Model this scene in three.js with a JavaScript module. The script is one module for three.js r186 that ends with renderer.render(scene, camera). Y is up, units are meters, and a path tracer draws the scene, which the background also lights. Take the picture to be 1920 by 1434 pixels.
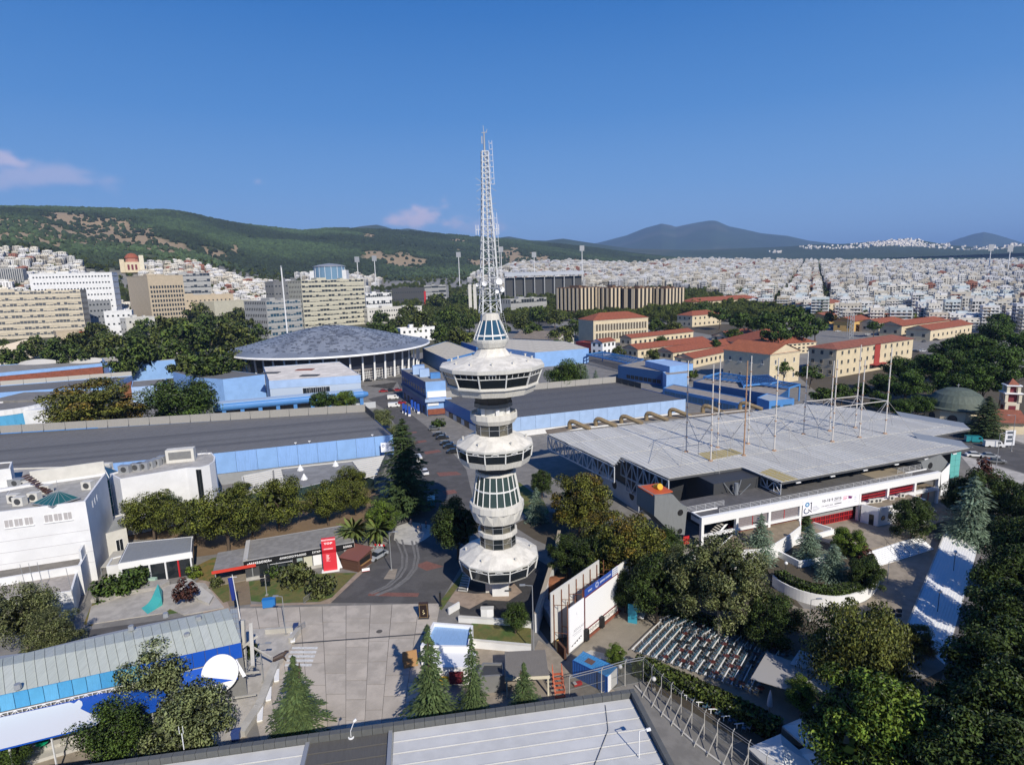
import*as THREE from 'three';
import {MarchingCubes} from 'three/addons/objects/MarchingCubes.js';

// ---------------------------------------------------------------- camera, sky, sun, exposure
const PW=1920,PH=1434,FOC=1110,EYE=53.5,RAD=Math.PI/180;
const scene=new THREE.Scene();
const camera=new THREE.PerspectiveCamera(2*Math.atan(PH/2/FOC)/RAD,PW/PH,0.5,60000);
camera.rotation.set(-10.1*RAD,0,-1.65*RAD,'YXZ');
camera.position.set(0,EYE,0);
camera.updateMatrixWorld(true);
const renderer=new THREE.WebGLRenderer({antialias:true});
renderer.setSize(1024,764);
renderer.toneMapping=THREE.LinearToneMapping;
renderer.toneMappingExposure=1.36;
renderer.shadowMap.enabled=true;

const V=(x,y,z)=>new THREE.Vector3(x,y,z);
function rngOf(seed){let a=seed >>> 0;return ()=>{a=(a+0x6D2B79F5) | 0;let t=Math.imul(a ^ (a >>> 15),1 | a);t=(t+Math.imul(t ^ (t >>> 7),61 | t)) ^ t;return ((t ^ (t >>> 14)) >>> 0)/4294967296;};}
const smooth=(a,b,x)=>{const t=Math.min(1,Math.max(0,(x-a)/(b-a)));return t*t*(3-2*t);};
const lerp=(a,b,t)=>a+(b-a)*t;
// table lookup: piecewise linear through [x, y] pairs
function along(pairs,x){
if(x <= pairs[0][0]) return pairs[0][1];
for(let i=1;i<pairs.length;i++) if(x <= pairs[i][0]){const [a,b]=pairs[i-1],[c,d]=pairs[i];return b+(d-b)*(x-a)/(c-a);}
return pairs[pairs.length-1][1];
}
// tileable value noise
function valueNoise(seed,n){
const r=rngOf(seed),g=Float32Array.from({length:n*n},()=>r());
return (x,y)=>{
const xi=Math.floor(x),yi=Math.floor(y),fx=x-xi,fy=y-yi,u=fx*fx*(3-2*fx),v=fy*fy*(3-2*fy);
const at=(i,j)=>g[(((j % n)+n) % n)*n+(((i % n)+n) % n)];
return lerp(lerp(at(xi,yi),at(xi+1,yi),u),lerp(at(xi,yi+1),at(xi+1,yi+1),u),v);
};
}
const nz=valueNoise(7,256);
const fbm=(x,y,o=4)=>{let s=0,a=0.5,t=0;for(let i=0;i<o;i++){s+=a*nz(x,y);t+=a;a *= 0.5;x=x*2.03+17.1;y=y*2.03+5.7;} return s/t;};

// the sky: clear deep blue, paler towards the horizon, a few low clouds above the far ridge
function makeSky(){
const w=2048,h=1024,d=new Float32Array(w*h*4),yawOf=(px)=>Math.atan((px-960)/FOC);
const stops=[[-90,.13,.15,.17],[-3,.22,.29,.42],[0,.27,.41,.66],[3,.225,.375,.65],[8,.14,.295,.60],[14,.072,.215,.53],[22,.030,.145,.44],[30,.013,.100,.37],[45,.008,.066,.28],[90,.006,.045,.22]];
const clouds=[[24,9.1,3.6,1.3,61],[95,8.2,6.0,.8,62],[802,5.8,4.2,1.6,63],[895,4.6,3.4,.7,64],[515,8.6,.6,.5,65],[-500,7.5,7,.8,66]].map(([px,e,s,k,n])=>[yawOf(px)/RAD+(px<0?-8:0),e,s,k,n]);
for(let j=0;j<h;j++){
const el=((j+.5)/h-.5)*180,c=[1,2,3].map((k)=>along(stops.map((s)=>[s[0],s[k]]),el));
for(let i=0;i<w;i++){
// column i looks towards atan2(z, x) = round; three.js: u = atan2(z, x) / 2pi + .5
const round=((i+.5)/w-.5)*2*Math.PI,yaw=Math.atan2(Math.cos(round),-Math.sin(round))/RAD;
let [r,g,b]=c;
for(const [cy,ce,s,k,n] of clouds){
const dx=(yaw-cy)/s,dy=(el-ce)/(s*.36);
if(Math.abs(dx)>1.6||Math.abs(dy)>1.8) continue;
const f=fbm(dx*3+n*3.1,dy*2.4+n,5),flat=smooth(-1.2,-.5,dy),m=smooth(.28,.85,(1-Math.hypot(dx,dy)*.8)*.9+(f-.5)*1.3)*flat*k*.62;
r=lerp(r,.50,m);g=lerp(g,.46,m);b=lerp(b,.64,m);
}
const o=(j*w+i)*4;d[o]=r*.93;d[o+1]=g*.95;d[o+2]=b*.92;d[o+3]=1;
}
}
const t=new THREE.DataTexture(d,w,h,THREE.RGBAFormat,THREE.FloatType);
t.mapping=THREE.EquirectangularReflectionMapping;t.magFilter=t.minFilter=THREE.LinearFilter;t.needsUpdate=true;
return t;
}
scene.background=makeSky();
scene.environment=scene.background;
const sun=new THREE.DirectionalLight(new THREE.Color(1,.935,.82),3.85);
{// sun behind the camera on the right, 36 degrees up
const el=36*RAD,az=25*RAD;
sun.position.set(Math.sin(az)*Math.cos(el),Math.sin(el),Math.cos(az)*Math.cos(el)).multiplyScalar(900);
sun.target.position.set(0,0,-150);sun.position.z -= 150;sun.castShadow=true;
Object.assign(sun.shadow.camera,{left:-300,right:300,top:300,bottom:-300,near:1,far:2200});
sun.shadow.mapSize.set(4096,4096);
}
scene.add(sun,sun.target);
scene.fog=new THREE.FogExp2(new THREE.Color(.35,.57,1),6e-5);

// ---------------------------------------------------------------- survey: a pixel of the photograph as a place on the ground plan
const qCam=camera.quaternion.clone();
const dirOf=(px,py)=>V((px-PW/2)/FOC,-(py-PH/2)/FOC,-1).applyQuaternion(qCam);
function G(px,py,h=0){const d=dirOf(px,py);return d.multiplyScalar((h-EYE)/d.y).setY(h);}
function heightAt(px,py,p){const d=dirOf(px,py);return EYE+d.y*Math.hypot(p.x,p.z)/Math.hypot(d.x,d.z);}
function far(px,py,dist){const d=dirOf(px,py);return d.multiplyScalar(dist/Math.hypot(d.x,d.z)).add(V(0,EYE,0));}

// ---------------------------------------------------------------- names, labels, groups
const taken={};
function numbered(name){const n=taken[name] ?? 0;taken[name]=n+1;return n?name + '_' + String(n).padStart(3,'0'):name;}
function tag(o,label,category,group){o.userData={label,category};if(group) o.userData.group=group;return o;}
function thing(name,label,category,p=V(0,0,0),turn=0,group){const o=new THREE.Group();o.name=numbered(name);o.position.copy(p);o.rotation.y=turn;scene.add(o);return tag(o,label,category,group);}
function frame(name,label,category,A,B,group){return thing(name,label,category,A.clone(),Math.atan2(-(B.z-A.z),B.x-A.x),group);} // x runs from A to B, +z faces the viewer
const flat=(p,q)=>Math.hypot(q.x-p.x,q.z-p.z);

// ---------------------------------------------------------------- textures and materials
function tone(size,f){// f(u, v) gives [r, g, b] linear 0..1
const d=new Uint8Array(size*size*4);
for(let j=0;j<size;j++) for(let i=0;i<size;i++){const c=f(i/size,j/size),o=(j*size+i)*4;for(let k=0;k<3;k++) d[o+k]=Math.max(0,Math.min(255,(c.length?c[k]:c)*255));d[o+3]=255;}
const t=new THREE.DataTexture(d,size,size);t.wrapS=t.wrapT=THREE.RepeatWrapping;t.magFilter=THREE.LinearFilter;t.minFilter=THREE.LinearMipmapLinearFilter;t.generateMipmaps=true;t.needsUpdate=true;return t;
}
const N1=[8,16,32,64,128,256].map((n,i)=>valueNoise(100+i,n));
const tile=(u,v,a,b)=>{let s=0,w=0;for(let k=a;k <= b;k++){const n=8 << k,q=Math.pow(.62,k-a);s+=N1[k](u*n,v*n)*q;w+=q;} return s/w;};
const T={
grime:tone(512,(u,v)=>.89+.11*smooth(.25,.75,tile(u,v,0,5))),
patch:tone(512,(u,v)=>.80+.20*smooth(.3,.68,tile(u,v,0,4))-.07*tile(u,v,5,5)),
streak:tone(512,(u,v)=>.86+.14*smooth(.2,.7,.55*N1[4](u*128,v*8)+.25*N1[5](u*256,v*8)+.2*tile(u,v,0,2))),
asphalt:tone(512,(u,v)=>{const p=smooth(.35,.65,tile(u,v,0,2)),f=tile(u,v,4,5);return .62+.2*p+.18*f;}),
grass:tone(512,(u,v)=>{const p=smooth(.38,.66,tile(u,v,0,3)),f=tile(u,v,3,5),k=.55+.45*f;return [lerp(.95,.48,p)*k,lerp(.80,.72,p)*k,lerp(.42,.26,p)*k];}),
soil:tone(512,(u,v)=>{const p=tile(u,v,0,4),f=tile(u,v,4,5);const k=.6+.25*p+.2*f;return [k,k*.95,k*.88];}),
rib:tone(256,(u,v)=>{const s=(u*8) % 1;return s<.18?1:s<.3?lerp(1,0,(s-.18)/.12):s>.88?lerp(0,1,(s-.88)/.12):0;}),
grain:tone(256,(u,v)=>tile(u,v,3,5)),
};
function sized(t,m){const c=t.clone();c.repeat.set(1/m,1/m);c.needsUpdate=true;return c;}
const sizedCache={};
const tx=(k,m)=>(sizedCache[k+m] ??= sized(T[k],m));
function M(r,g,b,rough=.8,o={}){
const m=new (o.phys?THREE.MeshPhysicalMaterial:THREE.MeshStandardMaterial)({color:new THREE.Color(r,g,b),roughness:rough,metalness:o.metal ?? 0});
if(o.tex) m.map=tx(o.tex,o.size ?? 10);
if(o.bump){m.bumpMap=tx(o.bump,o.bsize ?? 4);m.bumpScale=o.depth ?? .03;}
if(o.vc) m.vertexColors=true;
if(o.two) m.side=THREE.DoubleSide;
if(o.phys) Object.assign(m,o.phys);
return m;
}
const m={
white:M(.74,.74,.74,.7,{tex:'grime',size:14}),cleanWhite:M(.80,.80,.80,.6),offWhite:M(.64,.62,.57,.8,{tex:'grime',size:11}),
cream:M(.66,.56,.39,.85,{tex:'grime',size:13}),paleCream:M(.70,.64,.50,.85,{tex:'grime',size:13}),tan:M(.52,.43,.31,.85,{tex:'grime',size:15}),ochre:M(.62,.40,.14,.85,{tex:'grime',size:9}),
concrete:M(.40,.38,.35,.9,{tex:'patch',size:9}),paleConcrete:M(.52,.50,.46,.9,{tex:'patch',size:17}),greyWall:M(.20,.20,.20,.85,{tex:'grime',size:6}),midGrey:M(.30,.31,.32,.8,{tex:'grime',size:8}),darkGrey:M(.055,.057,.06,.7),black:M(.012,.012,.013,.6),
roofGrey:M(.165,.163,.165,.85,{tex:'streak',size:22,bump:'rib',bsize:4.4,depth:.05}),roofFelt:M(.22,.21,.20,.95,{tex:'patch',size:13}),roofDirty:M(.30,.285,.26,.95,{tex:'patch',size:9}),roofWhite:M(.84,.77,.68,.85,{tex:'patch',size:24}),roofPaleGreen:M(.50,.53,.47,.6,{tex:'streak',size:15}),
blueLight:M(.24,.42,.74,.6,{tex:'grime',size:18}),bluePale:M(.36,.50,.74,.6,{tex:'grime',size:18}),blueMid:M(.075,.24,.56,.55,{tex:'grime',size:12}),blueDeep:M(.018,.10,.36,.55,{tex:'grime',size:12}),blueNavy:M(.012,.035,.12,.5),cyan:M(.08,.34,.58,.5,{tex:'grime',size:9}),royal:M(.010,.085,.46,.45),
terracotta:M(.36,.105,.052,.85,{tex:'patch',size:7,bump:'rib',bsize:2.2,depth:.06}),terracottaDull:M(.29,.10,.06,.85,{tex:'patch',size:9}),red:M(.52,.02,.025,.5),maroon:M(.16,.02,.03,.6),rust:M(.28,.11,.05,.9,{tex:'patch',size:4}),brickRed:M(.27,.085,.05,.9,{tex:'patch',size:7}),
glass:M(.016,.020,.024,.08,{metal:0,phys:{specularIntensity:1,ior:1.6}}),glassBlue:M(.03,.08,.13,.07,{phys:{ior:1.7}}),glassTeal:M(.022,.10,.105,.09,{phys:{ior:1.6}}),glassGreen:M(.035,.06,.058,.1,{phys:{ior:1.6}}),pane:M(.035,.042,.05,.12,{phys:{ior:1.6}}),
steel:M(.62,.63,.64,.45,{metal:.3}),whiteSteel:M(.72,.72,.72,.5),galv:M(.38,.39,.40,.5,{metal:.4}),rustySteel:M(.52,.46,.40,.7,{tex:'patch',size:2}),darkSteel:M(.06,.065,.07,.5),aluminium:M(.70,.71,.73,.35,{metal:.6}),
bark:M(.09,.065,.045,.95),barkPale:M(.24,.21,.17,.95),wood:M(.36,.20,.08,.75,{tex:'streak',size:2}),woodDark:M(.10,.045,.028,.8,{tex:'streak',size:2}),
asphalt:M(.112,.106,.104,.95,{tex:'asphalt',size:19,bump:'grain',bsize:3,depth:.01}),asphaltDark:M(.058,.056,.057,.95,{tex:'asphalt',size:11}),slab:M(.52,.46,.39,.9,{tex:'patch',size:31,bump:'grain',bsize:2,depth:.006}),paving:M(.335,.285,.225,.95,{tex:'patch',size:8}),pinkPaving:M(.37,.285,.22,.95,{tex:'patch',size:5}),lightPaving:M(.50,.47,.43,.9,{tex:'patch',size:9}),greyPaving:M(.235,.222,.205,.95,{tex:'patch',size:13}),
grass:M(.18,.20,.115,.95,{tex:'grass',size:14}),grassDry:M(.26,.22,.12,.95,{tex:'grass',size:9}),soil:M(.25,.20,.14,.98,{tex:'soil',size:9}),soilDark:M(.10,.085,.062,.98,{tex:'soil',size:9}),
paint:M(.72,.72,.70,.7,{tex:'patch',size:2}),paintRed:M(.22,.10,.08,.9,{tex:'patch',size:3}),turquoise:M(.06,.42,.40,.45),orange:M(.55,.10,.025,.6),skin:M(.45,.27,.19,.7),rubber:M(.02,.02,.02,.8),yellow:M(.62,.38,.02,.6),green:M(.0,.32,.15,.5),
leaf:M(2.75,2.6,1.9,.9,{vc:true,two:true,phys:{transmission:.45,thickness:0,specularIntensity:.4}}),vc:M(1,1,1,.85,{vc:true}),tent:M(.74,.73,.70,.7,{two:true}),
};

// ---------------------------------------------------------------- mesh builder: collects triangles, uv in metres, builds ONE named mesh
class MB {
constructor(){this.p=[];this.n=0;this.c=null;this.col=null;this.uvs=[];}
tint(r,g,b){this.col=[r,g,b];this.c ??= [];return this;}
tri(a,b,c,ua,ub,uc){
const nx=(b[1]-a[1])*(c[2]-a[2])-(b[2]-a[2])*(c[1]-a[1]),ny=(b[2]-a[2])*(c[0]-a[0])-(b[0]-a[0])*(c[2]-a[2]),nn=(b[0]-a[0])*(c[1]-a[1])-(b[1]-a[1])*(c[0]-a[0]);
const l=Math.hypot(nx,nn),up=Math.abs(ny)>l;
for(const [q,uq] of [[a,ua],[b,ub],[c,uc]]){
this.p.push(q[0],q[1],q[2]);
if(uq) this.uvs.push(uq[0],uq[1]);else if(up) this.uvs.push(q[0],q[2]);else this.uvs.push((q[0]*nn-q[2]*nx)/(l||1),q[1]);
if(this.c) this.c.push(...this.col);
}
return this;
}
quad(a,b,c,d,uv){return uv?this.tri(a,b,c,uv[0],uv[1],uv[2]).tri(a,c,d,uv[0],uv[2],uv[3]):this.tri(a,b,c).tri(a,c,d);}
box(x0,x1,y0,y1,z0,z1){
const P=(x,y,z)=>[x,y,z];
this.quad(P(x0,y0,z1),P(x1,y0,z1),P(x1,y1,z1),P(x0,y1,z1));this.quad(P(x1,y0,z0),P(x0,y0,z0),P(x0,y1,z0),P(x1,y1,z0));
this.quad(P(x1,y0,z1),P(x1,y0,z0),P(x1,y1,z0),P(x1,y1,z1));this.quad(P(x0,y0,z0),P(x0,y0,z1),P(x0,y1,z1),P(x0,y1,z0));
this.quad(P(x0,y1,z1),P(x1,y1,z1),P(x1,y1,z0),P(x0,y1,z0));return this.quad(P(x0,y0,z0),P(x1,y0,z0),P(x1,y0,z1),P(x0,y0,z1));
}
// straight bar from p to q, n sides, radii r0 and r1
bar(p,q,r0,r1=r0,n=4){
const a=V(...p),b=V(...q),d=b.clone().sub(a).normalize(),s=(Math.abs(d.y)>.95?V(1,0,0):V(0,1,0)).cross(d).normalize(),t=d.clone().cross(s);
const ring=(c,r)=>Array.from({length:n},(_,i)=>{const w=(i+.5)/n*2*Math.PI;return c.clone().addScaledVector(s,Math.cos(w)*r).addScaledVector(t,Math.sin(w)*r).toArray();});
const A=ring(a,r0),B=ring(b,r1);
for(let i=0;i<n;i++){const j=(i+1) % n;this.quad(A[i],A[j],B[j],B[i]);if(i>0&&i<n-1){this.tri(B[0],B[i],B[i+1]);this.tri(A[0],A[i+1],A[i]);}}
return this;
}
line(pts,r,n=4){for(let i=1;i<pts.length;i++) this.bar(pts[i-1],pts[i],r,r,n);return this;}
// flat polygon [[x, z], ...] at height y (or y(x, z))
poly(pts,y){
const v=pts.map((q)=>new THREE.Vector2(q[0],q[1])),at=(q)=>[q.x,typeof y==='function'?y(q.x,q.y):y,q.y];
for(const [i,j,k] of THREE.ShapeUtils.triangulateShape(v,[])){const a=v[i],b=v[j],c=v[k];((b.x-a.x)*(c.y-a.y)-(b.y-a.y)*(c.x-a.x))<0?this.tri(at(a),at(b),at(c)):this.tri(at(a),at(c),at(b));}
return this;
}
walls(pts,y0,y1,closed=true){
let area=0;for(let i=0;i<pts.length;i++){const a=pts[i],b=pts[(i+1) % pts.length];area+=a[0]*b[1]-b[0]*a[1];}
for(let i=0;i<pts.length-(closed?0:1);i++){let a=pts[i],b=pts[(i+1) % pts.length];if(area>0) [a,b]=[b,a];const f=(y,q)=>(typeof y==='function'?y(q[0],q[1]):y);this.quad([a[0],f(y0,a),a[1]],[a[0],f(y1,a),a[1]],[b[0],f(y1,b),b[1]],[b[0],f(y0,b),b[1]]);}
return this;
}
prism(pts,y0,y1){return this.walls(pts,y0,y1).poly(pts,y1);}
// surface of revolution: [[r, y], ...] with n sides, turned by a; optional arc
lathe(prof,n,a=0,from=0,to=n){
const at=(r,y,i)=>{const w=a+i/n*2*Math.PI;return [Math.sin(w)*r,y,Math.cos(w)*r];};
for(let k=1;k<prof.length;k++){const [r0,y0]=prof[k-1],[r1,y1]=prof[k];for(let i=from;i<to;i++){if(r0>1e-4) this.tri(at(r0,y0,i),at(r0,y0,i+1),at(r1,y1,i+1));if(r1>1e-4) this.tri(at(r0,y0,i),at(r1,y1,i+1),at(r1,y1,i));}}
return this;
}
geo(smoothed){
const g=new THREE.BufferGeometry();
g.setAttribute('position',new THREE.Float32BufferAttribute(this.p,3));g.setAttribute('uv',new THREE.Float32BufferAttribute(this.uvs,2));
if(this.c) g.setAttribute('color',new THREE.Float32BufferAttribute(this.c,3));
g.computeVertexNormals();return g;
}
build(name,mat,parent,stuff){return part(name,this.geo(),mat,parent,stuff);}
}
function part(name,geo,mat,parent,stuff){
const o=new THREE.Mesh(geo,mat);o.castShadow=o.receiveShadow=true;
o.name=parent?name:numbered(name);(parent ?? scene).add(o);
if(stuff) o.userData.kind='stuff';
return o;
}
function structure(name,mb,mat){const o=mb.build(name,mat);o.userData.kind='structure';return o;}
const boxCache={};
function bx(name,mat,parent,x0,x1,y0,y1,z0,z1){// box part with its own centre, geometry shared between equal boxes
const w=Math.abs(x1-x0),h=Math.abs(y1-y0),d=Math.abs(z1-z0),k=[w,h,d].map((q)=>q.toFixed(2)).join();
const o=part(name,boxCache[k] ??= new MB().box(-w/2,w/2,-h/2,h/2,-d/2,d/2).geo(),mat,parent);
o.position.set((x0+x1)/2,(y0+y1)/2,(z0+z1)/2);return o;
}
const xz=(pts,h=0,o)=>pts.map(([px,py])=>{const p=G(px,py,h);return o?[p.x-o.x,p.z-o.z]:[p.x,p.z];});
// a sheet lying on the ground, outlined on the photograph
let layer=0;
function sheet(name,mat,pts,y,o={}){const mb=new MB().poly(o.world?pts:xz(pts),y);const s=o.stuff?mb.build(name,mat):structure(name,mb,mat);if(o.stuff){s.userData={kind:'stuff',label:o.stuff,category:o.cat ?? 'ground cover'};} return s;}
// a flat canvas print, uv 0..1 over the plate
function printed(w,h,draw){const c=document.createElement('canvas');c.width=w;c.height=h;draw(c.getContext('2d'),w,h);const t=new THREE.CanvasTexture(c);t.colorSpace=THREE.SRGBColorSpace;return new THREE.MeshStandardMaterial({map:t,roughness:.6});}
function plate(name,mat,parent,w,h,x,y,z,ry=0,rx=0){const o=part(name,new THREE.BoxGeometry(w,h,.05),mat,parent);o.position.set(x,y,z);o.rotation.set(rx,ry,0,'YXZ');return o;}
// ---------------------------------------------------------------- vegetation: crowns of leaf-sized faces on tapered trunks with limbs
class Leaves {
constructor(){this.p=[];this.nn=[];this.c=[];this.i=[];}
// a leaf spray: diamond of half-length u and half-width v around c, shading normal leaning towards o
add(c,u,v,o,col){
const f=V().crossVectors(u,v).normalize();if(f.dot(o)<0) f.negate();
f.multiplyScalar(.55).addScaledVector(o,.45).normalize();
const k=this.p.length/3;
for(const [a,b] of [[-1,0],[.1,1],[1,0],[.1,-1]]){this.p.push(c.x+u.x*a+v.x*b,c.y+u.y*a+v.y*b,c.z+u.z*a+v.z*b);this.nn.push(f.x,f.y,f.z);this.c.push(col[0],col[1],col[2]);}
this.i.push(k,k+1,k+2,k,k+2,k+3);
}
geo(){const g=new THREE.BufferGeometry();g.setAttribute('position',new THREE.Float32BufferAttribute(this.p,3));g.setAttribute('normal',new THREE.Float32BufferAttribute(this.nn,3));g.setAttribute('color',new THREE.Float32BufferAttribute(this.c,3));g.setIndex(this.i);return g;}
}
const ball=(r)=>{const z=r()*2-1,a=r()*2*Math.PI,s=Math.sqrt(1-z*z);return V(s*Math.cos(a),z,s*Math.sin(a));};
const mixed=(pal,r,t)=>{const a=pal[Math.floor(r()*pal.length)],k=t*(.8+.4*r());return [a[0]*k,a[1]*k,a[2]*k];};
// rounded crown: clumps spread through an ellipsoid, leaves in a shell round each clump
function roundCrown(seed,{rx,ry,cy,clumps,per,leaf,pal,tips,cr=.34,squash=.8,droop=0,low=-.75,bare=0}){
const r=rngOf(seed),L=new Leaves(),cs=[];
for(let k=0;k<clumps;k++){
const d=ball(r);if(d.y<low) d.y=low+r()*.3;
const s=.45+.5*Math.sqrt(r()),wob=.8+.35*nz(d.x*2+seed,d.z*2+d.y*2);
cs.push({c:V(d.x*rx*s*wob,cy+d.y*ry*s*wob,d.z*rx*s*wob),R:rx*cr*(.65+.7*r()),t:.72+.5*r(),tip:tips&&r()<tips.share});
}
for(const q of cs) for(let j=0;j<per;j++){
const d=ball(r),s=Math.pow(r(),.3),c=V(q.c.x+d.x*q.R*s,q.c.y+d.y*q.R*s*squash,q.c.z+d.z*q.R*s);
if(d.y<-.5&&r()<.5) continue;
const e=Math.hypot(c.x/rx,(c.y-cy)/ry,c.z/rx);if(e<.42&&r()<.8) continue;
const out=V(c.x/rx*.5+d.x,(c.y-cy)/ry*.5+d.y+.25,c.z/rx*.5+d.z).normalize();
const u=ball(r);u.addScaledVector(out,-.6*u.dot(out));if(droop) u.y -= droop;u.normalize();
const v=V().crossVectors(u,ball(r)).normalize(),z=leaf*(.6+.8*r());
const pal2=q.tip&&s>.6&&d.y>-.2?tips.pal:pal;
L.add(c,u.multiplyScalar(z),v.multiplyScalar(z*.5),out,mixed(pal2,r,q.t));
}
// dark heart of twigs and inner leaves
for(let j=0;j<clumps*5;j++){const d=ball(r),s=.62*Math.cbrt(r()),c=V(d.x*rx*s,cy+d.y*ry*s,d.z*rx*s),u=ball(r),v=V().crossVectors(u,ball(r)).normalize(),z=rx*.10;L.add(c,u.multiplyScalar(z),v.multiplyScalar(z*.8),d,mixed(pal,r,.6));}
return L.geo();
}
// cone-shaped conifer: whorls of drooping boughs with sprays along each
function coneCrown(seed,{h,r:R,y0,whorls,boughs,sprays,leaf,pal,rise=.1,droop=.35,power=.85,ragged=.6,skip=.04}){
const r=rngOf(seed),L=new Leaves();
for(let w=0;w<whorls;w++){
const t=w/(whorls-1),n=Math.round(boughs*(1-.45*t));
for(let b=0;b<n;b++){
if(r()<skip) continue;
const az=(b+r()*.8)/n*2*Math.PI+w*1.3,len=R*Math.pow(1-t,power)*(ragged+(1.25-ragged)*Math.pow(r(),.8))+.12,y=y0+(h-y0)*Math.min(1,t+(r()-.5)/whorls),tone=.65+.6*r();
const dx=Math.cos(az),dz=Math.sin(az),k=Math.max(3,Math.round(sprays*len/R));
for(let s=0;s<k;s++) for(const side of [-1,1,0]){
const f=(s+.3+r()*.6)/k,x=len*f,dy=rise*x-droop*f*f*len,wide=side*(.10+.26*(1-f)+.1*r())*Math.min(len,2.2);
const c=V(dx*x-dz*wide,y+dy-Math.abs(wide)*.18+(r()-.5)*.12,dz*x+dx*wide);
const u=V(dx-dz*side*.9+(r()-.5)*.5,-.28+(r()-.5)*.5,dz+dx*side*.9+(r()-.5)*.5).normalize(),v=V().crossVectors(u,V((r()-.5)*1.4,1,(r()-.5)*1.4)).normalize(),z=leaf*(.65+.7*r());
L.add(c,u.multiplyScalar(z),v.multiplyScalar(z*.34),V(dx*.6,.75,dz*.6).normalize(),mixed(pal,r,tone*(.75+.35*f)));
}
}
}
for(let j=0;j<8;j++){const c=V((r()-.5)*.1,h-.1+j*.03,(r()-.5)*.1);L.add(c,V((r()-.5)*.15,.28,(r()-.5)*.15),V(.06,0,.06*(r()-.5)),V(0,1,0),mixed(pal,r,1));}
return L.geo();
}
function trunkGeo(seed,h,r0,limbs,reach,lean=0){
const r=rngOf(seed),mb=new MB();let p=[0,0,0];const spine=[p];
for(let k=1;k <= 4;k++){const q=[p[0]+(r()-.5)*r0*1.6+lean*h*.25,h*k/4,p[2]+(r()-.5)*r0*1.6];mb.bar(p,q,r0*(1-.17*(k-1)),r0*(1-.17*k),7);spine.push(p=q);}
for(let k=0;k<limbs;k++){const s=spine[2+(k % 3)],a=(k+r()*.6)/limbs*2*Math.PI,q=[s[0]+Math.cos(a)*reach*.55,s[1]+reach*(.35+.3*r()),s[2]+Math.sin(a)*reach*.55],e=[q[0]+Math.cos(a+.4)*reach*.4,q[1]+reach*.3,q[2]+Math.sin(a+.4)*reach*.4];mb.bar(s,q,r0*.42,r0*.24,5).bar(q,e,r0*.24,r0*.08,4);}
return mb.geo();
}
const P={};// kind -> variants of [crown, trunk, bark]
function kind(name,n,make){P[name]=Array.from({length:n},(_,i)=>make(i));}
const green=[[.045,.078,.020],[.060,.098,.024],[.036,.066,.020]],deep=[[.034,.058,.018],[.046,.072,.021],[.028,.048,.017]],olive=[[.075,.092,.040],[.095,.11,.05],[.06,.078,.036]],lime=[[.11,.155,.022],[.085,.135,.024],[.13,.17,.03]],yellowish=[[.125,.12,.022],[.15,.13,.022],[.095,.105,.024]],silver=[[.12,.138,.08],[.15,.168,.105],[.07,.09,.042],[.085,.105,.05]],autumn=[[.115,.085,.02],[.135,.10,.024],[.095,.078,.02]],bluish=[[.075,.11,.105],[.10,.14,.135],[.055,.085,.078]],cedarPal=[[.043,.068,.032],[.058,.086,.042],[.032,.053,.027]],plum=[[.05,.022,.024],[.07,.03,.03]];
kind('broad',3,(i)=>[roundCrown(11+i,{rx:5,ry:4.4,cy:6.6,clumps:46,per:465,leaf:0.156,pal:green}),trunkGeo(i+1,6,.28,5,3.4),m.bark]);
kind('chestnut',2,(i)=>[roundCrown(21+i,{rx:6,ry:6,cy:8,clumps:64,per:465,leaf:0.172,pal:[[.092,.102,.024],[.115,.122,.03],[.068,.085,.022]],tips:{share:.35,pal:autumn},cr:.27}),trunkGeo(i+5,7,.34,6,4),m.bark]);
kind('poplar',2,(i)=>[roundCrown(31+i,{rx:6.4,ry:6.2,cy:9,clumps:74,per:480,leaf:0.148,pal:silver,cr:.25}),trunkGeo(i+9,9,.36,6,4.4),m.barkPale]);
kind('pine',3,(i)=>[roundCrown(41+i,{rx:5,ry:4.3,cy:6,clumps:44,per:511,leaf:0.140,pal:[[.088,.105,.025],[.11,.125,.03],[.062,.085,.022]],cr:.3,squash:.75,low:-.7}),trunkGeo(i+13,6.8,.26,6,3,.1),m.bark]);
kind('darkpine',3,(i)=>[roundCrown(51+i,{rx:5,ry:3.9,cy:8,clumps:36,per:372,leaf:0.203,pal:[[.034,.068,.016],[.046,.085,.019],[.026,.05,.015]],cr:.32,squash:.58,low:-.4}),trunkGeo(i+17,7.6,.3,6,3.4,.05),m.bark]);
kind('plane',3,(i)=>[roundCrown(61+i,{rx:5.5,ry:6.2,cy:8,clumps:64,per:465,leaf:0.172,pal:deep,cr:.27}),trunkGeo(i+21,6,.3,5,4),m.bark]);
kind('limetree',2,(i)=>[roundCrown(71+i,{rx:5,ry:5.4,cy:6.6,clumps:60,per:480,leaf:0.156,pal:[[.085,.135,.026],[.11,.16,.03],[.06,.105,.022]],cr:.26,droop:.35}),trunkGeo(i+25,6,.28,5,3.6),m.bark]);
kind('willow',2,(i)=>[roundCrown(81+i,{rx:5.4,ry:5.2,cy:6.2,clumps:70,per:480,leaf:0.156,pal:[[.08,.095,.032],[.10,.11,.036],[.06,.078,.026]],cr:.25,squash:1.35,droop:1.2}),trunkGeo(i+29,6,.3,5,3.6),m.bark]);
kind('olive',2,(i)=>[roundCrown(91+i,{rx:4,ry:3.3,cy:4,clumps:54,per:465,leaf:0.121,pal:[[.115,.14,.08],[.14,.165,.10],[.085,.11,.058]],cr:.28,droop:.2}),trunkGeo(i+33,3.4,.24,5,2.4),m.bark]);
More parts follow.
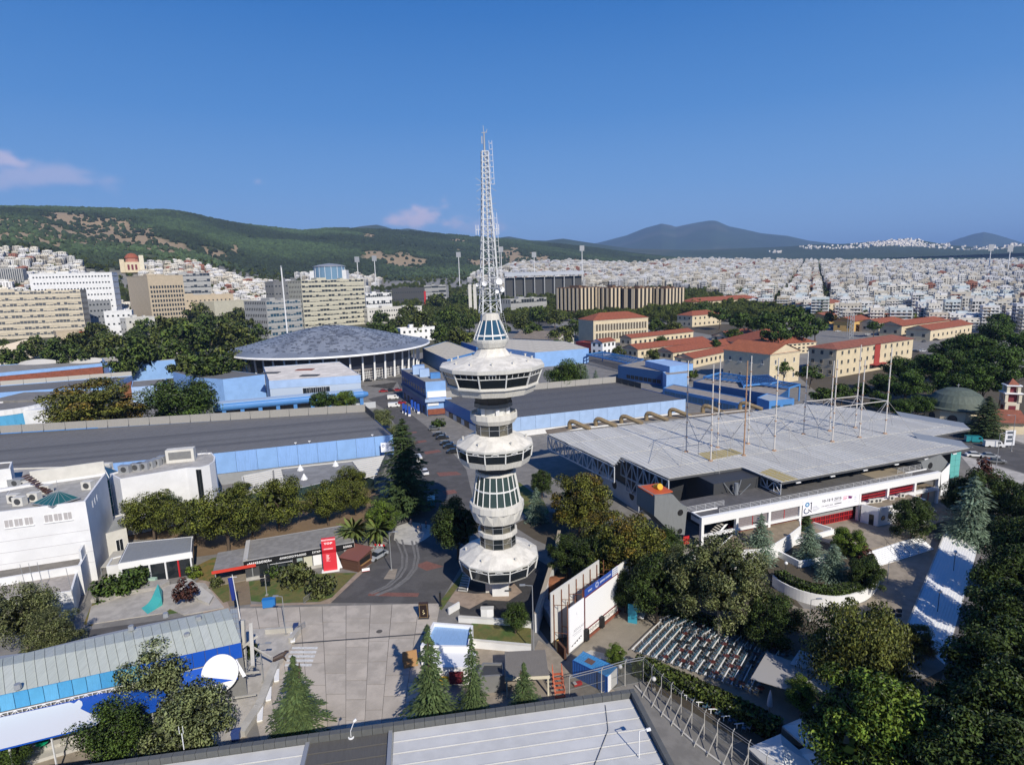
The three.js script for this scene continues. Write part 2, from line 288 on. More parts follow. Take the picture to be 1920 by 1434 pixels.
kind('shrub',3,(i)=>[roundCrown(101+i,{rx:1.5,ry:1.15,cy:.95,clumps:20,per:90,leaf:.16,pal:green,cr:.4}),trunkGeo(i+37,.8,.06,4,.6),m.bark]);
kind('goldshrub',1,()=>[roundCrown(111,{rx:1.5,ry:1.3,cy:1.1,clumps:20,per:90,leaf:.15,pal:lime,cr:.4}),trunkGeo(41,.8,.06,4,.6),m.bark]);
kind('oleander',2,(i)=>[roundCrown(121+i,{rx:2,ry:1.5,cy:1.3,clumps:24,per:90,leaf:.22,pal:olive,cr:.36,droop:-.5}),trunkGeo(i+45,1,.06,5,.8),m.bark]);
kind('plum',1,()=>[roundCrown(131,{rx:2,ry:2,cy:2.6,clumps:22,per:90,leaf:.2,pal:plum,cr:.36}),trunkGeo(49,2,.09,4,1.2),m.bark]);
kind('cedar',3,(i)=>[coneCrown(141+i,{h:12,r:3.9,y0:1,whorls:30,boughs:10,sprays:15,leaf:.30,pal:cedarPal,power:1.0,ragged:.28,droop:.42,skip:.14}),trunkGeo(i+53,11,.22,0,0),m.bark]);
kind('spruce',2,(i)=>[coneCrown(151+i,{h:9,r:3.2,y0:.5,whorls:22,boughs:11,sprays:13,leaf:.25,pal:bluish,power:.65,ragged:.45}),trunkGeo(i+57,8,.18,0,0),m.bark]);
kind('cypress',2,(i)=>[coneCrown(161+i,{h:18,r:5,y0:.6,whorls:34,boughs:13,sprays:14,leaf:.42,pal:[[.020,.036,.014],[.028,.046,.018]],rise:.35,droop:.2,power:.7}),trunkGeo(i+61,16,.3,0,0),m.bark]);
kind('midtree',4,(i)=>[roundCrown(171+i,{rx:5,ry:4.2,cy:5.6,clumps:24,per:120,leaf:.44,pal:i % 2?[[.05,.082,.022],[.07,.10,.026],[.038,.064,.018]]:[[.066,.086,.026],[.085,.10,.03],[.048,.07,.022]],cr:.36}),trunkGeo(i+65,5,.3,4,3),m.bark]);
kind('midpine',2,(i)=>[roundCrown(181+i,{rx:5,ry:3,cy:7,clumps:20,per:120,leaf:.42,pal:[[.036,.066,.018],[.048,.082,.02]],cr:.34,squash:.6,low:-.4}),trunkGeo(i+69,6.6,.3,4,3),m.bark]);
kind('midcypress',1,()=>[coneCrown(191,{h:14,r:1.7,y0:.4,whorls:16,boughs:7,sprays:4,leaf:.8,pal:[[.022,.042,.016],[.03,.052,.02]],rise:1.2,droop:.1,power:.45}),trunkGeo(73,12,.22,0,0),m.bark]);
const turnRng=rngOf(555);let variant=0;
const commonName={broad:'tree',chestnut:'chestnut_tree',poplar:'silver_poplar',pine:'pine_tree',darkpine:'pine_tree',plane:'tree',limetree:'tree',willow:'tree',olive:'olive_tree',shrub:'shrub',goldshrub:'shrub',oleander:'shrub',plum:'plum_tree',cedar:'cedar_tree',spruce:'spruce_tree',cypress:'cypress_tree',midtree:'tree',midpine:'pine_tree',midcypress:'cypress_tree'};
function plant(k,p,sx,sy,label,group){
const set=P[k],[crown,trunk,bark]=set[variant++ % set.length];
const o=thing(commonName[k],label,/shrub|oleander/.test(k)?'shrub':'tree',p,turnRng()*6.28,group);
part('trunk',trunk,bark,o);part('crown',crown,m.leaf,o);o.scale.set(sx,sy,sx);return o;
}
// tree whose crown centre shows at pixel (px, py): ground place found from the crown's height hc, scale from the width in pixels
const crownOf={broad:[5,6.6],chestnut:[6,8],poplar:[6.4,9],pine:[5,6],darkpine:[5,8],plane:[5.5,8],limetree:[5,6.6],willow:[5.4,6.2],olive:[4,4],shrub:[1.5,.95],goldshrub:[1.5,1.1],oleander:[2,1.3],plum:[2,2.6],cedar:[3.9,5],spruce:[3.2,3.6],cypress:[5,7],midtree:[5,5.6],midpine:[5,7],midcypress:[1.7,6]};
function treeAt(k,px,py,wpx,label,group,o={}){
const [r1,c0]=crownOf[k],r0=r1*(/cedar|spruce|cypress/.test(k)?1:k==='poplar'?1.34:/pine/.test(k)?1.08:1.2);let s=1,p;
for(let i=0;i<4;i++){p=G(px,py,c0*s*(o.tall ?? 1)+(o.y ?? 0));const d=Math.hypot(p.x,p.z,EYE);s=wpx/2*d/FOC/r0;}
p.y=o.y ?? 0;return plant(k,p,s,s*(o.tall ?? 1),label,group);
}
// tree standing at ground pixel (px, py) with top at pixel row ty
function treeOn(k,px,py,ty,wpx,label,group){
const p=G(px,py),h0={cedar:12.2,spruce:9.2,cypress:18.2,midcypress:14.2}[k] ?? (crownOf[k][1]*1.6),h=heightAt(px,ty,p),d=Math.hypot(p.x,p.z,EYE);
return plant(k,p,wpx/2*d/FOC/crownOf[k][0]/(/cedar/.test(k)?1.42:/spruce|cypress/.test(k)?1.12:1.2),h/h0,label,group);
}
// ---------------------------------------------------------------- the land: plain, wooded ridge, far mountains
const yawPx=(px)=>Math.atan((px-960)/(FOC/Math.cos(10.1*RAD)));
const pxYaw=(yaw)=>960+FOC/Math.cos(10.1*RAD)*Math.tan(Math.max(-1.35,Math.min(1.35,yaw)));
const slopeOf=(px,py)=>{const d=dirOf(px,py);return d.y/Math.hypot(d.x,d.z);};
const horizonY=(px)=>519-(px-960)*.0288;
const heights=(list)=>list.map(([px,py,r])=>[px,EYE+slopeOf(px,py)*r]);
const rings=(list)=>list.map(([px,,r])=>[px,r]);
const cityTop=[[-400,430,1500],[0,468,1500],[60,470,1500],[140,487,1500],[190,503,1450],[230,503,1450],[290,496,1500],[365,492,1600],[420,498,1700],[495,515,1800],[600,524,1800],[750,526,1800],[900,518,2000],[980,499,2300],[1100,495,2600],[1200,499,2800],[1303,491,3000],[1500,493,3300],[1700,494,3500],[1920,494,3600],[2400,490,3600]];
const ridge=[[-600,395,2900],[0,391,3000],[140,392,3000],[340,397,3000],[380,403,3050],[420,413,3100],[470,422,3200],[540,430,3300],[580,434,3300],[640,429,3400],[700,431,3500],[760,433,3600],[830,439,3700],[900,445,3800],[980,452,3900],[1060,459,4000],[1130,467,4200],[1200,477,4300],[1300,487,4500],[1500,489,4600],[2400,489,4600]];
const HC=heights(cityTop),RC=rings(cityTop),HK=heights(ridge),RK=rings(ridge),FLAT=[[-600,980],[560,1000],[900,900],[1250,640]];
function landAt(x,z){
const r=Math.hypot(x,z);if(r<600) return 0;
const yaw=Math.atan2(x,-z),px=pxYaw(yaw),R0=along(FLAT,px);if(r<R0) return 0;
const rc=along(RC,px),rk=along(RK,px),hc=along(HC,px),hk=along(HK,px),back=smooth(1.2,2.2,Math.abs(yaw));
let h;
if(r<rc) h=hc*Math.pow((r-R0)/(rc-R0),1.25);
else if(r<rk){const t=(r-rc)/(rk-rc),w=4*t*(1-t);h=lerp(hc,hk,t)+w*(fbm(x/420+40,z/420+9,4)-.55)*.24*(hk-hc) ;}
else h=hk*(1-.5*smooth(rk,rk+3000,r));
return h*(1-back);
}
// bare patches on the hillside, marched from the eye onto the slope
function march(px,py){const d=dirOf(px,py),l=Math.hypot(d.x,d.z);for(let r=700;r<6000;r+=8){const x=d.x/l*r,z=d.z/l*r;if(EYE+d.y/l*r<landAt(x,z)) return {r,yaw:Math.atan2(x,-z)};} return null;}
const bare=[[40,436,130,18],[150,446,90,9],[110,403,40,8],[150,424,34,16],[190,432,60,12],[235,440,60,13],[265,456,45,12],[300,466,80,8],[215,462,60,8],[55,424,26,5],[700,479,40,8],[765,492,60,12],[960,487,30,14],[860,470,10,3],[440,469,10,6],[690,443,16,2],[860,452,26,2],[400,478,30,8],[1010,486,40,8],[905,492,40,8]].map(([px,py,w,h])=>{const c=march(px,py),b=march(px,py+h/2),t=march(px,py-h/2);return c&&{yaw:c.yaw,r:c.r,w:w*.74/FOC,d:Math.max(110,t&&b?(t.r-b.r)*1.3:150)};}).filter(Boolean);
function bareAt(x,z){const yaw=Math.atan2(x,-z),r=Math.hypot(x,z),n=fbm(x/60,z/60,3)-.5;let s=0;for(const q of bare){const e=Math.hypot((yaw-q.yaw)/q.w,(r-q.r)/q.d)+n*1.3;s=Math.max(s,1-smooth(.75,1.05,e));} return s;}
{
const yaws=[];for(let a=-180;a<180;a+=Math.abs(a+.1)<50?.22:2.6) yaws.push(a*RAD);yaws.push(Math.PI);
const rad=[0,150,400,600];for(let r=640;r<4800;r+=34) rad.push(r);for(let r=5200;r<24000;r *= 1.25) rad.push(r);rad.push(40000);
const p=[],c=[],uv=[],ix=[],w=yaws.length;
rad.forEach((r,j)=>yaws.forEach((a,i)=>{
const x=Math.sin(a)*r,z=-Math.cos(a)*r,h=landAt(x,z),px=pxYaw(a),rc=along(RC,px);p.push(x,h-.06,z);uv.push(x,z);
const n=fbm(x/90,z/90,4),forest=smooth(rc-60,rc+30,r+(n-.5)*120),b=bareAt(x,z);
const town=[.20+.1*n,.19+.1*n,.17+.1*n],wood=[.030+.030*n,.050+.038*n,.020+.014*n],dry=[.30+.1*n,.225+.07*n,.135+.04*n];
for(let k=0;k<3;k++) c.push(lerp(lerp(town[k],wood[k],forest),dry[k],forest*b));
if(j&&i){const q=j*w+i;ix.push(q,q-w-1,q-w,q,q-1,q-w-1);}
}));
const g=new THREE.BufferGeometry();g.setAttribute('position',new THREE.Float32BufferAttribute(p,3));g.setAttribute('uv',new THREE.Float32BufferAttribute(uv,2));g.setAttribute('color',new THREE.Float32BufferAttribute(c,3));g.setIndex(ix);g.computeVertexNormals();
const mat=new THREE.MeshStandardMaterial({vertexColors:true,roughness:.95,map:tx('patch',23)});
part('ground',g,mat).userData.kind='structure';
}
function range(name,pts,dist,depth,base,rel,pal,seed){// a range of hills with its skyline through the points
const sky=heights(pts.map(([x,y])=>[x,y,dist])),p=[],c=[],ix=[],x0=pts[0][0],x1=pts[pts.length-1][0],nx=220,ny=34;
for(let j=0;j <= ny;j++) for(let i=0;i <= nx;i++){
const px=lerp(x0,x1,i/nx),t=j/ny*2-1,yaw=yawPx(px),r=dist+t*depth,x=Math.sin(yaw)*r,z=-Math.cos(yaw)*r,top=along(sky,px),n=fbm(x/rel+seed,z/rel,5),k=Math.pow(1-Math.abs(t),.8);
p.push(x,lerp(base,top,k)+(n-.5)*.55*(top-base)*Math.abs(t)*(1-Math.abs(t))*4*.6,z);
const q=fbm(x/260+3,z/260,4),s=smooth(.58,.70,fbm(x/900+seed,z/900,4))*.25;for(let k2=0;k2<3;k2++) c.push(lerp(pal[0][k2],pal[1][k2],s)*(.7+.6*q));
if(j&&i){const a=j*(nx+1)+i,w=nx+1;ix.push(a,a-w,a-w-1,a,a-w-1,a-1);}
}
const g=new THREE.BufferGeometry();g.setAttribute('position',new THREE.Float32BufferAttribute(p,3));g.setAttribute('color',new THREE.Float32BufferAttribute(c,3));g.setIndex(ix);g.computeVertexNormals();
part(name,g,new THREE.MeshStandardMaterial({vertexColors:true,roughness:.95,side:THREE.DoubleSide})).userData.kind='structure';
}
const woods=[[.035,.055,.026],[.16,.13,.09]];
range('hill',[[560,440],[610,431],[640,429],[668,428],[690,424],[718,421],[735,425],[752,431],[775,428],[800,432],[860,442],[905,450],[930,447],[962,443],[1000,450],[1030,451],[1062,447],[1100,453],[1160,462],[1260,474]],6800,1500,150,700,woods,3);
range('hill',[[1100,470],[1180,466],[1300,468],[1400,465],[1480,462],[1530,458],[1587,457],[1625,454],[1671,450],[1733,451],[1779,459],[1830,463],[1875,463],[1920,457],[2050,455],[2300,470]],6600,1700,110,800,woods,8);
range('mountain',[[1050,468],[1090,460],[1127,455],[1180,441],[1215,427],[1245,419],[1262,422],[1272,425],[1290,421],[1310,417],[1335,413],[1347,414],[1370,424],[1400,430],[1430,437],[1480,442],[1520,451],[1560,456],[1600,459],[1700,466]],13500,3600,150,2100,woods,21);
range('mountain',[[1700,468],[1770,458],[1800,447],[1825,439],[1845,435],[1862,438],[1880,443],[1920,455],[1990,462],[2100,470]],17000,3600,100,2600,woods,33);

// woods on the ridge and trees through the city: one mass nobody could count
function clump(seed,n=1){const g=new THREE.IcosahedronGeometry(1,n),a=g.attributes.position,c=[],r=rngOf(seed);for(let i=0;i<a.count;i++){const x=a.getX(i),y=a.getY(i),z=a.getZ(i),k=.74+.5*nz(x*2.1+seed,z*2.1+y*2.7);a.setXYZ(i,x*k,y*k*.9+.6,z*k);} for(let i=0;i<a.count;i+=3){const t=.75+.5*r();c.push(t,t,t,t,t,t,t,t,t);} g.setAttribute('color',new THREE.Float32BufferAttribute(c,3));g.computeVertexNormals();return g;}
function mass(name,label,category,geo,spots,mat=m.vc){
const o=new THREE.InstancedMesh(geo,mat,spots.length),mt=new THREE.Matrix4(),q=new THREE.Quaternion(),up=V(0,1,0),col=new THREE.Color();
spots.forEach(([x,y,z,sx,sy,a,c],i)=>{o.setMatrixAt(i,mt.compose(V(x,y,z),q.setFromAxisAngle(up,a),V(sx,sy,sx)));o.setColorAt(i,col.setRGB(...c));});
o.name=numbered(name);o.castShadow=o.receiveShadow=true;o.userData={kind:'stuff',label,category};scene.add(o);return o;
}
const yieldRow=(px,r)=>{// how far the city's streets reach: true inside built-up land
const rc=along(RC,px),r0=along([[-500,960],[330,960],[420,1040],[520,1150],[1000,1250],[1250,1200],[1320,1150],[1420,880],[1540,690],[1580,600],[2400,600]],px);
return r>r0&&r<rc;
};
{
const r=rngOf(91),spots=[];
for(let i=0;i<330000&&spots.length<150000;i++){
const px=-60+r()*2040,t=r(),rc=along(RC,px),rk=along(RK,px),R=lerp(rc-40,rk+160,Math.sqrt(t*t*.5+t*.5)),yaw=yawPx(px),x=Math.sin(yaw)*R,z=-Math.cos(yaw)*R;
if(px>1320&&r()<.4) continue;if(bareAt(x,z)>.12&&r()<.965) continue;if(fbm(x/55+7,z/55,3)<.33) continue;
const n=fbm(x/140,z/140,3),s=3.6+3.6*r(),k=(.5+.7*r()*(.5+n))*(.62+.9*smooth(.35,.7,fbm(x/520+3,z/300,3)));spots.push([x,landAt(x,z)-1.5,z,s,s*(1+.35*r()),r()*6,[.036*k,.058*k,.021*k]]);
}
mass('hillside_forest','dark green forest covering the long ridge behind the city','forest',clump(5,1),spots);
}
// scattered houses on the far hills: white specks of villages
{
const r=rngOf(17),spots=[];
for(const [px,py,w,h,n] of [[1690,455,46,8,200],[1640,457,50,6,60],[1590,463,60,6,50],[1740,461,60,8,70],[1850,466,70,6,60],[1520,462,30,4,20],[1905,461,30,5,40],[1460,471,20,4,12],[1480,481,60,3,20],[1700,480,200,5,60],[1860,470,14,5,14]]) for(let i=0;i<n;i++){
const x=px+(r()+r()-1)*w,y=py+(r()+r()-1)*h,q=far(x,y,6050-(y-455)*22);spots.push([q.x,q.y-6,q.z,5+5*r(),8+7*r(),r()*3,[.75,.70,.64]]);
}
mass('hill_village','white houses of villages scattered on the far blue hills','village',new MB().tint(1,1,1).box(-1,1,0,1,-1,1).geo(),spots);
}

// ---------------------------------------------------------------- the city: apartment blocks in street rows
function blockParts(floors,w,d,style,rich){// geometries of one block: wall, slabs, panes, roof things
const fh=3.1,H=floors*fh+1,wall=new MB(),slab=new MB(),pane=new MB(),top=new MB(),sh=new MB(),rr=rngOf(floors*7+style);
wall.prism([[-w/2,-d/2],[w/2,-d/2],[w/2,d/2],[-w/2,d/2]],-6,H);
for(const [sx,sz,L] of [[0,1,w],[0,-1,w],[1,0,d],[-1,0,d]]) for(let f=0;f<floors;f++){
const y=f*fh+.9,nw=Math.max(2,Math.round(L/3.4)),on=(mb,u0,u1,y0,y1,o0,o1)=>{const e0=sx?w/2:d/2;if(sz) mb.box(u0,u1,y0,y1,Math.min(sz*(e0+o0),sz*(e0+o1)),Math.max(sz*(e0+o0),sz*(e0+o1)));else mb.box(Math.min(sx*(e0+o0),sx*(e0+o1)),Math.max(sx*(e0+o0),sx*(e0+o1)),y0,y1,u0,u1);};
if(f&&(style !== 1||sz)){on(slab,-L/2+.3,L/2-.3,y-1,y-.82,0,1.4);if(style===0) on(slab,-L/2+.3,L/2-.3,y-.82,y+.1,1.3,1.4);else for(const q of [-.3,.3]) on(slab,q*L-L*.16,q*L+L*.16,y-.82,y+.12,1.28,1.4);if(rich&&style !== 2&&rr()<.6) on(sh,(rr()-.6)*L*.5,(rr()+.3)*L*.5,y+1.0,y+1.7,.9,1.3);}
for(let i=0;i<nw;i++){const u=(i+.5-nw/2)*L/nw,ww=style===2?.62:i % 2?.9:1.25;on(pane,u-ww,u+ww,y-(i % 2||style===2?0:.8),y+1.35,.01,.06);}
}
wall.box(-w/2,w/2,H,H+.7,d/2-.25,d/2).box(-w/2,w/2,H,H+.7,-d/2,-d/2+.25).box(w/2-.25,w/2,H,H+.7,-d/2+.25,d/2-.25).box(-w/2,-w/2+.25,H,H+.7,-d/2+.25,d/2-.25);
top.box(-w*.22,w*.14,H,H+2.9,-d*.25,d*.18).box(w*.2,w*.3,H,H+1.6,-d*.1,0);if(rich){top.bar([w*.3,H,-d*.3],[w*.3,H+4,-d*.3],.06).bar([-w*.34,H,d*.2],[-w*.34,H+1,d*.2],.5,.5,6);}
return {wall,slab,pane,top,sh,H};
}
const blockKinds=[[6,15,13,0],[7,13,12,1],[5,17,12,0],[8,15,14,1],[4,14,12,2],[6,20,13,2]];
const spotsOfCity=[];
{
const r=rngOf(2024),seen=[];
for(const [ang,x0,x1,gs] of [[.47,940,2500,.84],[-.5,-700,560,.55],[.1,560,940,.8]]){
const ca=Math.cos(ang),sa=Math.sin(ang);
for(let i=-230;i<230;i++) for(let j=-8;j<240;j++){
const u=(i*21.5+37+Math.floor(i/3)*9+(r()-.5)*7)*gs,v=(-j*19.5-Math.floor(j/2)*8+(r()-.5)*6)*gs,x=u*ca-v*sa,z=u*sa+v*ca,R=Math.hypot(x,z),px=pxYaw(Math.atan2(x,-z));
if(z>-300||px<Math.max(x0,-120)||px>Math.min(x1,2040)||!yieldRow(px,R)) continue;
const den=fbm(x/130+4,z/130+2,3);if(x0===560?den<.62:x0>0&&den<.30) continue;if(r()<.04) continue;
const hillside=px<560;if(hillside&&R>1600) continue;if(hillside&&px>165&&px<265&&R>1150) continue;
seen.push({x,z,R,px,a:ang*-1+(r()<.5?0:Math.PI/2)+(r()<.5?Math.PI:0),k:Math.floor(r()*blockKinds.length),t:r(),s:(x0<0?.38+.2*r():(.75+.5*r())*gs),g:(x0<0?.9:gs)*(.75+.55*r())});
}
}
seen.sort((a,b)=>a.R-b.R);spotsOfCity.push(...seen);
const walls=[[.70,.69,.66],[.74,.73,.72],[.63,.60,.54],[.66,.66,.68],[.58,.53,.44],[.72,.68,.60]];
const near=seen.filter((q)=>q.px>-10&&q.px<1930).slice(0,290),set=new Set(near);
// individual blocks
const protos=blockKinds.map(([f,w,d,s])=>{const b=blockParts(f,w,d,s,true);return {wall:b.wall.geo(),slab:b.slab.geo(),pane:b.pane.geo(),top:b.top.geo(),sh:b.sh.p.length?b.sh.geo():null,H:b.H,s};});
const wm=walls.map((c,i)=>M(c[0]*(i===3?.9:1),c[1],c[2],.85,{tex:'grime',size:9})),shades=[M(.12,.16,.12,.9),M(.32,.22,.12,.9),M(.22,.07,.05,.9),M(.4,.38,.34,.9)];
near.forEach((q,i)=>{
const p=protos[q.k],right=q.px>900,w=Math.floor(q.t*walls.length),hue=['white','bright white','beige','pale grey','tan','cream'][w];
const o=thing('apartment_block',`${hue} ${['flat-roofed', 'balconied', 'long', 'narrow', 'low', 'broad'][q.k]} apartment block ${q.px < 165 ? 'above the beige office slab' : q.px < 335 ? 'above the tan tower' : q.px < 900 ? 'left of the round tower' : q.px < 1320 ? 'behind the striped blocks' : q.px < 1560 ? 'behind the pines' : q.px < 1750 ? 'behind the parking rows' : 'at the right edge'}, ${['frontmost rows', 'second rows', 'farther rows'][Math.min(2, Math.floor((q.R - (right ? 600 : 960)) / 130))]}`,'apartment block',V(q.x,landAt(q.x,q.z),q.z),q.a,right?'apartment blocks of the city on the right':'apartment blocks of the city on the left');
part('wall',p.wall,wm[w],o);part('balcony_slabs',p.slab,wm[(w+1) % 2],o,true);part('window_panes',p.pane,m.pane,o,true);part('rooftop_structure',p.top,wm[(w+2) % 6],o);if(p.sh) part('awnings',p.sh,shades[i % 4],o,true);
o.scale.set(q.g,q.s,q.g);
});
// the rest, too many to count
const rest=seen.filter((q)=>!set.has(q)),hold=new THREE.Group();hold.name='distant_city';scene.add(hold);hold.userData={kind:'stuff',label:'sea of white apartment blocks filling the far city below the hills',category:'city'};
blockKinds.forEach(([f,w,d,s],k)=>{
const b=blockParts(f,w,d,s,false),mb=new MB().tint(1,1,1),mine=rest.filter((q)=>q.k===k),add=(src,c)=>{for(let i=0;i<src.p.length;i+=9){mb.col=c;mb.tri(src.p.slice(i,i+3),src.p.slice(i+3,i+6),src.p.slice(i+6,i+9));}};
add(b.wall,[1,1,1]);add(b.slab,[1.05,1.05,1.05]);add(b.pane,[.09,.09,.10]);add(b.top,[.9,.88,.85]);
const o=new THREE.InstancedMesh(mb.geo(),m.vc,mine.length),mt=new THREE.Matrix4(),qq=new THREE.Quaternion(),up=V(0,1,0),col=new THREE.Color();
mine.forEach((q,i)=>{o.setMatrixAt(i,mt.compose(V(q.x,landAt(q.x,q.z),q.z),qq.setFromAxisAngle(up,q.a),V(q.g,q.s,q.g)));const c=walls[Math.floor(q.t*6)],g=.8+.25*((q.t*37) % 1);o.setColorAt(i,q.t>.96?col.setRGB(.3,.13,.09):col.setRGB(c[0]*g,c[1]*g,c[2]*g));});
o.name='blocks';o.castShadow=o.receiveShadow=true;o.userData.kind='stuff';hold.add(o);
});
// street trees between the blocks
const tr=[];
for(let i=0;i<60000&&tr.length<9000;i++){const px=-60+r()*2040,R=620+Math.pow(r(),1.4)*2900,yaw=yawPx(px),x=Math.sin(yaw)*R,z=-Math.cos(yaw)*R;if(R>along(RC,px)+50) continue;const inCity=yieldRow(px,R);if(inCity&&fbm(x/130+4,z/130+2,3)>.36&&r()<.8) continue;if(!inCity&&R<along([[-500,880],[560,900],[900,700],[1250,660]],px)) continue;const s=2.6+2.6*r(),k=.6+.8*r();tr.push([x,landAt(x,z),z,s,s*(1.1+.5*r()),r()*6,[.05*k,.075*k,.026*k]]);}
mass('city_trees','green trees dotted along the streets of the far city','trees',P.midtree[0][0],tr.map(([x,y,z,a,b,t,c])=>[x,y,z,a/5,b/5.5,t,[c[0]*22,c[1]*15,c[2]*36]]),m.leaf);
}
// ---------------------------------------------------------------- the fairground's floor: sheets a few millimetres above each other
structure('fairground',new MB().poly([[-330,-8],[150,-8],[190,-330],[60,-640],[-420,-640]],-.012),m.greyPaving);
const road=[[617,1130],[675,1078],[697,1055],[722,1025],[742,985],[788,962],[772,880],[757,820],[722,768],[690,748],[660,738],[640,729],[690,712],[752,706],[762,742],[768,775],[800,800],[850,850],[874,880],[886,930],[882,965],[866,1060],[824,1132]];
sheet('road',m.asphalt,road,.006);
for(const q of [[[690,748],[640,729],[684,724],[745,716],[752,733]],[[735,730],[745,715],[690,708],[672,722]]]) sheet('car_park',m.greyPaving,q,.012);
sheet('dusty_patch',M(.50,.48,.44,.95,{tex:'patch',size:6}),[[738,1012],[742,987],[770,978],[806,984],[812,1000],[796,1012],[776,1022],[752,1020]],.014);
{// worn red rumble strips across the road and pale tyre arcs
const mk=(pts)=>sheet('road_marking',m.paintRed,pts,.016);
mk([[689,1117],[693,1110],[786,1112],[783,1119]]);mk([[818,886],[856,884],[866,890],[824,893]]);mk([[794,847],[822,843],[828,847],[798,852]]);mk([[774,828],[797,825],[801,828],[777,832]]);mk([[762,811],[780,809],[782,811],[764,814]]);mk([[828,920],[852,918],[858,924],[834,928]]);mk([[778,1060],[800,1052],[832,1062],[800,1070]]);
const dust=M(.185,.18,.175,.98,{tex:'patch',size:3});
for(const off of [0,11,30,38]){const L=[[740,1010],[752,1040],[752,1062],[742,1080],[722,1098],[690,1112]].map(([x,y])=>[x+off*(1-(y-1010)/160),y+off*.12]),pts=[...L,...L.map(([x,y])=>[x+4.2,y+.8]).reverse()];sheet('tyre_mark',dust,pts,.018+off*.0001);}
}
sheet('traffic_island',m.paving,[[719,1086],[731,1067],[745,1067],[740,1086]],.05);
// forecourt of cast concrete slabs, each a piece of its own with open joints
{
const A=G(432,1141),B=G(826,1131),C=G(770,1440),D=G(500,1440),base=structure('forecourt',new MB().poly([[A.x,A.z],[B.x,B.z],[C.x,C.z],[D.x,D.z]],.004),M(.12,.11,.10,.98)),r=rngOf(4);
const tones=[m.slab,M(.49,.435,.368,.9,{tex:'patch',size:23}),M(.54,.478,.405,.9,{tex:'patch',size:17}),M(.505,.45,.385,.9,{tex:'patch',size:13})],at=(u,v)=>{const a=A.clone().lerp(B,u),b=D.clone().lerp(C,u);return a.lerp(b,v);};
const nu=9,us=Array.from({length:nu+1},(_,i)=>i/nu+(i&&i<nu?(r()-.5)*.02:0));
for(let i=0;i<nu;i++){const rows=7+(i % 3),o=r()*.06;for(let j=0;j<rows;j++){const v0=Math.max(0,j/rows+(j?o:0)),v1=Math.min(1,(j+1)/rows+(j<rows-1?o:0)),e=.0013,f=.0012,q=[at(us[i]+e,v0+f),at(us[i+1]-e,v0+f),at(us[i+1]-e,v1-f),at(us[i]+e,v1-f)].map((p)=>[p.x,p.z]);new MB().prism(q,.004,.022+r()*.006).build('slab',tones[Math.floor(r()*4)],base);}}
// slot drain, manhole and zebra crossing lie on the slabs
sheet('drain',m.darkGrey,[[542,1206],[542,1208.4],[812,1188.6],[812,1186.6]],.036);
{const c=G(711,1184),t=structure('manhole',new MB().lathe([[.48,.03],[.46,.042],[0,.042]],18),M(.10,.09,.08,.8));t.position.copy(c);}
const Z=[[548,1213],[596,1213],[582,1253],[531,1253]].map(([x,y])=>G(x,y));for(let k=0;k<5;k++){const f=(v,w)=>{const a=Z[0].clone().lerp(Z[3],v),b=Z[1].clone().lerp(Z[2],v);return a.lerp(b,w);},q=[f(k/5,0),f(k/5,1),f(k/5+.115,1),f(k/5+.115,0)].map((p)=>[p.x,p.z]);structure('zebra_stripe',new MB().poly(q,.034),m.paint);}
}
// lawns and beds on the left
sheet('lawn',m.grass,[[466,1090],[470,1127],[520,1131],[600,1128],[622,1120],[668,1074],[628,1074],[560,1078]],.010);
sheet('planting_bed',m.soil,[[440,1078],[466,1090],[470,1133],[372,1142],[366,1090],[400,1060]],.004);
sheet('lawn_border',m.pinkPaving,[[622,1120],[600,1129],[470,1133],[468,1137],[618,1132],[688,1066],[672,1072]],.016);
sheet('lawn',m.grassDry,[[365,1062],[398,1046],[432,1042],[428,1078],[400,1092],[372,1086]],.010);
sheet('lawn',m.grass,[[300,1141],[320,1140],[372,1117],[384,1130],[378,1141],[315,1152]],.012);
sheet('lawn',m.grass,[[396,1105],[404,1102],[428,1093],[430,1126],[418,1130]],.012);
sheet('lawn',m.grassDry,[[206,1062],[190,1100],[168,1140],[156,1170],[172,1174],[200,1120],[232,1090],[222,1072]],.008);
sheet('lawn',m.grassDry,[[470,1210],[492,1196],[516,1198],[507,1224],[484,1230]],.012);
sheet('path',m.pinkPaving,[[378,1088],[412,1090],[430,1140],[440,1146],[380,1150],[384,1128],[366,1112],[346,1100]],.007);
sheet('path',M(.42,.33,.22,.95,{tex:'patch',size:4}),[[486,1232],[545,1212],[536,1245],[522,1262],[498,1268]],.009);
structure('pavement',new MB().prism(xz([[432,1182],[560,1176],[545,1213],[520,1262],[470,1360],[440,1400],[380,1400],[430,1290]]),-.01,.06),m.lightPaving);
// lane between the green-roofed pavilion and the skate slab
sheet('lane',m.asphalt,[[100,1202],[170,1180],[320,1160],[400,1148],[432,1142],[440,1160],[330,1176],[180,1205],[60,1238]],.005);
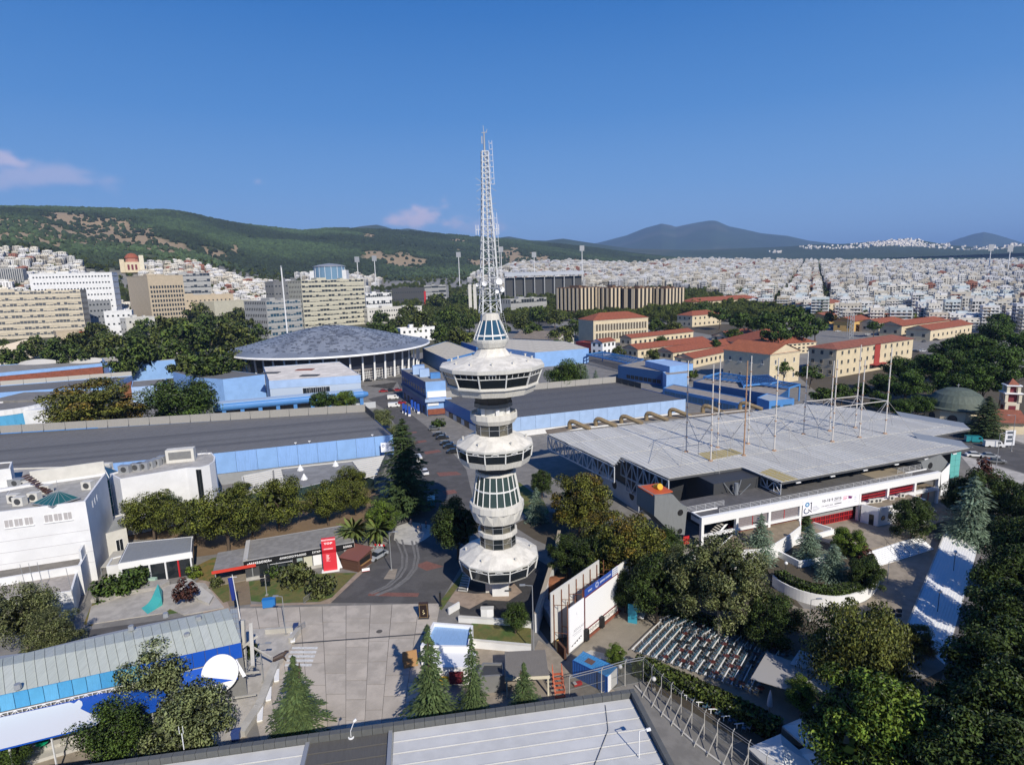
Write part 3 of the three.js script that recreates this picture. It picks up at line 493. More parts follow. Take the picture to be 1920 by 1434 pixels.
// tower plaza
sheet('plaza',m.asphaltDark,[[856,1104],[862,1152],[950,1160],[1000,1166],[1034,1064],[1010,1050],[930,1060]],.008);
{const p=G(935,1105);sheet('plaza_paving',m.pinkPaving,[[840,1127],[852,1108],[890,1113],[918,1112],[926,1100],[964,1094],[979,1110],[953,1127],[911,1125],[880,1142]],.02);}
sheet('lawn',m.grass,[[884,1168],[995,1174],[996,1207],[886,1201]],.014);
sheet('verge',m.grass,[[818,1137],[866,1074],[874,1078],[828,1144]],.02);
sheet('yard',m.paving,[[890,1213],[1000,1222],[1010,1200],[1062,1236],[1160,1300],[1190,1300],[1040,1316],[880,1330],[860,1260]],.006);
sheet('yard',m.soilDark,[[1004,1170],[1046,1040],[1110,1060],[1066,1130],[1062,1225],[1036,1212]],.007);
sheet('lawn',m.grass,[[958,900],[975,905],[1020,940],[1030,960],[1000,985],[980,960]],.008);
sheet('park_ground',m.soilDark,[[960,985],[1010,960],[1160,960],[1330,1040],[1470,1100],[1530,1165],[1600,1300],[1480,1225],[1200,1140],[1165,1140],[1110,1060],[1000,1010]],.003);
// open-air cinema floor, with paler strips
sheet('cinema_floor',M(.31,.285,.245,.95,{tex:'soil',size:7}),[[1070,1230],[1095,1205],[1165,1145],[1205,1140],[1300,1170],[1480,1228],[1580,1300],[1500,1400],[1380,1350],[1160,1240]],.010);
sheet('cinema_path',m.lightPaving,[[1092,1226],[1108,1219],[1180,1236],[1300,1290],[1420,1350],[1408,1354],[1290,1298],[1160,1244]],.018);
sheet('yard',M(.23,.22,.205,.95,{tex:'patch',size:12}),[[1190,1310],[1206,1282],[1300,1336],[1480,1445],[1440,1600],[1230,1600]],.006);
sheet('garden_ground',m.soilDark,[[1210,1280],[1300,1300],[1400,1350],[1500,1400],[1640,1320],[1780,1250],[1740,1500],[1480,1500]],.004);
// right: lower plaza, upper plaza on a step, stairs, white stepped bank, avenue, road
sheet('plaza',m.paving,[[1455,1120],[1500,1140],[1560,1147],[1625,1128],[1662,1086],[1640,1064],[1750,1028],[1772,1005],[1705,1175],[1640,1200],[1540,1175]],.012);
const TERR=1.5;// height of the upper plaza
structure('upper_plaza',new MB().prism(xz([[1380,1000],[1510,968],[1770,932],[1835,940],[1810,962],[1745,985],[1722,1006],[1622,1032],[1560,1020],[1520,1006],[1460,1020],[1420,1012]],TERR),-.01,TERR),m.paving);
{// broad white steps down from the upper plaza
const a=G(1616,1038,TERR),b=G(1724,1004,TERR),c=G(1752,1030),d=G(1636,1066),o=thing('staircase','broad white steps leading down from the upper plaza to the lower plaza','staircase',a.clone().setY(0)),n=9;
for(let k=0;k<n;k++){const l0=a.clone().lerp(d,k/n),r0=b.clone().lerp(c,k/n),l1=a.clone().lerp(d,(k+.96)/n),r1=b.clone().lerp(c,(k+.96)/n),q=[l0,r0,r1,l1].map((p)=>[p.x-a.x,p.z-a.z]);new MB().prism(q,-.02,TERR*(1-(k+.2)/n)).build('step',m.cleanWhite,o);}
for(const t of [.42,.58,.74]){const p=a.clone().lerp(b,t),q=d.clone().lerp(c,t),mb=new MB(),P=(f,h)=>{const w=p.clone().lerp(q,f);return [w.x-a.x,TERR*(1-f)+h,w.z-a.z];};mb.bar(P(-.2,1),P(.0,.95),.04,.04,5).bar(P(0,.95),P(1,.95),.04,.04,5);for(const f of [0,.33,.66,1]) mb.bar(P(f,0),P(f,.95),.03);mb.build('handrail',m.darkSteel,o);}
}
{// white bank of long low steps beside the avenue
const a=G(1772,1000,1.2),d=G(1702,1172,1.2),b=G(1840,1008),c=G(1772,1246),o=thing('step_bank','long bank of white steps sloping from the plaza to the avenue','staircase',a.clone().setY(0)),n=14;
for(let k=0;k<n;k++){const q=[a.clone().lerp(b,k/n),a.clone().lerp(b,(k+.97)/n),d.clone().lerp(c,(k+.97)/n),d.clone().lerp(c,k/n)].map((p)=>[p.x-a.x,p.z-a.z]);new MB().prism(q,-.02,1.2*(1-(k+.25)/n)).build('step',m.cleanWhite,o);}
const w=new MB(),top=[[a,0],[d,0]].map(([p])=>[p.x-a.x,p.z-a.z]);w.bar([top[0][0],1.2,top[0][1]],[top[1][0],1.2,top[1][1]],.14).build('kerb',m.paleConcrete,o);
}
sheet('avenue',M(.20,.185,.18,.95,{tex:'asphalt',size:14}),[[1842,1010],[1872,960],[1890,925],[1925,905],[2060,960],[1990,1100],[1890,1300],[1840,1500],[1690,1500],[1775,1246]],.009);
sheet('road',m.asphalt,[[1700,792],[1790,806],[1940,838],[2140,880],[2140,960],[1925,888],[1800,850],[1700,830]],.010);
sheet('pavement',m.lightPaving,[[1800,852],[1925,890],[2100,945],[2060,970],[1925,915],[1890,925],[1840,900]],.016);
sheet('pavement',m.lightPaving,[[1830,800],[1900,782],[2000,800],[2140,862],[2140,880],[1940,838]],.016);
// barracks parking and the wide yard behind
sheet('parking_lot',m.greyPaving,[[1462,640],[1490,612],[1800,622],[1930,640],[1930,690],[1760,682],[1716,668],[1600,650]],.005);
sheet('street',m.asphalt,[[860,560],[930,556],[1020,600],[1100,650],[1220,690],[1190,702],[1060,664],[960,610]],.004);
sheet('park_ground',m.soilDark,[[1280,540],[1560,560],[1560,590],[1400,640],[1180,600],[1200,560]],.002);
sheet('park_ground',m.soilDark,[[1480,690],[1720,660],[1930,690],[1940,800],[1780,800],[1560,760]],.006);
sheet('park_ground',M(.10,.10,.06,.98,{tex:'soil',size:15}),[[-40,575],[500,585],[620,560],[860,575],[880,640],[620,700],[300,720],[-60,720]],.002);
sheet('garden_ground',M(.235,.165,.10,.98,{tex:'soil',size:8}),[[228,1012],[240,980],[400,950],[470,930],[700,905],[735,960],[700,1010],[640,1000],[470,1030],[360,1045],[358,1010]],.0085);
// ---------------------------------------------------------------- the observation tower
{
const p0=G(937,1105),t=thing('observation_tower','tall white concrete observation tower with stacked glazed pods and a lattice mast','tower',p0);
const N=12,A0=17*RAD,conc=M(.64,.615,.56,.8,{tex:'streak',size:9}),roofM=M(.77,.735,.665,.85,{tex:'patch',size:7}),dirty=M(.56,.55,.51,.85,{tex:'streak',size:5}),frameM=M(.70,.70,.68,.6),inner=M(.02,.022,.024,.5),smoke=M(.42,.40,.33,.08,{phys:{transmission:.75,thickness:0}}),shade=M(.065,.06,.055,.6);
const pt=(r,y,i,n=N,a=A0)=>{const w=a+i/n*2*Math.PI;return [Math.sin(w)*r,y,Math.cos(w)*r];};
const mix=(a,b,k)=>a.map((q,i)=>lerp(q,b[i],k));
const ringWall=(name,prof,mat,parent,n=N,a=A0)=>new MB().lathe(prof,n,a).build(name,mat,parent);
// stem and ground-floor piers
new MB().lathe([[2.05,-.05],[2.05,4.6]],4,30*RAD).build('stem',conc,t);
{const mb=new MB();mb.box(-1.2,1.6,0,4.6,.6,2.3);mb.build('pier',m.white,t);const mb2=new MB();mb2.box(-2.4,-1.2,0,4.6,-1,1);mb2.build('pier',conc,t);}
// a glazed pod: fascia, panes, mullions, rim and sloping roof with small vents
function pod(name,{low,sill,head,rim,r0,r1,r2,r3,roofR,roofY,small,under}){
const g=new THREE.Group();g.name=name;t.add(g);
ringWall('fascia',[[under,low-.2],[r0,low],[r1,sill],[r1-.12,sill]],conc,g);
ringWall('dark_interior',[[r1-.35,sill-.1],[r2-.35,head+.1],[1.8,head+.1]],inner,g);
ringWall('rim',[[r2-.1,head],[r3-.12,head+.05],[r3,head+.12],[r3,rim],[r3-.15,rim+.06]],dirty,g);
ringWall('roof',[[r3-.12,rim+.05],[roofR+(r3-roofR)*.45,lerp(rim,roofY,.62)],[roofR,roofY],[1.5,roofY]],roofM,g);
for(let i=0;i<N;i++){
const a=pt(r1-.06,sill,i),b=pt(r1-.06,sill,i+1),c=pt(r2-.06,head,i+1),d=pt(r2-.06,head,i),k=small?.66:.8,s=.03;
const q=(u,v)=>mix(mix(a,b,u),mix(d,c,u),v);
new MB().quad(q(s,0),q(1-s,0),q(1-s,k),q(s,k)).build('window_pane',m.glass,g);
new MB().quad(q(s,k+.04),q(1-s,k+.04),q(1-s,1),q(s,1)).build('upper_pane',m.glass,g);
const f=new MB().bar(pt(r1,sill,i),pt(r2,head,i),.13),cut=small?4:3;f.bar(q(s,k+.02).map((e,j)=>e*(j===1?1:1.004)),q(1-s,k+.02).map((e,j)=>e*(j===1?1:1.004)),.07);for(let u=1;u<cut;u++) f.bar(q(u/cut,k),q(u/cut,1),.055);f.build('mullion',frameM,g);
if(!small||i % 3===2){const w=new MB(),e=(u,v)=>q(u,v).map((z,j)=>z*(j===1?1:1.012));for(const [x,y,x2,y2] of [[.38,k+.03,.62,k+.03],[.38,.99,.62,.99],[.38,k+.03,.38,.99],[.62,k+.03,.62,.99]]) w.bar(e(x,y),e(x2,y2),.05);w.build('casement',m.cleanWhite,g);}
// ridges of the folded roof and its vents
new MB().bar(pt(r3-.15,rim+.07,i),pt(roofR+.1,roofY-.03,i),.045,.03).build('roof_ridge',roofM,g);
if(i % 2===0||small){const w=lerp(r3,roofR,.38),y=lerp(rim,roofY,.45),c2=pt(w,y,i+.5);new MB().bar([c2[0],y-.2,c2[2]],[c2[0],y+.32,c2[2]],.13,.13,6).bar([c2[0],y+.32,c2[2]],[c2[0],y+.40,c2[2]],.22,.2,6).build('roof_vent',m.offWhite,g);}
}
return g;
}
pod('pod',{low:4.3,sill:4.62,head:6.62,rim:6.95,r0:6.2,r1:6.42,r2:6.85,r3:6.95,roofR:3.3,roofY:8.75,under:2.2});
pod('pod',{low:23.5,sill:24.55,head:26.2,rim:26.6,r0:5.75,r1:6.15,r2:6.4,r3:6.5,roofR:3.2,roofY:28.25,under:3.0});
const top=pod('pod',{low:35.3,sill:36.85,head:39.1,rim:39.75,r0:6.75,r1:7.45,r2:8.3,r3:8.62,roofR:3.1,roofY:41.2,small:true,under:3.2});
ringWall('lip',[[7.0,36.35],[7.62,36.5],[7.62,36.78],[7.4,36.9]],conc,top);
// open landings: white core, dark glazing on posts, stairs
function landing(y0,y1,r,core,stair){
const g=new THREE.Group();g.name='landing';t.add(g);
ringWall('core',[[core,y0],[core,y1]],m.white,g,8);
for(let i=0;i<N;i++){new MB().bar(pt(r,y0,i),pt(r,y1,i),.06).build('post',m.galv,g);new MB().quad(pt(r-.03,y0,i),pt(r-.03,y0,i+1),pt(r-.03,y1,i+1),pt(r-.03,y1,i)).build('window_pane',i % 4===1||i % 4===3?m.glass:smoke,g);}
if(stair){const mb=new MB();for(let k=0;k<7;k++){const f=k/7;mb.box(.3+f*1.9,.7+f*1.9,lerp(y0,y1,f),lerp(y0,y1,f)+.08,1.7,2.5);} mb.build('stair_flight',m.concrete,g);}
ringWall('rail',[[r+.04,y0+.95],[r+.04,y0+1.02]],m.galv,g);
}
landing(8.75,10.65,3.12,1.9,true);ringWall('ring_beam',[[2,10.6],[3.3,10.65],[3.42,10.8],[3.42,11.42],[3.2,11.5],[2,11.5]],conc,t);
landing(11.5,13.35,3.05,2.0,false);
// folded drum below the glazed cone
{
const g=new THREE.Group();g.name='drum';t.add(g);const n=14,mb=new MB();
for(let i=0;i<n;i++){const a=pt(4.02,13.35,i,n),b=pt(4.02,13.35,i+1,n),c=pt(4.62,15.35,i+.5,n),c2=pt(4.62,15.35,i-.5,n),e=pt(4.25,15.1,i,n),e2=pt(4.25,15.1,i+1,n);mb.tri(a,b,c).tri(a,c,e).tri(a,e,c2);void e2;}
mb.build('folded_panel',conc,g);ringWall('band',[[4.55,15.2],[4.66,15.35],[4.6,16.35],[4.05,16.55]],conc,g,14);ringWall('soffit',[[1.8,13.3],[4.02,13.35]],dirty,g,14);
}
{// glazed cone of two tiers
const g=new THREE.Group();g.name='glazed_cone';t.add(g);const n=20,y0=16.5,y1=21.4,R0=4.0,R1=3.18,A=3*RAD;
ringWall('dark_interior',[[R0-.4,y0],[R1-.4,y1]],M(.05,.055,.05,.6),g,n,A);
const rr=(y)=>lerp(R0,R1,(y-y0)/(y1-y0));
for(let i=0;i<n;i++){
for(const [a,b] of [[y0,18.85],[19.05,y1]]) new MB().quad(pt(rr(a),a,i+.06,n,A),pt(rr(a),a,i+.94,n,A),pt(rr(b),b,i+.94,n,A),pt(rr(b),b,i+.06,n,A)).build('window_pane',m.glassGreen,g);
new MB().bar(pt(R0+.06,y0,i,n,A),pt(R1+.06,y1,i,n,A),.11).build('mullion',frameM,g);
}
ringWall('transom',[[rr(18.8)+.1,18.82],[rr(19)+.1,19.06],[rr(19)-.05,19.06]],frameM,g,n,A);
ringWall('collar',[[3.1,21.35],[3.45,21.4],[3.4,21.75],[3.0,21.85]],conc,g,n,A);
}
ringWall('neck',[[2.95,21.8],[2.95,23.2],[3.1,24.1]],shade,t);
landing(28.25,30.1,3.1,2.0,true);
ringWall('ring_beam',[[2.2,30.05],[3.45,30.12],[3.98,30.9],[3.98,31.75],[3.75,31.85],[3.6,31.5],[2,31.45]],conc,t);
ringWall('core',[[2.3,31.4],[2.3,33.3]],M(.60,.60,.58,.8),t,8,0);for(let i=0;i<6;i++){const c=pt(2.45,31.5,i,6,.3);new MB().bar([c[0],31.45,c[2]],[c[0],33.2,c[2]],.42,.42,4).build('pier',m.white,t);}
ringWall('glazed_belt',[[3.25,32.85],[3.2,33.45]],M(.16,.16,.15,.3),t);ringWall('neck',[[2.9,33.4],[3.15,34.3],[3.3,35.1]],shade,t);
// crown: bowl, glazed cone and collar under the mast
ringWall('roof_cone',[[3.12,41.15],[2.1,42.45]],roofM,t);ringWall('crown_bowl',[[2.0,42.35],[2.45,42.6],[2.85,43.35],[2.92,43.7],[2.75,43.85]],dirty,t,16);
{
const g=new THREE.Group();g.name='crown_cone';t.add(g);const n=12,A=8*RAD,y0=43.8,y1=46.85,R0=2.72,R1=1.5,rr=(y)=>lerp(R0,R1,(y-y0)/(y1-y0));
for(let i=0;i<n;i++){for(const [a,b] of [[y0+.02,44.35],[44.6,y1]]) new MB().quad(pt(rr(a),a,i+.06,n,A),pt(rr(a),a,i+.94,n,A),pt(rr(b),b,i+.94,n,A),pt(rr(b),b,i+.06,n,A)).build('window_pane',m.glassBlue,g);new MB().bar(pt(R0+.05,y0,i,n,A),pt(R1+.05,y1,i,n,A),.11,.1).build('mullion',frameM,g);}
ringWall('transom',[[rr(44.35)+.07,44.35],[rr(44.6)+.07,44.6]],frameM,g,n,A);ringWall('dark_interior',[[R0-.15,y0],[R1-.15,y1]],inner,g,n,A);
ringWall('collar',[[1.45,46.8],[1.62,46.85],[1.56,47.9],[0,47.95]],conc,g,n,A);
}
{// lattice mast with ladders, dipoles, dishes
const g=new THREE.Group();g.name='lattice_mast';t.add(g);const w=(y)=>along([[47.9,1.5],[51,1.28],[56,1.02],[61,.80],[66,.60],[72.5,.46],[75.5,.1]],y);
const paint=M(.56,.575,.59,.5),corner=[[1,1],[-1,1],[-1,-1],[1,-1]],ca=Math.cos(.25),sa=Math.sin(.25),P=(k,y)=>{const [x,z]=corner[k % 4],s=w(y);return [(x*ca+z*sa)*s,y,(z*ca-x*sa)*s];};
for(let k=0;k<4;k++){const mb=new MB();for(const [a,b] of [[47.9,56],[56,66],[66,72.5]]) mb.bar(P(k,a),P(k,b),a>60?.10:.14);mb.build('mast_leg',paint,g);}
const lat=new MB(),dia=new MB();let y=47.9;while (y<72){const s=Math.max(.8,w(y)*1.35),y2=Math.min(72.5,y+s);for(let k=0;k<4;k++){lat.bar(P(k,y2),P(k+1,y2),.055);dia.bar(P(k,y),P(k+1,y2),.05);if(y<51.5) dia.bar(P(k+1,y),P(k,y2),.05);} y=y2;}
lat.build('mast_ring',paint,g);dia.build('mast_bracing',paint,g);
new MB().bar([.1,48,.2],[.05,72.5,.1],.17,.13,6).build('feeder_duct',paint,g);
new MB().bar([0,72.3,0],[0,75.2,0],.16,.10,6).bar([-.35,73.6,0],[-.35,74.7,0],.1).bar([-.4,75.2,0],[.45,75.25,0],.06).bar([0,75.1,0],[-.1,76.2,0],.05).bar([.3,75.2,0],[.5,75.7,0],.04).build('mast_tip',m.galv,g);
for(const [a,b] of [[53.2,63.4],[67.6,74]]){const mb=new MB(),X=(q)=>w(q)+(a>60?.55:.5);for(const d of [-.22,.22]) mb.bar([X(a)+d,a,.3],[X(b)+d+.1,b,.2],.035);for(let q=a;q <= b;q+=.85) mb.bar([X(q)-.22,q,.3],[X(q)+.26,q,.3],.03).bar([X(q)-.22,q,.3],[X(q),q,.75],.025).bar([X(q)+.22,q,.3],[X(q),q,.75],.025);mb.build('ladder',m.whiteSteel,g);}
for(const yy of [67.6,64.7]){const mb=new MB();for(const [dx,dy] of [[-1.5,1],[-1.5,-.05],[-1.45,-1],[1.5,.05],[1.6,-1],[1.3,1]]) mb.bar([Math.sign(dx)*.4,yy+dy*.25,.2],[dx,yy+dy,.3],.035);mb.build('dipole',m.galv,g);}
{const mb=new MB();for(const dx of [-1.75,-1.4,-.95,1.05,1.45,1.8]) mb.bar([dx,60.1,.3],[dx,61.6,.3],.055);mb.bar([-1.8,60.9,.3],[1.85,60.9,.3],.04).bar([-1.5,60.7,-.4],[1.6,60.7,-.4],.04);mb.build('panel_aerials',m.whiteSteel,g);}
{const mb=new MB(),s=2.0;for(const [a,b] of [[[-s,-s],[s,-s]],[[s,-s],[s,s]],[[s,s],[-s,s]],[[-s,s],[-s,-s]]]) for(const h of [50.9,51.9,52.4]) mb.bar([a[0],h,a[1]],[b[0],h,b[1]],.045);for(let k=0;k<8;k++){const x=-s+(k % 4)*s*.66,z=k<4?s:-s;mb.bar([x,50.9,z],[x,52.4,z],.035);} mb.build('service_platform',m.galv,g);}
for(const [dx,dy,dz,r] of [[-.6,52.6,1.9,.42],[1.5,52.8,1.6,.55],[1.9,51.6,1,.45],[-1.7,52.4,1.2,.3],[1.2,51.3,1.9,.3]]){const mb=new MB().lathe([[.02,.0],[r*.7,.08],[r,.26],[r*.95,.28],[.02,.1]],14),o=mb.build('dish_aerial',m.cleanWhite,g);o.position.set(dx,dy,dz);o.rotation.set(1.45,0,-dx*.3);}
{const mb=new MB();for(let q=44;q<48;q+=.4) mb.bar([2.5-(q-44)*.2,q,1.2],[2.9-(q-44)*.2,q,1.2],.03);mb.bar([2.55,43.6,1.2],[1.7,48,1.2],.035).bar([2.95,43.6,1.2],[2.1,48,1.2],.035);mb.build('ladder',m.galv,g);}
}
}
// ---------------------------------------------------------------- building helpers
const here=(o,px,py,h)=>{o.updateMatrixWorld(true);const p=o.worldToLocal(G(px,py,h));return [p.x,p.z];};
function onFace(o,px,py,z=0){// place on the building's plane local z, seen at a pixel
o.updateMatrixWorld(true);const e=o.worldToLocal(V(0,EYE,0)),d=o.worldToLocal(dirOf(px,py).add(V(0,EYE,0))).sub(e),k=(z-e.z)/d.z;return [e.x+d.x*k,e.y+d.y*k];
}
// building from its roof outline on the photograph: group stands at the first corner; walls, roof and parapet are parts
function outline(name,label,cat,pts,h,o={}){
const w=pts.map(([x,y])=>G(x,y,h)),g=thing(name,label,cat,w[0].clone().setY(o.y0 ?? 0),o.turn ?? 0,o.group),q=w.map((p)=>[p.x-w[0].x,p.z-w[0].z]),H=h-(o.y0 ?? 0);
new MB().walls(q,o.low ?? -.02,H-(o.fascia ?? 0)).build('wall',o.wall ?? m.white,g);
if(o.fascia) new MB().walls(grow(q,.12),H-o.fascia,H).poly(grow(q,.12),H-o.fascia).build('fascia',o.fasciaMat ?? m.blueLight,g);
new MB().poly(q,H-(o.sunk ?? .25)).build('roof',o.roof ?? m.roofFelt,g);
if(o.parapet !== 0){const mb=new MB(),inn=grow(q,-(o.parapet ?? .3));for(let i=0;i<q.length;i++){const j=(i+1) % q.length;mb.quad([q[i][0],H,q[i][1]],[q[j][0],H,q[j][1]],[inn[j][0],H,inn[j][1]],[inn[i][0],H,inn[i][1]]);mb.quad([inn[i][0],H,inn[i][1]],[inn[j][0],H,inn[j][1]],[inn[j][0],H-(o.sunk ?? .25),inn[j][1]],[inn[i][0],H-(o.sunk ?? .25),inn[i][1]]);} mb.build('parapet',o.coping ?? o.fasciaMat ?? o.wall ?? m.white,g);}
return {g,q,H,w};
}
function grow(q,d){// offset a polygon outwards by d
let area=0;const n=q.length;for(let i=0;i<n;i++){const a=q[i],b=q[(i+1) % n];area+=a[0]*b[1]-b[0]*a[1];}
const s=area>0?1:-1;
return q.map((p,i)=>{const a=q[(i+n-1) % n],b=q[(i+1) % n],e=(u,v)=>{const l=Math.hypot(v[0]-u[0],v[1]-u[1])||1;return [(v[1]-u[1])/l*s,-(v[0]-u[0])/l*s];},n1=e(a,p),n2=e(p,b),k=1+n1[0]*n2[0]+n1[1]*n2[1];return [p[0]+(n1[0]+n2[0])/Math.max(.3,k)*d,p[1]+(n1[1]+n2[1])/Math.max(.3,k)*d];});
}
// windows in a grid on the face from a to b (left to right seen from outside), local plan places
function windows(o,a,b,{x0=.03,x1=.97,n,y=1,h=1.4,w=1.2,rows=1,dy=3.2,pane=m.pane,frame,sill,merged,name='window',d=.05,skip}){
const L=Math.hypot(b[0]-a[0],b[1]-a[1]),u=[(b[0]-a[0])/L,(b[1]-a[1])/L],nn=[-u[1],u[0]],turn=Math.atan2(-u[1],u[0]),mb=merged?new MB():null;
for(let r=0;r<rows;r++) for(let i=0;i<n;i++){
if(skip?.(i,r)) continue;
const s=L*lerp(x0,x1,(i+.5)/n),c=[a[0]+u[0]*s,a[1]+u[1]*s],yy=y+r*dy;
if(merged){const e=(k,f)=>[c[0]+u[0]*k+nn[0]*f,c[1]+u[1]*k+nn[1]*f],[p,q]=[e(-w/2,d),e(w/2,d)],[p0,q0]=[e(-w/2,0),e(w/2,0)];mb.quad([p[0],yy,p[1]],[q[0],yy,q[1]],[q[0],yy+h,q[1]],[p[0],yy+h,p[1]]).quad([p0[0],yy+h,p0[1]],[p[0],yy+h,p[1]],[q[0],yy+h,q[1]],[q0[0],yy+h,q0[1]]);continue;}
const key=['win',w,h,d].map((q)=>(q.toFixed?q.toFixed(2):q)).join(),f=part(name,boxCache[key + 'f'] ??= frameGeo(w,h,d),frame ?? m.cleanWhite,o);f.position.set(c[0],yy,c[1]);f.rotation.y=turn;
part('pane',boxCache[key + 'p'] ??= new MB().box(-w/2+.07,w/2-.07,.07,h-.07,-.02,.025).geo(),pane,f);
if(sill) part('sill',boxCache[key + 's'] ??= new MB().box(-w/2-.1,w/2+.1,-.12,0,0,.22).geo(),frame ?? m.cleanWhite,f);
}
if(merged){const q=mb.build('window_panes',pane,o,true);return q;}
}
const frameGeo=(w,h,d)=>new MB().box(-w/2,-w/2+.07,0,h,0,d).box(w/2-.07,w/2,0,h,0,d).box(-w/2+.07,w/2-.07,0,.07,0,d).box(-w/2+.07,w/2-.07,h-.07,h,0,d).box(-.03,.03,.07,h-.07,0,d*.8).geo();
function truss(o,p,q,top,bot,n,r,mat){const mb=new MB(),P=(k,y)=>[lerp(p[0],q[0],k),y,lerp(p[1],q[1],k)];mb.bar(P(0,top),P(1,top),r*1.3).bar(P(0,bot),P(1,bot),r*1.3);for(let i=0;i <= n;i++){mb.bar(P(i/n,bot),P(i/n,top),r);if(i<n) i % 2?mb.bar(P(i/n,bot),P((i+1)/n,top),r):mb.bar(P(i/n,top),P((i+1)/n,bot),r);} return mb.build('truss',mat,o);}
function clip(poly,f){const out=[];for(let i=0;i<poly.length;i++){const a=poly[i],b=poly[(i+1) % poly.length],da=f(a),db=f(b);if(da >= 0) out.push(a);if((da >= 0) !== (db >= 0)){const k=da/(da-db);out.push([lerp(a[0],b[0],k),lerp(a[1],b[1],k)]);}} return out;}
// roof deck laid in strips: each strip a piece of its own
function strips(o,q,y,dir,width,mats,name='roof_panel',gap=.05,cuts=[[-1e9,1e9]],thick=.05,rib){
const l=Math.hypot(...dir),u=[dir[0]/l,dir[1]/l],v=[-u[1],u[0]],V2=q.map((p)=>p[0]*v[0]+p[1]*v[1]),lo=Math.min(...V2),hi=Math.max(...V2),n=Math.ceil((hi-lo)/width),r=rngOf(Math.round(lo*7+hi*13+99)),ribs=new MB();
for(let i=0;i<n;i++) for(const [c0,c1] of cuts){let s=clip(clip(q,(p)=>p[0]*v[0]+p[1]*v[1]-(lo+i*width+gap/2)),(p)=>lo+(i+1)*width-gap/2-(p[0]*v[0]+p[1]*v[1]));s=clip(clip(s,(p)=>p[0]*u[0]+p[1]*u[1]-c0),(p)=>c1-(p[0]*u[0]+p[1]*u[1]));if(s.length<3) continue;if(rib){const U=s.map((p)=>p[0]*u[0]+p[1]*u[1]),a=Math.min(...U),b=Math.max(...U);for(const k of [.02,.5]){const w=lo+(i+k)*width,e=(t)=>[u[0]*t+v[0]*w,y+thick+.03,u[1]*t+v[1]*w];ribs.bar(e(a+.1),e(b-.1),.07);}} new MB().prism(s,y,y+thick).build(name,mats[Math.floor(r()*mats.length)],o);}
if(rib) ribs.build('roof_ribs',rib,o,true);
}
function railing(o,pts,y,h,mat,rails=3,step=2.2){const mb=new MB();for(let i=1;i<pts.length;i++){const [a,b]=[pts[i-1],pts[i]],L=Math.hypot(b[0]-a[0],b[1]-a[1]),n=Math.max(1,Math.round(L/step));for(let k=1;k <= rails;k++) mb.bar([a[0],y+h*k/rails,a[1]],[b[0],y+h*k/rails,b[1]],.028);for(let k=0;k <= n;k++) mb.bar([lerp(a[0],b[0],k/n),y,lerp(a[1],b[1],k/n)],[lerp(a[0],b[0],k/n),y+h,lerp(a[1],b[1],k/n)],.028);} return mb.build('railing',mat,o);}
// row of upright screen panels between posts, each a piece
function panelFence(o,a,b,y,h,step,panel,post){const L=Math.hypot(b[0]-a[0],b[1]-a[1]),n=Math.round(L/step),turn=Math.atan2(-(b[1]-a[1]),b[0]-a[0]),w=L/n;for(let i=0;i<n;i++){const k=(i+.5)/n,p=bx('screen_panel',panel,o,-w/2+.06,w/2-.06,0,h,-.06,.06);p.position.set(lerp(a[0],b[0],k),y+h/2,lerp(a[1],b[1],k));p.rotation.y=turn;} for(let i=0;i <= n;i++){const k=i/n;new MB().bar([0,0,0],[0,h+.25,0],.09).bar([0,h*.35,.05],[0,-.3,.5],.05).build('post',post,o).position.set(lerp(a[0],b[0],k),y,lerp(a[1],b[1],k));}}
function cladding(o,a,b,y0,y1,step,mats,name='fascia_panel'){const L=Math.hypot(b[0]-a[0],b[1]-a[1]),n=Math.round(L/step),w=L/n,turn=Math.atan2(-(b[1]-a[1]),b[0]-a[0]),r=rngOf(n);for(let i=0;i<n;i++){const p=bx(name,mats[Math.floor(r()*mats.length)],o,-w/2+.03,w/2-.03,y0,y1,-.04,.05+.02*(i % 2)),k=(i+.5)/n;p.position.set(lerp(a[0],b[0],k),(y0+y1)/2,lerp(a[1],b[1],k));p.rotation.y=turn;}}
function unit(o,mat,x,y,z,w,h,d){const g=bx('air_conditioner',mat,o,x,x+w,y,y+h,z,z+d);const c=new MB().lathe([[Math.min(w,h)*.38,0],[Math.min(w,h)*.34,.03],[0,.03]],12).build('fan',m.darkGrey,g);c.rotation.x=Math.PI/2;c.position.set(0,0,d/2+.003);return g;}

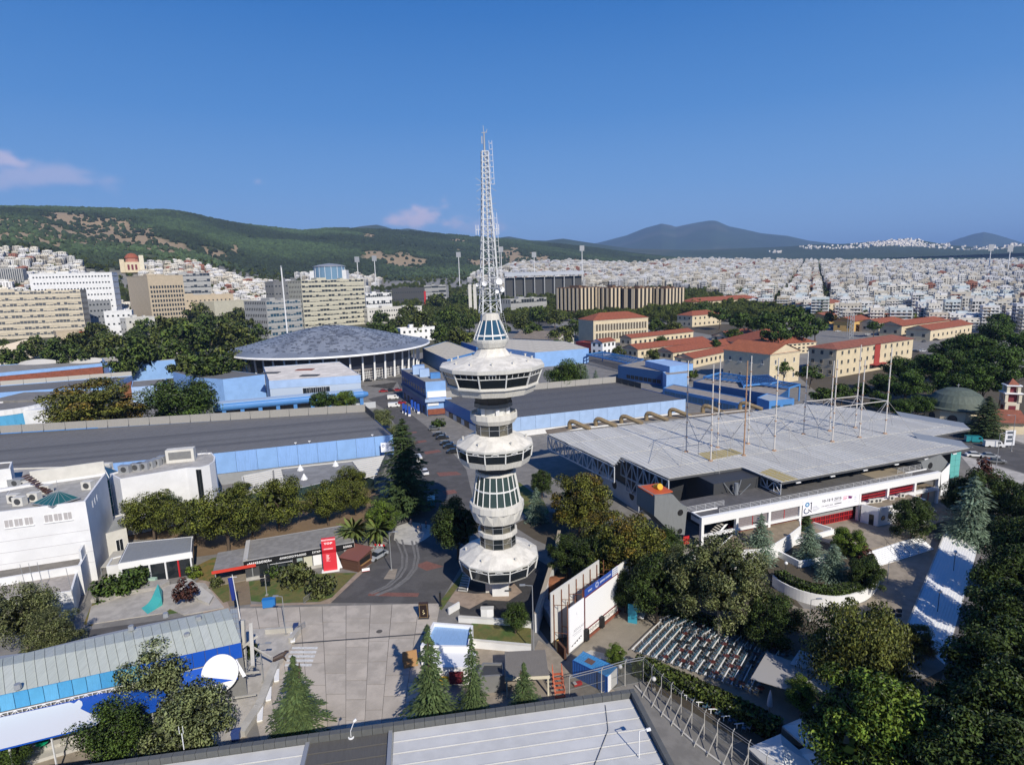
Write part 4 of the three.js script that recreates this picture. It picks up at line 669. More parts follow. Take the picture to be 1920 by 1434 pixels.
// ---------------------------------------------------------------- the hall whose roof fills the bottom edge
{
const h=9,A=G(262,1427,h),B=G(1192,1297,h),t=frame('exhibition_hall','large flat-roofed hall at the bottom edge with white ribbed roof and dark grey parapet','hall',A.clone().setY(0),B.clone().setY(0)),L=flat(A,B),x0=-14,D=26;
const capM=M(.115,.118,.115,.7,{tex:'grime',size:5}),whiteR=[M(.60,.595,.58,.8,{tex:'grime',size:12}),M(.62,.615,.60,.8,{tex:'grime',size:15}),M(.585,.58,.565,.8,{tex:'grime',size:9})],brownR=[M(.115,.108,.098,.7,{tex:'streak',size:10}),M(.105,.10,.092,.7,{tex:'streak',size:8})];
new MB().walls([[x0,0],[L,0],[L,D],[x0,D]],-.02,h-.9).build('wall',m.midGrey,t);
// parapet cladding sheets
for(let x=x0,i=0;x<L-.2;x+=1.05,i++){bx('parapet_sheet',capM,t,x+.02,Math.min(x+1.03,L-.02),h-1.0,h,-.55,.02);}
for(let z=.1;z<D;z+=1.4) bx('parapet_sheet',capM,t,L-.5,L+.02,h-1.0,h,z,z+1.37);
new MB().box(x0,L-.5,h-1.05,h-.75,0.02,D).build('roof',m.midGrey,t);
const zone=(xa,xb,mats,n0)=>{for(let k=0;k<17;k++){const z=.08+k*1.5;bx('roof_panel',mats[(k*2+n0) % mats.length],t,xa,xb,h-.75,h-.66,z,z+1.42);bx('roof_rib',mats[0],t,xa,xb,h-.66,h-.6,z+1.30,z+1.38);}};
const xr=(px,py)=>here(t,px,py,h-.7)[0],xA=xr(575,1398),xB=xr(730,1376);
zone(x0,xA-.15,whiteR,0);zone(xA+.25,xB-.2,brownR,1);zone(xB+.45,L-.62,whiteR,1);
for(const x of [xA-.02,xB+.02]){new MB().box(x-.1,x+.28,h-.75,h-.42,.05,D).build('gutter',m.galv,t);}
{const mb=new MB();mb.line([[L-3.6,h-.6,.6],[L-4.4,h-.6,4],[L-7.2,h-.6,8.2],[L-5.6,h-.6,10.5],[L-4.8,h-.6,14]],.035).build('cable',m.darkGrey,t);}
{const [x,z]=here(t,658,1382,h-.6);new MB().bar([x,h-.6,z],[x,h+.1,z],.04).bar([x,h+.1,z],[x+.35,h+.75,z-.5],.04).bar([x+.3,h+.7,z-.5],[x+.55,h+.85,z-.62],.14,.14,8).build('floodlight',m.whiteSteel,t);new MB().lathe([[.3,0],[.3,.1],[.18,.12]],14).build('vent',m.cleanWhite,t).position.set(x,h-.65,z);}
{const [x,z]=here(t,1206,1408,h);new MB().bar([x-.4,h-1,z],[x-.4,h+2.2,z],.06).bar([x-.4,h+2.2,z],[x+.5,h+2.3,z],.04).bar([x+.3,h+2.2,z],[x+.7,h+2.25,z],.16,.16,8).build('floodlight',m.whiteSteel,t);}
{const [x,z]=here(t,344,1402,h);new MB().bar([x,h-.2,z],[x,h+1.6,z],.05).bar([x-.2,h+1.6,z],[x-.2,h+2.4,z],.03).bar([x+.15,h+1.6,z],[x+.15,h+2.4,z],.03).build('aerial',m.whiteSteel,t);}
}

// ---------------------------------------------------------------- the long blue hall on the left with its panel screen, and the pergola building before it
{
const h=9,pts=[[735,815],[400,850],[0,888],[-160,906],[-160,822],[0,812],[685,771]],w=pts.map(([x,y])=>G(x,y,h)),t=thing('exhibition_hall','long light blue hall with grey ribbed roof, left of the avenue','hall',w[0].clone().setY(0)),q=w.map((p)=>[p.x-w[0].x,p.z-w[0].z]);
new MB().walls(q,-.02,3.3).build('wall',m.midGrey,t);
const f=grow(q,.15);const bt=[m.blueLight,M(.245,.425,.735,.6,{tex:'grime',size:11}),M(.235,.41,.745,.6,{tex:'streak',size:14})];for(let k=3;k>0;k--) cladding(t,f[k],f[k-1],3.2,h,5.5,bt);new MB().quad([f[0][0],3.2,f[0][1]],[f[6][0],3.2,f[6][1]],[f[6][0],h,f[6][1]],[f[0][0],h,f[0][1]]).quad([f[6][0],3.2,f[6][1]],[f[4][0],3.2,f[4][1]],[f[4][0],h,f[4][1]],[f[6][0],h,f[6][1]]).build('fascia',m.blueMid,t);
new MB().poly(q,h-.35).build('roof_base',m.darkGrey,t);
strips(t,q,h-.33,[q[2][0]-q[0][0],q[2][1]-q[0][1]],2.9,[m.roofGrey,M(.115,.115,.12,.85,{tex:'streak',size:17}),M(.135,.134,.136,.85,{tex:'streak',size:25})],'roof_panel',.12);
panelFence(t,q[5],q[6],h-.2,2.6,6.4,M(.33,.315,.29,.8,{tex:'streak',size:5}),m.darkSteel);panelFence(t,q[4],q[5],h-.2,2.6,6.4,M(.33,.315,.29,.8,{tex:'streak',size:5}),m.darkSteel);
panelFence(t,q[6],[lerp(q[6][0],q[0][0],.38),lerp(q[6][1],q[0][1],.38)],h-.2,2.2,3,m.darkGrey,m.darkSteel);
for(const [px,py] of [[554,833],[698,818],[580,830]]){const [x,z]=here(t,px,py,h);new MB().bar([x,h-.1,z],[x,h+.35,z],.05).bar([x-.3,h+.4,z],[x+.3,h+.45,z],.16,.16,8).build('floodlight',m.cleanWhite,t);}
{const s=frame('sign_board','white notice sign with small emblem on the blue hall, beside the dark cypress','sign',G(715,848,4.6),G(737,846,4.6));s.position.y=4.6;s.position.z+=.35;const W=flat(G(715,848,4.6),G(737,846,4.6));plate('board',printed(256,192,(c,a,b)=>{c.fillStyle='#e9edf6';c.fillRect(0,0,a,b);c.strokeStyle='#3d4a78';c.lineWidth=7;c.strokeRect(34,40,34,40);c.beginPath();c.arc(51,60,26,0,7);c.stroke();c.fillStyle='#6a7492';for(let i=0;i<4;i++) c.fillRect(100,44+i*24,110-i*18,8);}),s,W,2.7,W/2,1.5,.05);bx('backing',m.cleanWhite,s,0,W,.1,2.9,-.12,.015);}
}
{
const h=3.5,t0=[[452,893],[512,879],[662,863],[722,853],[700,898],[676,889],[566,914],[535,913],[458,929]],r=outline('pergola_building','low flat-roofed building with pale slatted pergolas at both ends before the blue hall','building',t0,h,{wall:m.glassGreen,roof:M(.27,.265,.26,.9,{tex:'patch',size:14}),coping:m.offWhite,parapet:.35,sunk:.2});
const slats=(a,b,c,d,n)=>{const L=[a,b,c,d].map(([x,y])=>here(r.g,x,y,h+.35));for(let i=0;i<n;i++){const k=(i+.2)/n,k2=(i+.72)/n,p=(s,e,f)=>[lerp(L[s][0],L[e][0],f),lerp(L[s][1],L[e][1],f)];new MB().prism([p(0,3,k),p(1,2,k),p(1,2,k2),p(0,3,k2)],h+.1,h+.38).build('pergola_slat',m.offWhite,r.g);}};
slats([456,890],[510,880],[512,912],[462,928],9);slats([513,879],[526,877],[534,911],[516,913],8);slats([660,864],[720,853],[706,890],[684,896],9);
for(const [px,py] of [[563,880],[570,897],[629,872]]){const [x,z]=here(r.g,px,py,h);new MB().lathe([[.9,0],[.1,1.5],[0,1.5]],6).build('skylight_cone',m.cleanWhite,r.g).position.set(x,h-.2,z);}
tag(r.g,r.g.userData.label,'building');
}

// ---------------------------------------------------------------- the right-hand blue hall behind the tower
{
const hB=heightAt(1284,748,G(1283,781)),h=hB,pts=[[1285,748],[918,788],[829,745],[1155,716]],w=pts.map(([x,y])=>G(x,y,h)),t=thing('exhibition_hall','pale blue hall with dark ribbed roof directly behind the tower','hall',w[0].clone().setY(0)),q=w.map((p)=>[p.x-w[0].x,p.z-w[0].z]),f=grow(q,.12);
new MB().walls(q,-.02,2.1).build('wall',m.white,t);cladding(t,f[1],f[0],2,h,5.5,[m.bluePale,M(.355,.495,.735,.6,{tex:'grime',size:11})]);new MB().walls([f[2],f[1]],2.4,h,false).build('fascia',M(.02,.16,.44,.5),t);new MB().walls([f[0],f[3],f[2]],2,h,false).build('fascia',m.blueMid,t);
new MB().poly(q,h-.3).build('roof_base',m.darkGrey,t);strips(t,q,h-.28,[q[1][0]-q[0][0],q[1][1]-q[0][1]],3,[M(.10,.10,.108,.85,{tex:'streak',size:22}),M(.112,.112,.118,.85,{tex:'streak',size:19})],'roof_panel',.1);
panelFence(t,q[2],q[3],h-.2,2.6,6.4,M(.36,.345,.32,.8,{tex:'streak',size:5}),m.darkSteel);panelFence(t,q[3],[lerp(q[3][0],q[0][0],.4),lerp(q[3][1],q[0][1],.4)],h-.2,2.3,5,m.darkGrey,m.darkSteel);
const s=thing('banner','square white emblem banner on the dark blue side of the hall behind the tower','banner',w[1].clone().lerp(w[2],.30).setY(2.8),Math.atan2(-(w[1].z-w[2].z),w[1].x-w[2].x));plate('cloth',printed(128,128,(c)=>{c.fillStyle='#1e5ba8';c.fillRect(0,0,128,128);c.fillStyle='#b9cbe8';c.fillRect(14,14,100,100);c.strokeStyle='#3f6fb4';c.lineWidth=9;c.beginPath();c.moveTo(24,30);c.lineTo(50,96);c.lineTo(64,40);c.lineTo(82,96);c.lineTo(106,30);c.stroke();}),s,4.2,3.4,0,1.7,.22);
for(const k of [.2,.45,.62,.8]){const x=lerp(q[1][0],q[2][0],k),z=lerp(q[1][1],q[2][1],k);const o=bx('doorway',m.glass,t,-2.2,2.2,0,2.2,-.1,.1);o.position.set(x,1.1,z);o.rotation.y=Math.atan2(-(q[1][1]-q[2][1]),q[1][0]-q[2][0]);}
}
// ---------------------------------------------------------------- the big pavilion on the right: truss roof with masts, white frame facade, terraces
{
const TOP=8.75,A=G(1318,971,TOP).setY(0),B=G(1764,885,TOP).setY(0),t=frame('pavilion','big pavilion with ribbed metal roof, masts and white framed facade right of the tower','pavilion',A,B);
const RY=11.5,q=[[1027,814],[1152,872],[1165,856],[1254,897],[1391,876],[1465,904],[1818,840],[1722,823],[1820,804],[1690,781],[1604,765],[1500,757],[1412,772]].map(([x,y])=>here(t,x,y,RY));
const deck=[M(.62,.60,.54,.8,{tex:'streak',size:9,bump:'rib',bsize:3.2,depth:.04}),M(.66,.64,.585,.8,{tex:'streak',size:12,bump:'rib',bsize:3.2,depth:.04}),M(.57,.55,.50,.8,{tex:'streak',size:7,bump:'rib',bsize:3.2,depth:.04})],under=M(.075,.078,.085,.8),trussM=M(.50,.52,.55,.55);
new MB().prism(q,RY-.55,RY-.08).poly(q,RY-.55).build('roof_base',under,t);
const a0=q[3],a1=q[4],du=[a1[0]-a0[0],a1[1]-a0[1]],dl=Math.hypot(...du),across=[-du[1]/dl,du[0]/dl];// ribs run across, seams along the front
const cuts=[-200,-46,-32.5,-19,-6.5,6,60].map((c,i,a)=>[c+.1,(a[i+1] ?? 200)-.1]).slice(0,-1),c0=q[3][0]*across[0]+q[3][1]*across[1];
strips(t,q,RY-.07,across,2.25,deck,'roof_panel',.07,cuts.map(([a,b])=>[a+c0,b+c0]),.07,M(.66,.65,.62,.5));
for(const pts of [[[1308,850],[1372,841],[1394,850],[1330,863]],[[1424,886],[1446,878],[1497,898],[1468,903]]]) new MB().prism(pts.map(([x,y])=>here(t,x,y,RY)),RY-.02,RY+.03).build('translucent_panel',M(.46,.36,.13,.6,{tex:'streak',size:4}),t);
// upturned edge flaps on the far right
for(const [a,b,s] of [[8,9,[1690,776]],[6,7,[1724,818]]]){const p=q[a],r=q[b];new MB().quad([p[0],RY,p[1]],[r[0],RY,r[1]],[r[0]+1.2,RY+.9,r[1]-2.6],[p[0]+1.2,RY+.9,p[1]-2.6]).quad([p[0],RY-.06,p[1]],[p[0]+1.2,RY+.84,p[1]-2.6],[r[0]+1.2,RY+.84,r[1]-2.6],[r[0],RY-.06,r[1]]).build('edge_flap',M(.26,.29,.33,.5),t);void s;}
// trusses along the left edge, deeper at the front step, and at the notch
truss(t,q[0],q[1],RY-.5,RY-4,14,.15,trussM);truss(t,q[2],q[3],RY-.5,RY-4.4,8,.15,trussM);
{const d=[lerp(q[2][0],q[3][0],.12),lerp(q[2][1],q[3][1],.12)],e=[lerp(q[2][0],q[3][0],.72),lerp(q[2][1],q[3][1],.72)];truss(t,d,e,RY-4.4,RY-7.6,5,.14,trussM);new MB().bar([e[0],RY-7.6,e[1]],[lerp(d[0],e[0],.5),.5,lerp(d[1],e[1],.5)],.18).bar([e[0],RY-4.4,e[1]],[e[0],RY-7.6,e[1]],.14).build('strut',trussM,t);}
truss(t,[q[4][0]+1.2,q[4][1]+.8],q[5],RY-.5,RY-2.6,5,.1,trussM);
{const n=6;for(let i=0;i<n;i++){const k=(i+.5)/n,p=[lerp(q[5][0],q[6][0],k),lerp(q[5][1],q[6][1],k)-1.2],mb=new MB();mb.bar([p[0],RY-.5,p[1]],[p[0],RY-1.9,p[1]-2],.12).bar([p[0]-2.4,RY-.5,p[1]-1],[p[0],RY-1.9,p[1]-2],.1).bar([p[0]+2.4,RY-.5,p[1]-1],[p[0],RY-1.9,p[1]-2],.1);mb.build('bracket',trussM,t);bx('lamp_fitting',m.cleanWhite,t,p[0]-.6,p[0]+.6,RY-.9,RY-.7,p[1]+.9,p[1]+1.2);}}
// hall body set back under the roof, shade put into its near-black colour
const L=flat(A,B),back=q[0][1]+6,body=[[9.5,-9],[L-4,-9],[L+4,-26],[L+4,-44],[6,back+4],[2.2,back+4],[2.2,-24],[9.5,-18]];
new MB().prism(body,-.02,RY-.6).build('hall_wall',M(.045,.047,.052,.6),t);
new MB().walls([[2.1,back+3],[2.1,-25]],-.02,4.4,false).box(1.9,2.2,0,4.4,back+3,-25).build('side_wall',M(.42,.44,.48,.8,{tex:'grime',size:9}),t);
for(const z of [-44,-36,-28]){const o=new MB().lathe([[1.1,0],[0,.06]],20).build('round_window',m.black,t);o.rotation.set(0,0,Math.PI/2);o.position.set(1.88,3,z);}
// columns of the roof with raking struts
for(const x of [14,25,36,47,57]){const z=-7.6-(x-14)*.02,mb=new MB().bar([x,6.9,z],[x,RY-.6,z],.42,.42,8);for(const [dx,dz] of [[-2.2,1.5],[2.2,1.5],[-2.2,-1.2],[2.2,-1.2]]) mb.bar([x,7.6,z],[x+dx,RY-.6,z+dz],.1);mb.build('column',M(.20,.215,.235,.6),t);}
for(const [x,z] of [[18,-5.6],[40,-5.2],[33,-6.4]]) bx('spotlight_box',m.midGrey,t,x-.5,x+.5,7.0,7.9,z-.4,z+.4);
// facade grid taken from the photograph
const X=(px,py)=>onFace(t,px,py)[0],Y=(px,py)=>onFace(t,px,py)[1];
const xs=[X(1318,1000),X(1383,985),X(1444,970),X(1502,960),X(1613,945),X(1666,930),X(1717,920),X(1762,905)],top=TOP,bt=Y(1383,972),mid=Y(1502,990),y0=TERR;
new MB().box(xs[0]-.3,xs[7]+.2,bt,top,-.7,0).build('top_beam',m.cleanWhite,t);
new MB().box(xs[0]-.3,xs[7]+.2,top-.55,top-.25,-9.2,-.72).build('terrace_deck',M(.12,.115,.115,.9,{tex:'patch',size:8}),t);
xs.forEach((x,i)=>new MB().box(x-.28,x+.28,i===0?-.02:y0,bt,-.65,-.03).build('column',m.cleanWhite,t));
const fl=Y(1385,991);// first floor level
new MB().box(xs[0],xs[3],fl-.45,fl,-.6,.05).build('floor_beam',m.cleanWhite,t);new MB().box(xs[4],xs[7],fl-.55,fl+.1,-.6,.05).build('floor_beam',m.cleanWhite,t);
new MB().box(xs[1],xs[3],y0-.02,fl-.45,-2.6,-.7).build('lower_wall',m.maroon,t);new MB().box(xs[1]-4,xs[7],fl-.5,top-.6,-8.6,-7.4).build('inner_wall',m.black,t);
const louver=M(.23,.205,.215,.5,{tex:'streak',size:6});
for(const [a,b] of [[1,2],[2,3]]){const wd=(xs[b]-xs[a]-.6)/2;for(let k=0;k<2;k++){const p=bx('louver_panel',louver,t,xs[a]+.3+k*wd+.04,xs[a]+.3+(k+1)*wd-.04,fl+.05,bt-.05,-.5,-.4);for(let j=1;j<6;j++){const hgt=bt-fl-.1;bx('louver_slat',M(.30,.26,.27,.5),p,-wd/2+.06,wd/2-.06,-hgt/2+j*hgt/6-.03,-hgt/2+j*hgt/6+.03,.05,.13);}} bx('red_mullion',m.red,t,(xs[a]+xs[b])/2-.05,(xs[a]+xs[b])/2+.05,fl+.05,bt-.05,-.4,-.28);}
for(const [a,b] of [[4,5],[5,6]]){const wd=(xs[b]-xs[a]-.6)/3;for(let k=0;k<3;k++) bx('window_pane',M(.07,.012,.02,.12),t,xs[a]+.3+k*wd+.03,xs[a]+.3+(k+1)*wd-.03,fl+.1,bt-.05,-.5,-.44);for(const f of [.33,.6]) bx('red_mullion',m.red,t,xs[a]+.3,xs[b]-.3,lerp(fl,bt,f)-.05,lerp(fl,bt,f)+.05,-.44,-.34);}
bx('balcony_floor',M(.24,.19,.13,.9),t,xs[6]+.3,xs[7]-.3,fl+.1,fl+.16,-6,-.6);bx('balcony_back',m.white,t,xs[6]+.3,xs[7]-.3,fl+.17,bt,-6.3,-6.05);
for(let k=0;k<3;k++){const wd=(xs[7]-xs[6]-.6)/3;bx('window_pane',M(.45,.40,.33,.2),t,xs[6]+.3+k*wd+.05,xs[6]+.3+(k+1)*wd-.05,y0+.1,fl-.6,-.5,-.44);bx('red_mullion',m.red,t,xs[6]+.3+k*wd-.04,xs[6]+.3+k*wd+.04,y0,fl-.6,-.44,-.34);}
// entrance with red doors
const bb=Y(1610.6,946.4),ent=Y(1607,960);bx('entrance_wall',m.midGrey,t,xs[3]+.28,xs[4]-.28,ent,bb,-1.6,-1.2);bx('soffit',m.greyWall,t,xs[3]+.28,xs[4]-.28,bb-.06,bb,-1.6,-.05);
const nd=12,dw=(xs[4]-xs[3]-.6)/nd;for(let k=0;k<nd;k++){const d=new THREE.Group();d.name='door';t.add(d);d.position.set(xs[3]+.3+(k+.5)*dw,y0,-1.3);part('door_frame',boxCache['doorf' + dw.toFixed(2)] ??= frameGeo(dw-.04,ent-y0,.12),m.red,d);bx('pane',M(.10,.012,.018,.15),d,-dw/2+.1,dw/2-.1,.1,ent-y0-.1,-.02,.03);bx('push_bar',m.red,d,-dw/2+.1,dw/2-.1,1.0,1.1,.03,.1);}
railing(t,[[xs[1]-4,-.35],[xs[6]-1,-.35]],top,1.1,m.whiteSteel,4,2.4);
// stairs and landing at the left end of the facade
for(let k=0;k<12;k++) bx('stair_tread',m.offWhite,t,xs[0]+.8+k*.42,xs[0]+1.3+k*.42,2.0+k*.34,2.1+k*.34,-2.6,-.75);
new MB().quad([xs[0]+.6,1.7,-.72],[xs[0]+1.0,1.7,-.72],[xs[0]+6.3,6.2,-.72],[xs[0]+5.6,6.2,-.72]).box(xs[0]+.4,xs[0]+3,1.5,2,-2.6,-.72).build('stair_string',m.cleanWhite,t);
new MB().box(xs[0]-5.5,xs[0],1.4,1.6,-3,-.4).build('landing',m.lightPaving,t);for(let k=0;k<8;k++) bx('stair_tread',m.offWhite,t,xs[0]-6.4-k*.3,xs[0]-6.05-k*.3,1.4-k*.17,1.5-k*.17,-3,-.4);
new MB().box(xs[0]-8,xs[0]+12,-.02,1.4,-.3,-.02).build('parapet_wall',m.cleanWhite,t);bx('red_panel',m.red,t,xs[0]-1.9,xs[0]-.5,2.3,4.0,-3.3,-3.2);new MB().box(xs[0],xs[0]+5.6,bt-.02,top,-3.2,-3).box(xs[0]-.3,xs[0],bt,top,-3.2,-.7).build('stair_parapet',m.cleanWhite,t);bx('red_floor',m.red,t,xs[0]+1.3,xs[0]+3.2,bt,bt+.06,-2.9,-.8);
railing(t,[[xs[0]-1,-3.6],[xs[0]+7.6,-3.6]],top-.2,1.1,m.whiteSteel,4,2.2);
// grey end towers with round holes
const endTower=(pts,z0,z1,holes)=>{const g=new THREE.Group();g.name='end_tower';t.add(g);const wall=M(.20,.21,.215,.8,{tex:'streak',size:6}),mb=new MB();for(let i=0;i<pts.length;i++){const a=pts[i],b=pts[(i+1) % pts.length];mb.quad([a[0],a[1],z1],[b[0],b[1],z1],[b[0],b[1],z0],[a[0],a[1],z0]);} const c=[pts.reduce((s,p)=>s+p[0],0)/pts.length,pts.reduce((s,p)=>s+p[1],0)/pts.length];for(let i=0;i<pts.length;i++){const a=pts[i],b=pts[(i+1) % pts.length];mb.tri([c[0],c[1],z0],[a[0],a[1],z0],[b[0],b[1],z0]).tri([c[0],c[1],z1],[b[0],b[1],z1],[a[0],a[1],z1]);} mb.build('wall',wall,g);for(const [x,y,r] of holes){const o=new MB().lathe([[r,0],[r*.93,.05],[r*.9,.012],[0,.012]],22).build('round_window',m.black,g);o.rotation.x=Math.PI/2;o.position.set(x,y,z0+.01);} return g;};
{const z=-1.6,F=(px,py)=>onFace(t,px,py,z),pts=[[1227,967],[1262,1001],[1284,1003],[1289,950],[1280,947],[1262,927],[1228,929]].map(([x,y])=>F(x,y));pts[1][1]=Math.max(-.02,pts[1][1]);endTower(pts,z,z-6,[[...F(1276,961),.62],[...F(1275,996),.55]]);const [ox,oy]=F(1246,927);bx('orange_duct_base',m.orange,t,ox-2.2,ox+2.2,oy-.1,oy+.08,z-5.4,z-.6);const o=new MB().lathe([[.6,-.8],[.6,.8],[0,.8]],16).build('ventilator_hood',m.yellow,t);o.rotation.x=1.2;o.position.set(ox+.6,oy+.35,z-3);
const [sx]=F(1221,960);new MB().quad([sx,5.5,z+.3],[sx,0,z+.3],[sx+7,0,z+.3],[sx+4.6,1.6,z+.3]).box(sx-.3,sx+5,0,1.4,z-4,z+.28).build('sloping_wall',m.cleanWhite,t);
for(let k=0;k<2;k++) bx('side_block',M(.36,.38,.42,.8),t,sx-7+k*3.4,sx-3.8+k*3.4,0,6+k*.6,z-10,z-5);}
{const z=-3.2,F=(px,py)=>onFace(t,px,py,z),pts=[F(1735,892),F(1768,883),F(1778,866),F(1765,852),F(1728,866)];endTower(pts,z,z-6,[[...F(1745,873),.75]]);const a=F(1761,930),b=F(1774,928),c=F(1779,868),d=F(1762,885);new MB().quad([a[0],TERR,z+.4],[b[0],TERR,z+.4],[c[0],c[1],z+.4],[d[0],d[1],z+.4]).quad([b[0],TERR,z+.4],[b[0],TERR,z-3],[c[0],c[1],z-3],[c[0],c[1],z+.4]).build('sloping_wall',m.cleanWhite,t);railing(t,[[F(1684,880)[0],z],[F(1728,872)[0],z]],top-.1,1.2,m.whiteSteel,4,2);new MB().box(xs[6]+.4,xs[7]-.3,bt+.2,top-.02,-3,-2.8).build('parapet_wall',m.cleanWhite,t);bx('roof_patch',M(.30,.25,.18,.9),t,F(1640,892)[0],F(1700,880)[0],top-.24,top-.16,z-4.5,z+.5);}
{// teal glass stair tower
const [x0,z0]=here(t,1779,900,0),[x1,z1]=here(t,1798,897,0),g=new THREE.Group();g.name='glass_tower';t.add(g);g.position.set(x0,0,z0);g.rotation.y=Math.atan2(-(z1-z0),x1-x0);const w=Math.hypot(x1-x0,z1-z0),teal=M(.12,.42,.40,.15,{phys:{ior:1.5}});for(let r=0;r<5;r++) for(let k=0;k<2;k++) bx('glass_panel',teal,g,k*w/2+.03,(k+1)*w/2-.03,.4+r*1.55,.4+(r+1)*1.55-.05,-.1,0);new MB().box(0,w,0,8.2,-4,-.12).build('core',m.darkGrey,g);}
// pipes bent over the rear roof edge
new MB().poly([[1022,806],[1100,794],[1420,762],[1412,772],[1100,800],[1027,815]].map(([x,y])=>here(t,x,y,RY-.6)),RY-.58).build('rear_roof',M(.24,.19,.135,.9,{tex:'patch',size:8}),t);
for(const [px,py] of [[1068,802],[1117,797],[1165,792],[1212,786],[1256,779],[1318,772],[1388,766]]){const [x,z]=here(t,px,py,RY-.4),mb=new MB(),c=[[x,RY-.6,z],[x,RY+.9,z],[x+.25,RY+1.5,z+.45],[x+.8,RY+1.55,z+1.3],[x+3.6,RY+.1,z+5.6]];for(let i=1;i<c.length;i++) mb.bar(c[i-1],c[i],.62,.62,10);mb.build('air_duct',M(.29,.215,.12,.8,{tex:'patch',size:3}),t);}
// white steel masts above the roof, tied by a light frame
const spots=[[1287,847,676],[1333,864,683],[1346,839,672],[1395,854,676],[1403,832,667],[1452,845,671],[1507,814,658],[1561,828,674],[1556,808,676],[1612,820,674],[1604,802,646],[1660,813,652]],mast=M(.62,.585,.54,.6,{tex:'streak',size:5}),rusty=M(.46,.28,.17,.8,{tex:'patch',size:4});
const at=spots.map(([x,y])=>here(t,x,y,RY)),tops=spots.map(([x,y,ty])=>Math.min(RY+24,heightAt(x,ty,G(x,y,RY).setY(0))));
at.forEach(([x,z],i)=>{new MB().bar([x,RY-.1,z],[x,tops[i],z],.17,.13,7).build('mast',i===3?rusty:mast,t);const mb=new MB().bar([x,RY,z],[x,RY+.25,z],.55,.45,6);for(let y=RY+3.5;y<tops[i]-1;y+=3.6) mb.bar([x,y,z],[x,y+.22,z],.26,.26,7);mb.build('mast_collar',rusty,t);});
const FY=RY+8.6,links=[[0,2],[2,4],[0,1],[1,3],[3,5],[4,5],[2,3],[6,8],[8,10],[10,11],[7,9],[9,11],[6,7],[8,9],[5,6],[4,8]];
const beams=new MB(),ties=new MB();
for(const [a,b] of links){const p=at[a],r=at[b],Lk=Math.hypot(r[0]-p[0],r[1]-p[1]);if(!(a===5||a===4&&b===8)){beams.bar([p[0],FY,p[1]],[r[0],FY,r[1]],.11);} ties.bar([p[0],FY,p[1]],[lerp(p[0],r[0],.5),RY+3.2,lerp(p[1],r[1],.5)],.065).bar([r[0],FY,r[1]],[lerp(p[0],r[0],.5),RY+3.2,lerp(p[1],r[1],.5)],.065).bar([lerp(p[0],r[0],.5),RY+3.2,lerp(p[1],r[1],.5)],[lerp(p[0],r[0],.5),RY,lerp(p[1],r[1],.5)],.05);if(Lk>99) break;}
beams.build('tie_beam',mast,t);ties.build('stay_rods',M(.44,.43,.42,.6),t);
{const mb=new MB();for(const [i,dx,dz] of [[0,-13,4],[0,-8,9],[1,-4,8],[0,-6,-7],[11,9,-5],[11,6,3],[6,-6,-6],[10,2,-8],[7,4,6],[3,3,8],[5,5,6]]){const [x,z]=at[i];mb.bar([x,FY,z],[x+dx,RY,z+dz],.045);} mb.build('stay_rods',M(.30,.29,.28,.6),t);}
// banner, its own thing on the facade
{
const o=thing('banner','long white banner with the number 81 and dates above the red doors','banner',t.localToWorld(V(xs[3]+.3,bb,-.05)),t.rotation.y),W=xs[4]-xs[3]-.75,H=Y(1610.6,919.5)-bb;
const p=printed(1536,384,(c,a,b)=>{
c.fillStyle='#e9e9ef';c.fillRect(0,0,a,b);const ring=(x,y,r,w,col,s,e)=>{c.strokeStyle=col;c.lineWidth=w;c.beginPath();c.arc(x,y,r,s ?? 0,e ?? 7);c.stroke();};
ring(118,108,44,26,'#1d6ea8');ring(118,108,22,10,'#8fd3f0');ring(108,262,66,24,'#173a63',.3,4.4);c.strokeStyle='#151a3a';c.lineWidth=22;c.beginPath();c.moveTo(196,86);c.lineTo(226,76);c.lineTo(226,262);c.moveTo(150,236);c.lineTo(246,318);c.stroke();
c.fillStyle='#7b8496';for(const [x,y,w] of [[262,190,120],[262,214,150],[262,250,190],[262,276,170],[262,302,120]]) c.fillRect(x,y,w,7);
c.fillStyle='#26262b';c.font='bold 92px sans-serif';c.fillText('10-18 9 2016',500,130);c.fillStyle='#77777f';c.fillRect(820,156,200,9);c.font='bold 40px sans-serif';c.fillStyle='#45454d';c.fillText('ΣΥΝ ΧΩΡΙΣ ΟΡΙΑ',500,246);c.fillRect(850,216,190,22);c.fillStyle='#8d8d95';c.fillRect(640,282,330,9);
c.fillStyle='#e58aa6';c.fillRect(1080,84,120,16);c.fillRect(1080,124,110,24);c.fillRect(1080,160,80,10);c.fillStyle='#6b1d63';c.beginPath();c.moveTo(1222,84);c.lineTo(1340,118);c.lineTo(1310,172);c.lineTo(1222,150);c.fill();c.fillStyle='#9aa4b4';ring(1424,150,16,6,'#7c94ac');c.fillRect(1396,196,60,8);c.fillRect(1390,262,90,7);ring(1250,246,20,4,'#b9bdc6');
});
plate('cloth',p,o,W,H,W/2+.1,H/2,.06);const f=new MB();for(const [a,b] of [[[0,0,0],[W+.2,0,0]],[[0,H,0],[W+.2,H,0]],[[W+.2,0,0],[W+.2,H,0]]]) f.bar(a,b,.06);f.build('frame',m.galv,o);
}
